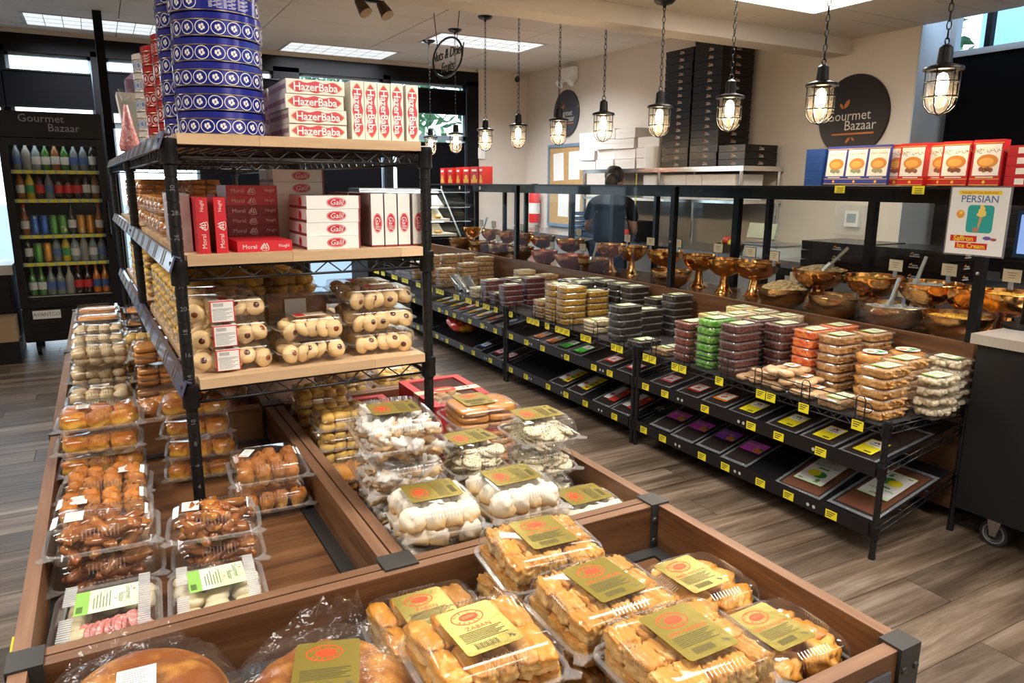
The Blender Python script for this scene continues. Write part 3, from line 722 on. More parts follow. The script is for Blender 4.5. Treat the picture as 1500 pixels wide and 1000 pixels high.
def scatter(kind, w, d, z0, z1, seed=0):
    hb_ = z1
    """list of (name, mesh, loc, rot) for one box of food"""
    q = random.Random(seed); L_ = []
    def put(n, me, x, y, z, rx=0, ry=0, rz=0): L_.append((n, me, (x, y, z), (rx, ry, rz)))
    j = lambda a: q.uniform(-a, a)
    if kind == 'zaban':
        for lay in range(2):
            for c in range(5):
                for r_ in range(2):
                    me = lump('pastry_stick', .034, .078, .029, CR['puff'], 6, .16, q.randint(0, 4), 10, 4, True, 'layer')
                    put('pastry_stick', me, (c - 2) * (w - .02) / 5.05 + j(.003), (r_ - .5) * d * .47 + j(.003), z0 + lay * .029, j(.05), j(.06), j(.12))
    elif kind == 'nazook':
        for lay in range(2):
            for c in range(5):
                for r_ in range(3):
                    me = lump('pastry_piece', .034, .050, .032, CR['nazook'], 6, .20, q.randint(0, 5), 12, 5, True, 'crimp')
                    put('pastry_piece', me, (c - 2) * (w - .02) / 5.0 + j(.003), (r_ - 1) * d * .31 + j(.003), z0 + lay * .031, j(.08), j(.08), j(.2))
    elif kind == 'gata':
        for c in range(2):
            for r_ in range(3):
                me = lump('pastry_roll', .088, .064, .050, CR['gata'], 2.6, .3, q.randint(0, 3), 10, 4, True, 'layer')
                put('pastry_roll', me, (c - .5) * w * .44 + j(.006), (r_ - 1) * d * .27 + j(.004), z0 + .002 + .004 * (r_ % 2), j(.15), j(.15), j(.5) + .3)
    elif kind in ('muffin', 'omuffin', 'chipmuf'):
        big = kind == 'omuffin'; nx, ny = (3, 2) if big else (4, 3)
        for c in range(nx):
            for r_ in range(ny):
                s = min((w - .02) / nx, (d - .018) / ny) * (1.06 if big else .98)
                me = lump('muffin', round(s, 3), round(s, 3), .040 if big else .05, CR['omuf' if big else 'muffin'], 3.6 if big else 2.5, .2, q.randint(0, 4), 8, 5, True, None if big else 'cake', CR['chip'] if not big and (c + r_) % 2 else None)
                put('muffin', me, (c - (nx - 1) / 2) * (w - .02) / nx + j(.002), (r_ - (ny - 1) / 2) * (d - .018) / ny + j(.002), z0 + q.uniform(0, .006), j(.2), j(.2), j(3))
    elif kind == 'dates':
        for i in range(46):
            me = lump('fritter', .022, .06, .02, CR['date'], 2.2, .35, q.randint(0, 5)); lay = i // 16
            put('fritter', me, j(w / 2 - .034), j(d / 2 - .030), z0 + lay * .016 + q.uniform(0, .006), j(.4), j(.4), q.uniform(0, 3))
    elif kind == 'powder':
        for i in range(48):
            me = lump('powdered_pastry', .034, .046, .026, CR['powder'], 3.2, .6, q.randint(0, 7), 6, 4); lay = i // 16; c, r_ = (i % 16) % 4, (i % 16) // 4
            put('powdered_pastry', me, (c - 1.5) * (w - .03) / 3.9 + j(.008), (r_ - 1.5) * (d - .03) / 3.9 + j(.008), z0 + lay * .019 + q.uniform(0, .005), j(.5), j(.5), q.uniform(0, 3))
    elif kind == 'puffw':
        for lay in range(2):
            for c in range(4):
                for r_ in range(3):
                    me = lump('shell_cookie', .050, .052, .038, CR['puffw'], 2.4, .22, q.randint(0, 5), 7, 4, True, 'dome')
                    put('shell_cookie', me, (c - 1.5) * (w - .022) / 4 + j(.004), (r_ - 1) * (d - .018) / 3 + j(.004), z0 + lay * .026 + q.uniform(0, .003), j(.25), j(.25), q.uniform(0, 3))
    elif kind == 'seed':
        for i in range(80):
            me = lump('seed_cookie', .044, .044, .013, CR['seed'], 2.4, .08, q.randint(0, 3)); lay = i // 16
            put('seed_cookie', me, j(w / 2 - .026), j(d / 2 - .024), z0 + .004 + lay * (hb_ - .040) / 4 + q.uniform(0, .004), j(.6), j(.6), q.uniform(0, 3))
    elif kind in ('yellow', 'ivory', 'nougat', 'cookie'):
        m_ = CR['ivory' if kind == 'cookie' else kind]
        for i in range(24):
            me = lump('cookie', .034, .04, .026, m_, 2.8, .2, q.randint(0, 4)); lay = i // 12; c, r_ = (i % 12) % 4, (i % 12) // 4
            put('cookie', me, (c - 1.5) * (w - .018) / 4 + j(.003), (r_ - 1) * (d - .018) / 3 + j(.003), z0 + lay * .024, j(.2), j(.2), q.uniform(0, 3))
    elif kind == 'brown':
        for lay in range(3):
            for c in range(2):
                me = lump('flat_pastry', w * .44, d * .8, .018, CR['brown'], 6, .06, q.randint(0, 3), 5); put('flat_pastry', me, (c - .5) * w * .43, j(.003), z0 + lay * .0185, j(.03), j(.03), j(.04))
    elif kind == 'butter':
        for i in range(15):
            c = i % 5; r_ = i // 5
            k = ('jamcookie', q.randint(0, 2), q.random() < .3)
            if k not in CACHE:
                b = MB(); vs, fs = superq(.044, .044, .024, 2.2, .06, k[1], 5); b._add(vs, fs, 0); b.T = Matrix.Translation((.002, 0, .0205)); b.lathe([(.0, .0045), (.006, .004), (.009, .001), (.009, -.004)], 12, 1); b.T = None
                CACHE[k] = b.mesh('jam_cookie', [CR['butter'], CR['jamr' if k[2] else 'jam']], True)
            me = CACHE[k]
            if r_ == 0: put('jam_cookie', me, (c - 2) * (w - .012) / 5 + j(.004), -d / 2 + .030 + j(.004), z0 + .022 + j(.004), pi / 2 + q.uniform(-.9, .35), j(.9), j(.8))
            else: put('jam_cookie', me, (c - 2) * (w - .02) / 5 + j(.006), -.012 + (r_ - 1) * .036 + j(.005), z0 + .020 + j(.005), .9 + j(.6), j(.7), q.uniform(0, 3))
    elif kind == 'meat':
        for i in range(9):
            me = lump('salami_slice', .055, .050, .006, CR['meat'], 2.5, .12, q.randint(0, 3)); put('salami_slice', me, -.02 + i * .009 + j(.002), -.03 + j(.004) - i * .002, z0 + .010 + i * .0018, .25, .75 + j(.1), j(.3))
        for i in range(5): put('cheese_piece', lump('cheese_piece', .034, .034, .024, CR['cheese'], 3, .2, i), -.045 + j(.004), -.03 + i * .026, z0 + .006, j(.3), j(.3), q.uniform(0, 3))
        for i in range(6): put('cheese_piece', lump('cheese_piece', .030, .034, .022, CR['cheese'], 3, .2, i % 4), .0 + (i % 3) * .028, .05 + (i // 3) * .028, z0 + .006, j(.3), j(.3), q.uniform(0, 3))
        for i in range(9): put('olive', lump('olive', .017, .021, .017, CR['olive'], 2.2, .05, i % 2), -.045 + i * .0115, -.083 + j(.005), z0 + .006, 0, 0, q.uniform(0, 3))
    elif kind == 'cheese':
        for i in range(14): put('cheese_piece', lump('cheese_piece', .044, .046, .028, CR['cheese'], 2.7, .25, i % 5), (i % 3 - 1) * .045 + j(.005), (i // 3 - 2) * .038 + j(.005), z0 + .004 + q.uniform(0, .006), j(.3), j(.3), q.uniform(0, 3))
        for i in range(5): put('salami_slice', lump('salami_slice', .04, .03, .01, CR['meat'], 2.6, .2, i % 3), .0 + j(.06), -.075 + j(.01), z0 + .03, j(.3), j(.3), q.uniform(0, 3))
    return L_
PROTO = {}
def clampack(nm, kind, w, d, hb, hl, lab, cat, loc, rz=0., lmesh=None, lrot=0., lpos=(0, 0), group=None, seed=0, rot=None, only_top=True):
    """one hinged clear box with its food; alike boxes are copies of the first"""
    key = (nm, kind, w, d, hb, hl, lmesh.name if lmesh else '', round(lrot, 2), lpos, seed)
    if key in PROTO: return dup(PROTO[key], loc, rz, lab, group, rot)
    t = thing(nm, lab, cat, loc, rz, group, rot); base, lid = clam(w, d, hb, hl)
    O('base_tray', base, t); O('lid', lid, t)
    for n_, me, l, r_ in scatter(kind, w - .012, d - .012, .005, hb + hl, seed): O(n_, me, t, l, r_)
    if lmesh: O('label', lmesh, t, (lpos[0], lpos[1], hb + hl + .0022), (0, 0, lrot))
    PROTO[key] = t; return t
# ------------------------------------------------------------------ island: front bin
Z0 = TZ + .005
def stack(n, step, f):
    for i in range(n): f(i, Z0 + i * step)
w, d, hb, hl = .19, .172, .03, .045
def zab(lab, x, y, z, rz, seed=1, label=True, rot=None): return clampack('pastry_box', 'zaban', w, d, hb, hl, lab, 'pastry box', (x, y, z), rz, gold_label('ZABAN') if label else None, R(4), (-.005, .0), 'gold-labelled pastry boxes', seed, rot)
def naz(lab, x, y, z, rz, seed=2, label=True): return clampack('pastry_box', 'nazook', w, d, hb, hl, lab, 'pastry box', (x, y, z), rz, gold_label('LADY NAZOOK') if label else None, R(3), (.005, .005), 'gold-labelled pastry boxes', seed)
zab('clear box of golden pastry sticks against the cross board, gold label', .392, .962, Z0, R(-4))
zab('lower clear box of pastry sticks under the glossy gold-labelled one', .39, .775, Z0, R(-3), 3)
zab('upper clear box of pastry sticks with the brightest gold label, front bin', .388, .772, Z0 + .079, R(-2), 1)
naz('lower clear box of square pastries under the one beside the cross board', .594, .965, Z0, R(6), 4)
naz('upper clear box of square pastries nearest the cross board, olive gold label', .592, .958, Z0 + .079, R(-6))
naz('lower clear box of square pastries in the middle of the front bin', .594, .786, Z0, R(0), 5)
naz('upper clear box of square pastries in the middle of the front bin', .593, .786, Z0 + .079, R(-1), 2)
naz('clear box of square pastries misted with glare, by the front board', .60, .615, Z0 + .092, R(-3), 7)
clampack('pastry_box', 'nazook', .165, .128, .035, .05, 'low clear box supporting the glare-misted pastry box', 'pastry box', (.60, .622, Z0), 0, None, 0, (0, 0), None, 9)
clampack('pastry_box', 'nazook', .165, .128, hb, hl, 'unlabelled clear pastry box low between two gold-labelled ones at the front', 'pastry box', (.408, .618, Z0), R(2), None, 0, (0, 0), None, 10)
for x, y, rz, s, lab in ((.842, .842, -3, 1, 'clear box of large golden pastry rolls in the empty-cornered bin, farther one'), (.842, .668, -4, 2, 'clear box of large golden pastry rolls at the corner bracket, nearer one')):
    t = clampack('pastry_roll_box', 'gata', .172, .165, hb, .042, lab, 'pastry box', (x, y, Z0), R(rz), gold_label('GATA NAZOOK'), R(5), (-.015, .005), 'gold-labelled pastry boxes', s)
    o = O('paper_liner', lump('paper_liner', .05, .03, .05, PAPER, 2.4, .3, 2), t, (.045, .05, .006))
# round breads in bags
def bread(lab, x, y, r, rz, seed, lmesh, spiral, lift=0.):
    t = thing('bagged_bread', lab, 'bread', (x, y, Z0 + .002 + lift), R(rz))
    b = MB(); n = 64
    rings = []
    for i in range(19):
        u = i / 18; a = u * pi / 2; rad = r * (1 - .0 * u) * cos(a) ** .55 if u < 1 else .001; z = .018 + .052 * sin(a)
        rings.append([(rad * cos(2 * pi * j / n), rad * sin(2 * pi * j / n), z + (.009 * abs(sin(1.5 * 2 * pi * j / n + rad * 30)) * min(1, 1.4 * rad / r) if spiral else .007 * noise.noise(Vector((rad * 40 * cos(2 * pi * j / n), rad * 40 * sin(2 * pi * j / n), seed))))) for j in range(n)])
    b.loft([[(r * .9 * cos(2 * pi * j / n), r * .9 * sin(2 * pi * j / n), .002) for j in range(n)]] + rings, 0); part('loaf', b, CR['bread'], t, smooth=True)
    vs, fs = superq(r * 2.12, r * 2.12, .084, 2.6, .10, seed, 10, 7); b = MB(); b._add(vs, fs, 0)
    part('bag', b, BAG, t, smooth=True)
    b = MB(); m_ = 14      # gathered tail of the bag, standing up at the back
    rows = []
    for k in range(6):
        s = k / 5; rows.append([((i / m_ - .5) * (.075 + .09 * (1 - s)) + .03 * s, r * .84 + .035 * s + .007 * sin(i * 1.9 + k), .055 + .04 * s + .009 * sin(i * 1.3 + 2 * k + seed) * s) for i in range(m_ + 1)])
    for a, c in zip(rows, rows[1:]):
        for i in range(m_): b.quad(a[i], a[i + 1], c[i + 1], c[i])
    part('bag_tail', b, BAG, t, smooth=True)
    if lmesh: O('label', lmesh, t, (.0, -.01, .088), (0, 0, R(-12)))
    return t
bread('glazed swirl bread in a clear bag with a white label, front bin', -.018, .935, .112, 8, 3, white_label(.045, .05), 1, .030)
bread('smooth round brown bread in a clear bag with a gold label, front bin', .196, .835, .112, -6, 5, gold_label(''), 0, .04)

# ------------------------------------------------------------------ island: right rear bin
def place(nm, kind, w, d, hb, hl, x, y, labs, rz, lm, lrot, seed, z=Z0, step=None, lpos=(0, .01), group=None, jit=.004):
    """a stack, labels given from the bottom box up"""
    n = len(labs)
    for i, lab in enumerate(labs):
        clampack(nm, kind, w, d, hb, hl, lab, 'food box', (x + rnd.uniform(-jit, jit), y + rnd.uniform(-jit, jit), z + i * (step or hb + hl + .0035)), R(rz + rnd.uniform(-2, 2)), lm if i == n - 1 else None, lrot, lpos, group, seed + i)
def ud(s, n): return ['%s, %s of %s up' % (s, ORD[i], {2: 'two', 3: 'three', 4: 'four', 5: 'five', 6: 'six'}[n]) for i in range(n)]
GL = gold_label('')
place('cookie_box', 'puffw', .160, .165, .03, .045, .502, 1.197, ud('clear box of white shell cookies beside the centre divider bracket', 2), -3, GL, pi / 2, 20)
place('cookie_box', 'puffw', .160, .165, .03, .045, .674, 1.197, ud('clear box of white shell cookies at mid cross board', 2), -2, GL, pi / 2, 24)
place('cookie_box', 'puffw', .155, .155, .03, .045, .848, 1.195, ['low clear box of pale cookies by the far corner bracket, gold label'], -3, GL, pi / 2, 28)
place('powdered_pastry_box', 'powder', .170, .225, .035, .05, .507, 1.405, ud('clear box of sugar-powdered pastries in the tall stack', 3), -4, GL, pi / 2, 30, jit=.008)
place('seed_cookie_box', 'seed', .152, .160, .035, .05, .673, 1.388, ud('clear box of poppy-seed cookies beside the powdered pastries', 2), 3, GL, pi / 2, 34)
place('seed_cookie_box', 'seed', .150, .160, .028, .040, .832, 1.365, ud('clear box of poppy-seed cookies along the outer board', 3), -4, GL, pi / 2, 37)
place('flat_pastry_box', 'brown', .19, .165, .025, .035, .795, 1.59, ud('clear box of flat brown pastries before the red gift box', 3), 0, GL, 0, 41, lpos=(-.01, .02))
place('flat_pastry_box', 'brown', .10, .15, .025, .035, .47, 1.62, ['clear box of brown pastry low behind the powdered stack'], 0, None, 0, 45)
place('yellow_cookie_box', 'yellow', .155, .15, .022, .026, .497, 1.80, ud('clear box of yellow cookies in the shade beside the divider', 3), 0, white_label(.05, .03), 0, 46)
place('yellow_cookie_box', 'yellow', .16, .15, .022, .026, .50, 2.03, ud('clear box of yellow cookies behind the shaded stack', 3), 0, white_label(.05, .03), 0, 46)
place('yellow_cookie_box', 'yellow', .17, .16, .022, .03, .63, 2.27, ud('clear box of bright yellow cookies beyond the red gift boxes', 3), 0, white_label(.05, .03), 0, 49)
place('yellow_cookie_box', 'yellow', .17, .16, .022, .03, .83, 2.30, ud('clear box of yellow cookies behind the large red gift box', 2), 0, white_label(.05, .03), 0, 49)
def giftbox(lab, x, y, w, d, h, rz):
    t = thing('gift_box', lab, 'gift box', (x, y, Z0), R(rz)); rd = mat('red_card', (.50, .03, .04), .45)
    b = MB(); b.box(-w / 2, -d / 2, 0, w / 2, d / 2, .003); f = .022
    for a in (-1, 1): b.box(a * w / 2 - .0015, -d / 2, .003, a * w / 2 + .0015, d / 2, h - .003); b.box(-w / 2 + .002, a * d / 2 - .0015, .003, w / 2 - .002, a * d / 2 + .0015, h - .003)
    part('carton', b, rd, t); b = MB()
    b.box(-w / 2 - .002, -d / 2 - .002, h - .003, -w / 2 + f, d / 2 + .002, h); b.box(w / 2 - f, -d / 2 - .002, h - .003, w / 2 + .002, d / 2 + .002, h); b.box(-w / 2 + f, -d / 2 - .002, h - .003, w / 2 - f, -d / 2 + f, h); b.box(-w / 2 + f, d / 2 - f, h - .003, w / 2 - f, d / 2 + .002, h)
    part('window_frame', b, rd, t); b = MB(); b.box(-w / 2 + f - .004, -d / 2 + f - .004, h - .004, w / 2 - f + .004, d / 2 - f + .004, h - .0032); part('window_film', b, PLAST, t)
    b = MB(); b.box(-w / 2 - .003, -.022, h, w / 2 + .003, .012, h + .0008); b.box(-w / 2 - .0035, -.022, h - .05, -w / 2 - .0025, .012, h); part('paper_band', b, mat('cream_band', (.74, .60, .42), .6), t)
    b = MB(); b.prism([(x_ - .01, y_) for x_, y_, _ in rr(.07, .045, .018, 0)], h + .001, h + .0016, 0); b.disc((-.01, 0, h + .002), .028, n=16, m=1, ry=.012); mb_text(b, 'Gourmet', .012, T(-.01, 0, h + .0022), 2); part('emblem', b, [RED, GOLD, PAPER], t)
    b = MB(); b.box(.035, -.02, h + .001, .08, .008, h + .0015, 0); b.disc((.05, -.004, h + .002), .006, m=1); b.disc((.062, -.008, h + .002), .006, m=2); b.disc((.066, .0, h + .002), .005, m=1); part('sticker', b, [PAPER, RED, mat('green_ink2', (.05, .35, .1), .5)], t)
    q = random.Random(int(x * 1000))
    for i in range(20): O('cookie', lump('cookie', .03, .036, .024, CR['butter'], 2.8, .2, i % 5), t, ((i % 4 - 1.5) * (w - .05) / 4, (i // 4 - 2) * (d - .06) / 5, h - .055), (q.uniform(-.4, .4), q.uniform(-.4, .4), q.uniform(0, 3)))
    b = MB(); b.box(-w / 2 + .003, -d / 2 + .003, h - .06, w / 2 - .003, d / 2 - .003, h - .057); part('insert_tray', b, mat('insert', (.6, .5, .35), .6), t)
giftbox('large red windowed gift box of cookies just past the rack post', .835, 1.885, .19, .29, .14, -1)
giftbox('smaller red windowed gift box half hidden behind the powdered pastries', .608, 1.95, .17, .22, .10, -2)

# ------------------------------------------------------------------ island: left rear bin
d1 = clampack('deli_box', 'meat', .158, .215, .034, .018, 'clear deli box of sliced salami and cheese with a green label', 'deli box', (-.052, 1.253, Z0), R(-3), green_label(), 0, (.0, .02), None, 1)
d2 = clampack('deli_box', 'cheese', .155, .205, .034, .018, 'clear deli box of pale cheeses with a green label', 'deli box', (.115, 1.236, Z0), R(-4), green_label(), R(3), (.0, .025), None, 2)
for t in (d1, d2):
    b = MB()
    for s_ in (-1, 1):
        for i in range(26):
            if s_ < 0 and 9 < i < 16: continue
            b.box(s_ * .055 - .009, -.085 + i * .0066, .0535, s_ * .055 + .009, -.0822 + i * .0066, .0555)
    part('lid_ribs', b, film('rib_plastic', .45, .6, .1, .1), t, kind='stuff')
place('fritter_box', 'dates', .185, .15, .028, .034, -.046, 1.452, ud('clear box of glazed brown fritters beside the outer board', 2), -3, white_label(), 0, 60, lpos=(-.045, .01))
place('fritter_box', 'dates', .165, .13, .026, .032, .135, 1.412, ud('clear box of glazed brown fritters in front of the rack post', 2), -6, white_label(), 0, 63, lpos=(-.04, .015))
place('muffin_box', 'chipmuf', .180, .135, .022, .028, -.048, 1.60, ud('clear box of small muffins behind the glazed fritters', 2), -3, white_label(), 0, 66, lpos=(-.04, .0))
place('muffin_box', 'chipmuf', .180, .135, .022, .028, -.048, 1.742, ud('clear box of small muffins before the saffron cake stack', 2), -3, white_label(), 0, 69, lpos=(.04, .01))
place('muffin_box', 'chipmuf', .165, .165, .030, .032, .278, 1.625, ud('clear box of sesame-topped muffins beside the centre divider', 2), -4, white_label(.022, .045), R(-25), 71, lpos=(-.04, .02))
place('cake_box', 'omuffin', .180, .145, .022, .028, -.048, 1.90, ud('clear box of saffron cakes in the stack at the outer board', 4), -2, white_label(.026, .03), 0, 74, lpos=(-.035, .01))
place('cake_box', 'omuffin', .165, .145, .022, .028, .165, 1.91, ud('clear box of saffron cakes in the stack behind the rack post', 4), -6, None, 0, 74)
place('cookie_box', 'cookie', .175, .15, .028, .034, -.048, 2.24, ud('clear box of crumb cookies behind the saffron cakes', 2), -2, white_label(.04, .028), 0, 81, lpos=(-.03, .0))
place('cookie_box', 'cookie', .18, .15, .028, .036, -.046, 2.42, ud('clear box of light cookies, second row past the saffron cakes', 2), 0, white_label(.05, .02), 0, 83)
for i, (y, s) in enumerate(((2.72, 'ivory buns before the taller pale stacks'), (2.90, 'ivory buns in the middle of the outer board'), (3.12, 'ivory buns before the foil trays'))):
    place('cookie_box', 'ivory', .185, .165, .030, .036, -.046, y, ud('clear box of ' + s, 3), -1, white_label(.025, .02) if i == 1 else None, 0, 85, lpos=(-.05, .03))
def foil(lab, x, y, z):
    if 'foilt' in PROTO: return dup(PROTO['foilt'], (x, y, z), None, lab)
    t = thing('foil_tray', lab, 'foil tray', (x, y, z), group='foil trays near the fridge'); b = MB(); b.loft([rr(.13, .13, .02, 0), rr(.165, .165, .025, .035), rr(.178, .178, .028, .035), rr(.178, .178, .028, .032)], 0, True, False); part('foil_pan', b, CHROME, t, smooth=40)
    b = MB(); b.loft([rr(.172, .172, .026, .036), rr(.16, .16, .025, .052), rr(.13, .13, .02, .055)], 0, False, True); part('lid', b, PLAST, t, smooth=50)
    b = MB(); vs, fs = superq(.15, .15, .03, 5, .1, 3, 6); b._add(vs, fs, 0); part('filling', b, CR['brown'], t, (0, 0, .014), smooth=True); PROTO['foilt'] = t; return t
for x, y, s in ((-.05, 3.62, 'nearer outer'), (-.05, 3.83, 'farther outer'), (.14, 3.75, 'inner')):
    for i in range(3): foil('silver foil tray with clear lid, %s layer of the %s stack' % (ORD[i], s), x, y, Z0 + i * .058)
t = thing('sesame_bread', 'sesame-topped braided bread in a crinkled bag behind the saffron cakes', 'bread', (.15, 2.40, Z0), R(25))
b = MB()
for i in range(5): vs, fs = superq(.07, .12, .06, 2.3, .1, i); b._add([(x + (i - 2) * .045, y, z + .03) for x, y, z in vs], fs, 0)
part('loaf', b, mat('sesame_crust', (.50, .17, .03), .35, noise_=(70, (.80, .62, .36), .58, .64)), t, smooth=True); b = MB(); vs, fs = superq(.30, .17, .115, 2.8, .12, 4, 8, 8); b._add(vs, fs, 0); part('bag', b, BAG, t, smooth=True)
place('flat_pastry_box', 'brown', .16, .15, .03, .04, .12, 2.62, ud('clear box of tan layered pastry behind the sesame bread', 3), -3, None, 0, 90)
place('cookie_box', 'yellow', .16, .15, .03, .04, .10, 2.83, ud('clear box of amber cookies between the rack posts', 3), -3, None, 0, 93)
place('cookie_box', 'yellow', .16, .15, .03, .04, .30, 2.55, ud('clear box of amber cookies under the far rack shelf', 3), 0, None, 0, 93)
place('muffin_box', 'chipmuf', .165, .15, .03, .032, .28, 2.35, ud('clear box of muffins deep under the rack', 3), 0, None, 0, 96)

# ------------------------------------------------------------------ on the wire shelf: top tier
TOP, MID, LOW = BZ
def sx(x, y): return x - (y - 1.707) * sin(SROT)
BLUE = mat('cobalt_tin', (.018, .026, .30), .22, .25, coat=.6); TGOLD = mat('tin_gold_edge', (.62, .50, .28), .25, 1.)
def tin(lab, x, y, z, col, ink, r=.0925, h=.0485, k='b', group=None, rz=0.):
    key = ('tin', k)
    if key in PROTO: return dup(PROTO[key], (x, y, z), rz, lab)
    t = thing('round_tin', lab, 'tin', (x, y, z), rz, group)
    b = MB(); b.lathe([(0, .0), (r - .002, 0), (r, .002), (r, h * .70)], 40, 0); b.lathe([(r + .0012, .0012), (r + .0012, .0028), (r, .0036)], 40, 1); part('tin_body', b, [col, TGOLD], t, smooth=40)
    b = MB(); b.lathe([(r + .0006, h * .66), (r + .0016, h * .67), (r + .0016, h * .70), (r + .0006, h * .715)], 40, 1); b.lathe([(r + .0006, h * .71), (r + .0006, h * .97), (r - .003, h), (0, h)], 40, 0); part('lid', b, [col, TGOLD], t, smooth=40)
    b = MB(); g = MB(); n = 18; zc = h * .36; a_, b_ = .0150, .0140
    def q(u, v, ph, o=.0006): a = ph + u / r; return ((r + o) * cos(a), (r + o) * sin(a), zc + v)
    for j in range(9):      # the printed information panel in place of four emblems
        for c0 in range(3):
            u0, u1, v0 = -.042 + c0 * .030, -.042 + c0 * .030 + (.024, .018, .026)[(j + c0) % 3], .010 - j * .0025
            o = len(g.v); g.v += [q(u0, v0, 1.5 * 2 * pi / n), q(u1, v0, 1.5 * 2 * pi / n), q(u1, v0 + .0009, 1.5 * 2 * pi / n), q(u0, v0 + .0009, 1.5 * 2 * pi / n)]; g.f.append((o, o + 1, o + 2, o + 3)); g.m.append(0)
    for i in range(4, n):
        ph = 2 * pi * i / n
        P = [(cos(2 * pi * j / 18), sin(2 * pi * j / 18)) for j in range(18)]
        o = len(b.v); b.v += [q(c * a_, s * b_, ph) for c, s in P] + [q(c * (a_ - .0016), s * (b_ - .0016), ph) for c, s in P]
        for j in range(18): b.f.append((o + j, o + (j + 1) % 18, o + 18 + (j + 1) % 18, o + 18 + j)); b.m.append(0)
        for du, dv, ru, rv_ in ((-.004, .001, .0028, .0046), (.0012, .0045, .003, .0028), (.0035, -.001, .003, .0034), (-.0005, -.0045, .0026, .0022)):
            o = len(b.v); b.v += [q(du + ru * c, dv + rv_ * s, ph) for c, s in P[::2]]; b.f.append(tuple(range(o, o + 9))); b.m.append(0)
    part('emblem_band', b, ink, t); part('information_panel', g, ink, t, kind='stuff'); PROTO[key] = t; return t
for i in range(8): tin('cobalt blue round tin, %s up in the tall front stack' % ORD[i], .262 + rnd.uniform(-.002, .002), 1.812 + rnd.uniform(-.002, .002), TOP + i * .0495, BLUE, PAPER, group='blue round tins', rz=R(-128 + (0, 20)[i % 2]) if i in (5, 6) else rnd.uniform(.3, 1.6))
for i in range(7): tin('cobalt blue round tin, %s up in the stack behind the front one' % ORD[i], .25, 2.01, TOP + i * .0495, BLUE, PAPER, rz=i * .4)
REDT = mat('red_tin', (.52, .014, .02), .25, .2, coat=.5); WHT = mat('white_tin', (.74, .70, .66), .3, .1, coat=.4)
for s, (x, y) in enumerate(((.25, 2.26), (.235, 2.47))):
    for i in range(5): tin('red round tin with white oval emblems, %s up in the %s red stack' % (ORD[i], ('nearer', 'farther')[s]), x, y, TOP + i * .056, REDT, PAPER, .088, .055, 'r', 'red round tins', rz=i * .7)
for i in range(5): tin('white round tin with blue emblems, %s up behind the red stacks' % ORD[i], .22, 2.70, TOP + i * .058, WHT, mat('blue_ink', (.05, .2, .55), .5), .085, .057, 'w', 'white round tins', rz=i * .5)
t = thing('gift_bag', 'pale grey paper gift box standing beside the white tins', 'gift box', (.150, 2.955, TOP)); b = MB(); b.loft([rr(.085, .11, .001, 0, 1), rr(.125, .13, .001, .195, 1)], 0); part('carton', b, mat('grey_card', (.60, .60, .56), .5), t); b = MB(); b.box(-.048, -.0665, .03, -.004, -.0655, .17); part('side_print', b, mat('mint_print', (.36, .47, .44), .4), t, rot=(R(3), 0, 0))
t = thing('candy_bag', 'pink candy in a pointed clear bag on the far corner of the top shelf', 'candy bag', (.110, 2.83, TOP)); b = MB(); b.lathe([(.028, 0), (.032, .02), (.018, .08), (.006, .15)], 14, c0=True, c1=True); part('candies', b, mat('pink_candy', (.70, .22, .24), .4, noise_=(120, (.85, .55, .55), .5, .6)), t, smooth=True); b = MB(); b.lathe([(.033, 0), (.036, .025), (.022, .09), (.009, .16), (.02, .20)], 14); part('bag', b, BAG, t, smooth=True)
t = thing('gift_bag', 'small purple wrapped packet leaning above the grey gift box', 'gift bag', (.18, 3.12, TOP)); b = MB(); b.loft([rr(.09, .08, .01, 0), rr(.11, .09, .01, .26), rr(.03, .02, .005, .30)], 0); part('wrapping', b, mat('plum_wrap', (.16, .10, .16), .3), t, smooth=40)

CREAM = mat('cream_card', (.80, .77, .68), .5)
HZ = mat('crimson_plaque', (.62, .07, .10), .4); HZG = mat('plaque_edge', (.62, .34, .10), .4); LAV = mat('mauve_print', (.34, .20, .26), .5)
def hazer():
    """candy carton .132 wide, .20 deep, .0315 high; plaque on the short face"""
    if 'hz' in CACHE: return CACHE['hz']
    w, d, h = .131, .20, .0310; b = MB(); b.box(-w / 2, 0, 0, w / 2, d, h, 0); body = b.mesh('carton', [CREAM])
    b = MB(); b.T = Matrix.Translation((0, -.0005, h / 2)) @ FACE_Y
    def plaque(s, m, z):
        P = []
        for i in range(25): u = -1 + 2 * i / 24; P.append((u * .058 * s, (.0102 + .0021 * cos(u * 3 * pi) - .0062 * abs(u) ** 9 - .0012 * abs(u) ** 2) * s)); P[-1] = (P[-1][0], max(P[-1][1], .0008))
        P += [(x, -y) for x, y in P[::-1]]; b._add([(x, y, z) for x, y in P], [tuple(range(len(P)))[::-1]][0:1], m)
    plaque(1.05, 1, 0); plaque(1.0, 0, .0002); mb_text(b, 'HazerBaba', .0235, T(0, -.001, .0005), 2, space=.98, bold=.018)
    b.T = Matrix.Translation((-w / 2 - .0004, d / 2, h / 2)) @ FACE_X; b.box(-d * .46, -.004, 0, d * .46, .006, .0002, 3)
    b.T = None; pr = b.mesh('printing', [HZ, HZG, PAPER, LAV]); CACHE['hz'] = (body, pr); return CACHE['hz']
def hbox(lab, x, y, z, rot=(0, 0, 0)):
    t = thing('candy_box', lab, 'candy box', (x, y, z), group='white candy boxes with crimson plaques', rot=rot); a, c = hazer(); O('carton', a, t); O('printing', c, t); return t
hy = 1.728
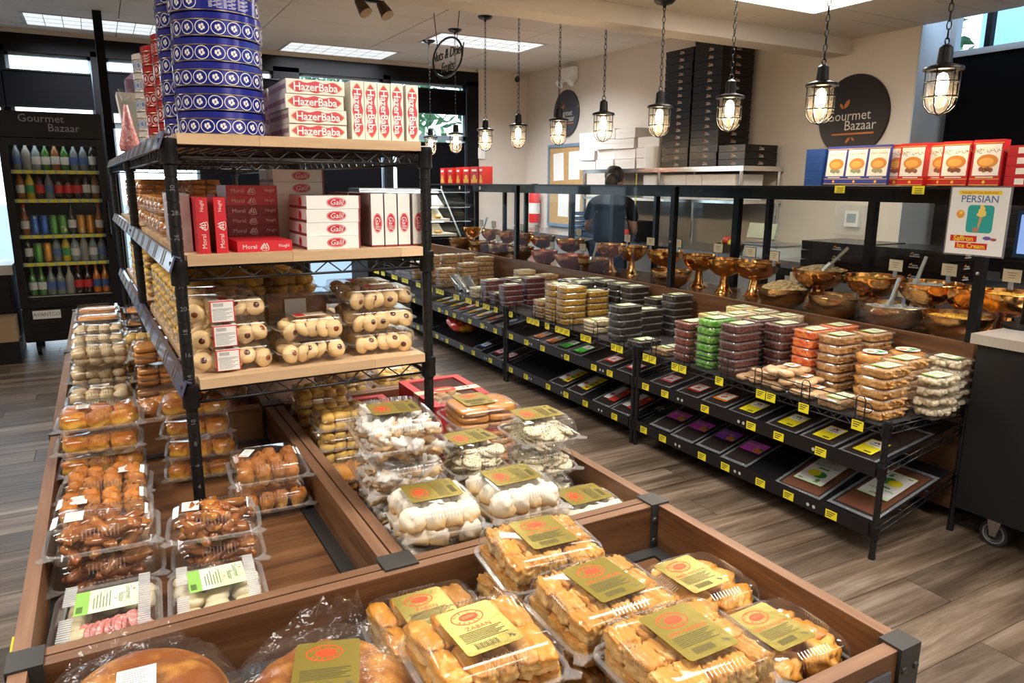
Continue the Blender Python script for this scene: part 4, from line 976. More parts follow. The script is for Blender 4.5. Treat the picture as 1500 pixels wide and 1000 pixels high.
for r_ in range(2):
    for i in range(4): hbox('white candy box lying flat with crimson plaque, %s up, %s row' % (ORD[i], ('front', 'rear')[r_]), .452 + rnd.uniform(-.003, .003) + (.003 if i < 2 else 0), hy + r_ * .21 + rnd.uniform(0, .004), TOP + i * .0318, (0, 0, R(rnd.uniform(-.6, .6))))
for i in range(5): hbox('white candy box standing upright, %s from the flat pile' % ORD[i], .5355 + i * .0330 + (.006 if i == 4 else 0), hy + .006 + rnd.uniform(0, .006), TOP + .0665, (0, R(90), 0))
for i in range(5): hbox('white candy box standing upright in the hidden rear row, %s from the flat pile' % ORD[i], .5355 + i * .0330, hy + .22, TOP + .0665, (0, R(90), 0))

# ------------------------------------------------------------------ middle tier
MR = mat('scarlet_card', (.56, .015, .03), .4); MRD = mat('maroon_card', (.27, .02, .035), .45)
def moral(col, w=.121, d=.16, h=.024):
    k = ('moral', col.name)
    if k in CACHE: return CACHE[k]
    b = MB(); b.box(-w / 2, 0, 0, w / 2, d, h); a = b.mesh('carton', [col]); b = MB(); b.T = Matrix.Translation((0, -.0004, h / 2)) @ FACE_Y
    mb_text(b, 'Moral', .0135, T(-.034, -.001, 0), 0); mb_text(b, 'Noghl', .010, T(.042, 0, 0), 0)
    for i in range(4): b.T = Matrix.Translation((0, -.0004, h / 2)) @ FACE_Y @ Matrix.Translation((-.008 + i * .0045, -.002 + i % 2 * .003, 0)) @ Matrix.Rotation(-.5 + i * .3, 4, 'Z'); b.box(-.0011, -.005, 0, .0011, .006, .0001)
    b.T = Matrix.Translation((0, -.0004, h / 2)) @ FACE_Y @ Matrix.Translation((.0, -.007, 0)); b.disc((0, .0, 0), .009, n=16, ry=.0035, inner=.0012)
    b.T = None; CACHE[k] = (a, b.mesh('printing', [mat('pale_pink_ink', (.86, .70, .66), .5)])); return CACHE[k]
def mbox(lab, x, y, z, rot=(0, 0, 0), col=None):
    t = thing('candy_box', lab, 'candy box', (x, y, z), group='red sugar-almond boxes', rot=rot); a, c = moral(col or MR); O('carton', a, t); O('printing', c, t); return t
mbox('scarlet candy box standing upright next to the rack post', .206, 1.733, MID + .0605, (0, R(-90), 0)).rotation_euler = (0, R(-90), R(0))
mbox('scarlet candy box standing upright beside the lying one', .243, 1.733, MID + .0605, (0, R(-90), R(-2)))
mbox('scarlet candy box lying alone on the middle board', .302 + .021, 1.736, MID, (0, 0, R(1)))
for i in range(6): mbox('dark red candy box, %s up in the pile behind the lying one' % ORD[i], .335, 1.93, MID + i * .0245, (0, 0, 0), MR if i > 3 else MRD)
for i in range(5): mbox('maroon candy box, %s up in the pile deep on the middle board' % ORD[i], .47, 2.16, MID + i * .0245, (0, 0, 0), MRD)
for i in range(5): mbox('maroon candy box, %s up in the pile at the back near the standing packs' % ORD[i], .335, 2.13, MID + i * .0245, (0, 0, 0), MRD)
for i in range(3):
    t = thing('wrapped_box', 'pink film-wrapped box standing on edge by the label strip, %s along' % ORD[i], 'candy box', (.165 + (i > 1) * .0, 1.80 + i * .14, MID)); b = MB(); b.box(-.012, 0, 0, .012, .125, .125); part('carton', b, mat('dusty_pink', (.42, .26, .25), .4, noise_=(14, (.50, .42, .36), .45, .6)), t); b = MB(); b.box(-.0135, -.001, 0, .0135, .1265, .1275); part('wrapping', b, BAG, t); b = MB(); b.box(.0122, .0, .0, .0128, .02, .125); part('red_edge', b, MR, t)
GR = mat('galil_red', (.58, .02, .04), .4); GW = mat('white_card', (.80, .79, .76), .45)
def galil():
    if 'gal' in CACHE: return CACHE['gal']
    w, d, h = .128, .18, .0305; b = MB(); b.box(-w / 2, 0, 0, w / 2, d, h, 0); b.box(-w / 2 - .0003, .003, 0, w / 2 + .0003, d, .006, 1); b.box(w / 2 - .004, -.0003, 0, w / 2 + .0004, d, h, 1); a = b.mesh('carton', [GW, mat('maroon_edge', (.26, .04, .05), .5)])
    b = MB(); b.T = Matrix.Translation((.006, -.0006, h / 2)) @ FACE_Y; b.disc((0, 0, 0), .0235, n=28, m=0, ry=.0115); b.T = b.T @ Matrix.Translation((0, 0, .0003)); b.disc((0, 0, 0), .0222, n=28, m=1, ry=.0102, inner=.0007); mb_text(b, 'Galil', .0175, T(0, -.0005, .0001), 1, shear=.25)
    b.T = Matrix.Translation((-w / 2 - .0006, d * .35, h / 2)) @ FACE_X; b.disc((0, 0, 0), .014, n=20, m=0, ry=.011); b.T = None
    CACHE['gal'] = (a, b.mesh('printing', [GR, PAPER])); return CACHE['gal']
def gbox(lab, x, y, z, rot=(0, 0, 0)):
    t = thing('candy_box', lab, 'candy box', (x, y, z), group='white boxes with red oval badges', rot=rot); a, c = galil(); O('carton', a, t); O('printing', c, t); return t
for i in range(4): gbox('white candy box with red oval badge, %s up in the front flat pile' % ORD[i], .486 + (3 - i) * -.0015, 1.735 + (.004 * (i > 0)), MID + i * .0312, (0, 0, 0))
for i in range(6): gbox('white candy box with red oval badge, %s up in the taller pile behind' % ORD[i], .455, 1.945, MID + i * .0312, (0, 0, 0))
for i in range(4): gbox('white candy box with red oval badge standing on end, %s from the flat pile' % ORD[i], .5775 + i * .0345 + (.004 if i == 3 else 0), 1.742, MID + .0645, (0, R(90), 0))
for i in range(4): gbox('white candy box with red oval badge standing in the hidden rear row, %s along' % ORD[i], .5775 + i * .0345, 1.935, MID + .0645, (0, R(90), 0))

# ------------------------------------------------------------------ lowest tier: jam-centred butter cookies
def slab_label(w, h):
    k = ('slab', w, h)
    if k not in CACHE:
        b = MB(); b.T = FACE_Y; b.box(-w / 2, -h / 2, -.0005, w / 2, h / 2, 0, 1); b.box(-w / 2 + .0025, -h / 2 + .001, 0, w / 2 - .0025, h / 2 - .0025, .0004, 0)
        for i in range(9): b.box(-w * .4, h * .12 - i * h * .065, .0005, w * (.4 - .13 * (i % 3)), h * .12 - i * h * .065 + h * .02, .0006, 2)
        for i in range(14): b.box(-w * .36 + i * w * .03, h * .24, .0005, -w * .36 + i * w * .03 + w * .016, h * .40, .0006, 2)
        b.T = None; b.box(-w / 2, .0, h / 2, w / 2, .06, h / 2 + .0006, 0); b.box(-w * .05, .012, h / 2 + .0007, w * .3, .05, h / 2 + .001, 1); CACHE[k] = b.mesh('label', [PAPER, RED, mat('grey_ink', (.25, .25, .26), .6)])
    return CACHE[k]
def butter(lab, x, y, z, w, rz, lm, seed):
    key = ('butter', w, seed, lm)
    if key in PROTO: return dup(PROTO[key], (x, y, z), R(rz), lab)
    t = thing('cookie_box', lab, 'cookie box', (x, y, z), R(rz), 'clear boxes of jam-centred cookies'); d = .125; h = .054
    b = MB(); b.loft([rr(w - .016, d - .016, .008, 0), rr(w - .008, d - .008, .008, .031)], 0, True, False); b.loft([rr(w - .008, d - .008, .008, .031), rr(w + .006, d + .006, .01, .031), rr(w + .006, d + .006, .01, .034)], 1, False, False); part('base_tray', b, [PLAST, RIM], t, smooth=50)
    b = MB(); b.loft([rr(w + .004, d + .004, .01, .0345), rr(w - .01, d - .01, .008, .035), rr(w - .014, d - .014, .006, h - .002), rr(w - .02, d - .02, .006, h)], 0, False, True); part('lid', b, PLAST, t, smooth=50)
    for n_, me, l, r_ in scatter('butter', w - .01, d, .003, h, seed): O(n_, me, t, l, r_)
    if lm: O('label', slab_label(.052, .048), t, (-.012, -d / 2 - .0025, .029))
    else: b = MB(); b.box(-.03, -.03, h + .001, .045, .02, h + .0016, 0); b.box(-.028, -.026, h + .0017, -.005, .014, h + .002, 1); part('label', b, [mat('cream_band', (.74, .60, .42), .6), RED], t)
    PROTO[key] = t; return t
for i in range(3): butter('clear jam-cookie box with white label, %s up by the rack post' % ORD[i], .236 + i * -.003, 1.800, LOW + i * .0565, .178, 1 + i * .5, True, i)
for i in range(2): butter('clear jam-cookie box, %s up in the middle pile of two' % ORD[i], .415, 1.786 + i * .003, LOW + i * .0565, .162, 3, False, 10 + i)
for i in range(3): butter('clear jam-cookie box, %s up in the pile beside the outer post' % ORD[i], .604 - i * .003, 1.808, LOW + i * .0565, .178, -1, False, 20 + i)
for c, x in enumerate((.24, .42, .60)):
    for i in range(3): butter('clear jam-cookie box, %s up in the %s pile of the row behind' % (ORD[i], ('post-side', 'middle', 'outer')[c]), x, 1.945, LOW + i * .0565, .162, 0, False, 10 + i % 2) if c != 1 or i < 1 else None
def rollpack(lab, x, y, z):
    t = thing('cookie_roll', lab, 'cookie roll', (x, y, z)); b = MB(); b.T = Matrix.Translation((0, 0, .034)) @ Matrix.Rotation(pi / 2, 4, 'Y'); b.lathe([(.0, -.075), (.032, -.075), (.032, .075), (0, .075)], 16); b.T = None; part('cookies', b, mat('dark_crumb', (.28, .13, .04), .6, noise_=(60, (.42, .22, .08), .5, .7)), t, smooth=40)
    b = MB(); b.box(-.082, -.036, 0, .082, .036, .072); part('clear_case', b, PLAST, t); b = MB(); b.box(-.035, -.0375, .004, .02, -.0365, .066); part('label', b, PAPER, t)
rollpack('brown cookie roll with white label, lying on the middle pile behind the cookie boxes', .43, 1.955, LOW + .066)
for c in range(3):
    for r_ in range(6):
        for i in range(3):
            if c and r_ < 1: continue
            y = 2.02 + r_ * .125
            clampack('small_sweet_box', 'yellow', .13, .11, .022, .026, 'clear amber sweet box on the lowest board, %s up, %s column, %s row' % (ORD[i], ('near', 'mid', 'far')[c], ORD[r_]), 'sweet box', (sx(.205 + c * .145, y) + (.01 if c == 0 else 0), y + .07, LOW + i * .052), 0, None, 0, (0, 0), None, 200)
for r_ in range(5):
    for i in range(2):
        y = 2.35 + r_ * .13
        clampack('small_sweet_box', 'brown', .13, .11, .022, .026, 'small clear box of dark wafers on the middle board, %s up, %s row' % (ORD[i], ORD[r_]), 'sweet box', (sx(.215, y), y, MID + i * .052), 0, None, 0, (0, 0), None, 201)
# far shelf unit stock
oz = su2.location
for c in range(2):
    for r_ in range(5):
        for i in range(3):
            y = 3.10 + r_ * .19
            clampack('small_sweet_box', 'yellow', .13, .11, .022, .026, 'small clear box on the far rack bottom board, %s up, %s column, %s row' % (ORD[i], ('side', 'inner')[c], ORD[r_]), 'sweet box', (sx(.22 + c * .18, y), y, LOW + i * .052), 0, None, 0, (0, 0), None, 200)
            clampack('small_sweet_box', 'brown', .13, .11, .022, .026, 'small clear box on the far rack middle board, %s up, %s column, %s row' % (ORD[i], ('side', 'inner')[c], ORD[r_]), 'sweet box', (sx(.22 + c * .18, y), y, MID + i * .052), 0, None, 0, (0, 0), None, 201)
# ------------------------------------------------------------------ low racks along the nut counter
RX, RD, RL = 2.556, .53, 1.495
racks = []
for i, (y1, nm) in enumerate(((3.125, 'near'), (4.655, 'middle'), (6.185, 'far'), (7.70, 'farthest'))):
    t = wire_unit('wire_rack', 'low three-tier black wire rack, the %s one along the nut counter' % nm, 'wire rack', (RX, y1, 0), -pi / 2, RL, RD, .567, [(.545, .545), (.375, .47), (.125, .255)], False, 'low wire racks')
    racks.append(t)
    for zf, nm2 in ((.375, 'mid'), (.125, 'low')):
        b = MB(); b.box(.018, -.016, zf - .034, RL - .018, -.010, zf + .026); s = part('label_strip', b, STRIPK, t)
        q = random.Random(i * 10 + int(zf * 10)); x = .06
        while x < RL - .1:
            b = MB(); b.box(x, -.018, zf - .030, x + .055, -.0165, zf + .006, 0)
            for k in range(3): b.box(x + .006, -.0183, zf - .004 - k * .009, x + .046 - k * .008, -.0181, zf + .0 - k * .009, 1)
            part('price_tag', b, [YEL, INK], s); x += q.choice((.16, .22, .30))
        b = MB()
        for k in range(3):
            for o in (0, .03): b.disc((.35 + k * .42 + o, -.0165, zf - .012), .008, 'Y', 10)
        part('stud', b, mat('grey_stud', (.5, .5, .5), .4), s, kind='stuff')
    # top tier: guard rails of bent wire and tags clipped to the rail
    for x0, x1 in ((.05, .72), (.78, 1.44)):
        b = MB(); z = .548
        for zz in (.035, .075): b.tube([(x0, -.006, z + zz), (x1 - .03, -.006, z + zz)], .0026, 5)
        b.tube([(x1 - .03, -.006, z + .075)] + [(x1 - .03 + .02 * sin(a * pi / 6), -.006, z + .055 + .02 * cos(a * pi / 6)) for a in range(7)] + [(x1 - .03, -.006, z + .035)], .0026, 5)
        xx = x0 + .06
        while xx < x1 - .02:
            b.tube([(xx, -.008, z - .02), (xx, -.008, z + .085), (xx + .01, -.008, z + .098), (xx + .03, -.008, z + .098), (xx + .04, -.008, z + .085), (xx + .04, -.008, z - .02)], .0026, 5); xx += .26
        part('wire_guard', b, WIRE, t, smooth=True)
    q = random.Random(50 + i); x = .05
    while x < RL - .12:
        for k in range(q.choice((1, 2, 3))):
            if x > RL - .1: break
            b = MB(); b.box(x, -.015, .505, x + .052, -.0135, .545, 0)
            for kk in range(3): b.box(x + .006, -.0153, .536 - kk * .009, x + .044 - kk * .008, -.0151, .540 - kk * .009, 1)
            part('price_tag', b, [YEL, INK], t); x += .058
        x += q.choice((.07, .12, .2))
    b = MB(); b.box(0.02, .01, .5462, RL - .02, RD - .01, .5478); part('shelf_liner', b, film('liner', .10, .3, .04, .15, (.8, .8, .82), hazecol=(.3, .3, .32)), t)
    for zf, zb in ((.375, .47), (.125, .255)):
        b = MB(); b.quad((.02, .005, zf + .004), (RL - .02, .005, zf + .004), (RL - .02, RD - .005, zb + .004), (.02, RD - .005, zb + .004)); b.quad((.02, .005, zf + .003), (RL - .02, .005, zf + .003), (RL - .02, RD - .005, zb + .003), (.02, RD - .005, zb + .003)); part('shelf_liner', b, mat('dark_liner', (.010, .010, .012), .3, spec=.3), t)

def granular(nm, c1, c2, sc, rough=.5, coat=0., bump=('voronoi', 90, .8)): return mat(nm, c1, rough, noise_=(sc, c2, .46, .56), rv=.10, bump=bump, coat=coat)
TUBM = dict(black=granular('black_dates', (.008, .006, .005), (.028, .018, .012), 60, .3, .3), red=granular('dark_barberries', (.05, .008, .009), (.13, .02, .02), 90, .35, .3), brick=granular('brick_paste', (.16, .03, .016), (.24, .06, .035), 50, .4),
            green=granular('green_kiwi', (.06, .30, .02), (.22, .50, .06), 40, .4, .2), orange=granular('candied_papaya', (.78, .10, .02), (.86, .26, .05), 45, .35, .3), gold=granular('golden_raisins', (.30, .155, .01), (.48, .28, .03), 70, .4, .2),
            pine=granular('dried_pineapple', (.74, .54, .18), (.84, .70, .34), 40, .5), pale=granular('pale_seeds', (.60, .48, .26), (.74, .64, .44), 70, .6), chick=granular('roasted_chickpeas', (.66, .54, .34), (.80, .72, .54), 40, .6), flake=granular('brown_flakes', (.42, .20, .06), (.62, .34, .12), 40, .5),
            stick=granular('spiced_sticks', (.55, .26, .06), (.68, .38, .12), 30, .45), nut=granular('brown_nuts', (.30, .16, .06), (.52, .34, .16), 60, .55), wine=granular('wine_fruit', (.065, .016, .013), (.15, .05, .04), 70, .4))
def tubmeshes(kind, w, d, h, seed):
    k = ('tub', w, d, h)
    if k not in CACHE:
        b = MB(); b.loft([rr(w - .018, d - .018, .016, 0), rr(w - .008, d - .008, .018, h - .009)], 0, True, False)
        b.loft([rr(w - .008, d - .008, .018, h - .009), rr(w, d, .022, h - .008), rr(w, d, .022, h - .005), rr(w - .010, d - .010, .018, h - .004)], 1, False, False)
        b.loft([rr(w - .010, d - .010, .018, h - .004), rr(w - .016, d - .016, .016, h)], 1, False, False); b.loft([rr(w - .016, d - .016, .016, h), rr(w - .026, d - .026, .012, h - .001)], 0, False, True)
        CACHE[k] = b.mesh('clear_tub', [PLAST, RIM], 50)
        b = MB(); b.box(-w * .29, -d * .27, h + .0002, w * .29, d * .27, h + .0007, 0); b.box(-w * .29, -d * .27, h + .0007, -w * .20, d * .27, h + .0009, 1)
        for i in range(4): b.box(-w * .06, d * .12 - i * .012, h + .0008, w * (.18 - .04 * (i % 2)), d * .12 - i * .012 + .004, h + .001, 2)
        CACHE[('tl', w, d, h)] = b.mesh('label', [mat('pale_tub_label', (.64, .72, .52), .5, noise_=(14, (.76, .78, .68), .4, .6)), mat('green_band', (.26, .52, .10), .5), mat('green_ink', (.12, .2, .06), .6)])
    k2 = ('fill', kind, w, d, h, seed)
    if k2 not in CACHE:
        q = random.Random(seed); b = MB()
        if kind == 'chick':
            for i in range(66): vs, fs = superq(.024, .024, .022, 2, .1, i % 5, 3); b.T = T(q.uniform(-w / 2 + .020, w / 2 - .020), q.uniform(-d / 2 + .020, d / 2 - .020), .001 + (i // 33) * (h - .03) * .9, q.uniform(0, 3)); b._add(vs, fs, 0)
        elif kind in ('stick', 'flake'):
            for i in range(40): vs, fs = superq(*((.055, .013, .010) if kind == 'stick' else (.036, .024, .006)), 3, .25, i % 5, 3); b.T = T(q.choice((-1, 1)) * (w / 2 - .036) if q.random() < .3 else q.uniform(-w / 2 + .036, w / 2 - .036), q.choice((-1, 1)) * (d / 2 - .018) if q.random() < .5 else q.uniform(-d / 2 + .02, d / 2 - .02), .002 + q.random() * (h - .014), q.uniform(0, 3), q.uniform(-.4, .4)); b._add(vs, fs, 0)
            b.T = None; vs, fs = superq(w - .020, d - .020, h - .006, 10, .03, seed, 6); b._add(vs, fs, 0)
        elif kind == 'green':
            for i in range(46):
                r_ = q.uniform(.010, .018); b.T = T(q.uniform(-w / 2 + .028, w / 2 - .028), q.uniform(-d / 2 + .028, d / 2 - .028), .006 + q.random() * (h - .018), q.uniform(0, 3), q.uniform(-1.2, 1.2)); b.tube([(r_ * cos(a * pi / 5), r_ * sin(a * pi / 5), .003 * sin(a)) for a in range(10)], .0038, 4, 0, True)
            b.T = None; vs, fs = superq(w - .020, d - .020, h - .008, 10, .03, seed, 6); b._add(vs, fs, 0)
        else:
            vs, fs = superq(w - .016, d - .016, h - .004, 12, 0, 0, 8); vs = [(x, y, max(.001, z + .005 * noise.noise(Vector((x * 70, y * 70, seed))) * (z > .01))) for x, y, z in vs]; b._add(vs, fs, 0)
        b.T = None; CACHE[k2] = b.mesh('contents', TUBM[kind], True)
    return CACHE[k], CACHE[k2], CACHE[('tl', w, d, h)]
def tub(kind, lab, x, y, z, rz, seed, lid_label, w=.185, d=.128, h=.041):
    t = thing('clear_tub', lab, 'food tub', (x, y, z), rz, 'clear tubs of dried fruit and nuts'); a, c, l = tubmeshes(kind, w, d, h, seed); O('container', a, t); O('contents', c, t, (0, 0, .001))
    if lid_label: O('label', l, t)
RZT = .550
def tubs(kind, what, where, x, y, n, rz=0., w=.185, d=.128, h=.041):
    for i in range(n):
        lab = 'tub of %s, %s from the bottom, %s' % (what, ORD[i], where)
        tub(kind, lab, x + rnd.uniform(-.003, .003), y + rnd.uniform(-.002, .002), RZT + i * (h + .0012), R(rz + rnd.uniform(-1.5, 1.5)), i % 3, i == n - 1, w, d, h)
# near rack (counted from the register end)
tubs('stick', 'spiced sticks', 'stack at the rack corner post', 2.665, 1.735, 5)
tubs('stick', 'spiced sticks', 'stack behind the corner one', 2.862, 1.78, 5)
tubs('chick', 'roasted chickpeas', 'front stack of that kind', 2.865, 1.645, 4)
tubs('chick', 'roasted chickpeas', 'stack against the counter board', 3.04, 1.70, 5, 90, .165, .12)
def roundtub(lab, x, y, z, i):
    t = thing('round_tub', lab, 'food tub', (x, y, z), 0, 'round clear tubs'); b = MB(); b.lathe([(0, 0), (.068, 0), (.078, .036), (.084, .037), (.084, .041), (.076, .043), (.070, .048), (0, .0485)], 28); part('container', b, PLAST, t, smooth=40)
    b = MB(); b.lathe([(0, .002), (.066, .002), (.074, .034), (.05, .04), (0, .038)], 20); part('contents', b, TUBM['orange'] if i else mat('apricot', (.72, .30, .06), .4, noise_=(40, (.82, .46, .14), .45, .65), bump=('voronoi', 60, .8)), t, smooth=True)
    b = MB(); b.disc((0, 0, .0492), .05, n=24, m=0); b.disc((-.02, .01, .0496), .016, n=10, m=1); b.disc((.018, -.008, .0496), .014, n=10, m=2); b.box(-.04, -.028, .0496, .04, -.018, .0498, 2); part('label', b, [PAPER, ORANGE, mat('green_ink2', (.05, .35, .1), .5)], t)
for s, (x, y) in enumerate(((2.885, 1.935), (3.055, 1.895))):
    for i in range(4): roundtub('round tub of apricot pieces, %s from the bottom of the %s round stack' % (ORD[i], ('front', 'rear')[s]), x, y, RZT + i * .0505, 0)
tubs('flake', 'brown flakes', 'stack beside the round tubs', 2.865, 2.095, 6)
tubs('flake', 'brown flakes', 'rear stack below the plastic-lined bowl', 3.055, 2.07, 6, 0, .17)
tubs('orange', 'candied red-orange fruit', 'stack behind the rusk bags', 2.865, 2.235, 6)
tubs('orange', 'candied red-orange fruit', 'rear stack against the counter board', 3.055, 2.25, 6, 0, .17)
tubs('red', 'dark red berries', 'stack beside the candied fruit', 3.05, 2.40, 5, 0, .17)
tubs('wine', 'wine-dark fruit', 'stack behind the front wine-dark one', 2.865, 2.40, 6)
tubs('wine', 'wine-dark fruit', 'front stack beside the green tubs', 2.665, 2.50, 6)
tubs('wine', 'wine-dark fruit', 'stack behind the green tubs', 2.865, 2.56, 6)
tubs('pale', 'pale seeds', 'back stack by the heaped nuts', 3.05, 2.56, 6, 0, .17)
tubs('green', 'curled green kiwi', 'only green stack', 2.668, 2.665, 6)
tubs('pale', 'pale seeds', 'stack behind the green tubs toward the counter', 2.865, 2.72, 6)
tubs('pale', 'pale seeds', 'back row by the copper pedestal', 3.05, 2.72, 6, 0, .17)
tubs('brick', 'brick-red paste', 'stack past the green tubs', 2.668, 2.825, 5)
tubs('pine', 'dried pineapple', 'front stack of that kind', 2.93, 2.94, 5, 0, .17)
tubs('pine', 'dried pineapple', 'rear stack of that kind', 3.045, 2.858, 6, 0, .16)
tubs('nut', 'mixed nuts', 'single low tub beside the brick-red stack', 2.655, 2.985, 1)
tubs('black', 'black dates', 'single low tub at the rack joint', 2.655, 3.21, 1)
tubs('nut', 'orange snack', 'low tub beside the corner stack', 2.650, 1.905, 1)
# middle rack
tubs('black', 'black dates', 'front stack of the near date group', 2.662, 3.40, 5)
tubs('black', 'black dates', 'second stack of the near date group', 2.858, 3.44, 4)
tubs('black', 'black dates', 'third stack of the near date group', 3.045, 3.55, 5, 0, .17)
tubs('black', 'black dates', 'tallest rear stack of the near date group', 3.045, 3.38, 6, 0, .17)
tubs('pale', 'pale granola', 'low pair in front of the golden raisins', 2.662, 3.66, 2)
tubs('gold', 'golden raisins', 'front stack of the raisin group', 2.662, 3.975, 6)
tubs('gold', 'golden raisins', 'stack behind the front raisin one', 2.858, 3.99, 5)
tubs('gold', 'golden raisins', 'far stack of the raisin group', 2.662, 4.115, 6)
tubs('nut', 'brown nuts', 'low stack beyond the golden raisins', 2.660, 4.27, 3)
for s, (x, y, n) in enumerate(((3.045, 3.80, 6), (3.045, 3.945, 6), (3.045, 4.10, 6), (3.045, 4.25, 6), (2.858, 4.14, 6), (2.858, 4.28, 6))):
    tubs('black', 'dark dried fruit', '%s stack of the pale-lidded back group' % ORD[s], x, y, n, 0, .17)
tubs('red', 'dark red berries', 'stack near the rack joint', 2.860, 4.44, 5)
tubs('red', 'dark red berries', 'rear stack past the joint', 3.045, 4.43, 4, 0, .17)
# far rack
for s, (x, y, n, k, wh) in enumerate(((2.662, 4.79, 4, 'red', 'dark red berries'), (2.662, 4.95, 2, 'red', 'dark red berries'), (2.662, 5.10, 4, 'red', 'dark red berries'), (2.858, 4.80, 5, 'red', 'dark red berries'), (2.858, 4.96, 4, 'red', 'dark red berries'), (2.858, 5.12, 4, 'red', 'dark red berries'),
                                       (3.045, 4.90, 5, 'nut', 'brown nuts'), (3.045, 5.25, 5, 'pale', 'pale seeds'), (2.858, 5.32, 3, 'pale', 'pale seeds'), (2.662, 5.30, 2, 'pale', 'pale seeds'), (2.858, 5.95, 5, 'nut', 'nut bars'), (3.045, 6.0, 6, 'nut', 'nut bars'), (2.662, 6.0, 4, 'nut', 'nut bars'),
                                       (2.662, 6.35, 6, 'nut', 'nut bars'), (2.858, 6.35, 6, 'nut', 'nut bars'), (3.045, 6.35, 6, 'nut', 'nut bars'), (2.662, 6.62, 4, 'nut', 'nut bars'), (2.858, 6.62, 5, 'nut', 'nut bars'))):
    tubs(k, wh, '%s stack on the far racks' % ORD[s], x, y, n, 0, .175)
# bags of rusks on the near rack
for i, (x, y, z, rz) in enumerate(((2.665, 2.06, 0, 4), (2.665, 2.215, 0, -8), (2.665, 2.365, 0, 5), (2.675, 2.13, .034, 12), (2.68, 2.29, .034, -10), (2.665, 2.20, .068, 3))):
    t = thing('rusk_bag', 'clear bag of sugared rusks with orange label, %s of the heap by the guard wire' % ORD[i], 'snack bag', (x, y, RZT + z), R(rz), 'bags of rusks')
    for k in range(6): O('rusk', lump('rusk', .064, .066, .026, mat('rusk', (.62, .38, .18), .6, noise_=(40, (.74, .56, .36), .45, .7), rv=.12), 3, .2, k % 3), t, ((k % 3 - 1) * .062, (k // 3 - .5) * .068, .004), (rnd.uniform(-.2, .2), rnd.uniform(-.2, .2), rnd.uniform(0, 3)))
    vs, fs = superq(.215, .165, .036, 3.4, .12, i, 6, 9); b = MB(); b._add(vs, fs, 0); part('bag', b, BAG, t, smooth=True); b = MB(); b.box(-.01, -.03, .037, .05, .025, .0376, 0); b.disc((.02, 0, .038), .019, n=14, m=1, ry=.014); part('label', b, [PAPER, ORANGE], t)
# silver pouches on the far rack
for i, (y, rz) in enumerate(((5.55, 20), (5.72, 35))):
    t = thing('foil_pouch', 'silver foil pouch leaning on the far rack, %s of two' % ORD[i], 'pouch', (2.70, y, RZT), R(rz)); b = MB(); b.loft([rr(.14, .06, .02, .0), rr(.15, .05, .02, .05), rr(.15, .02, .008, .11), rr(.15, .004, .001, .16)], 0); o = part('pouch', b, mat('foil', (.6, .68, .74), .25, .9, bump=('noise', 40, .6)), t, rot=(R(-35), 0, 0), smooth=40)

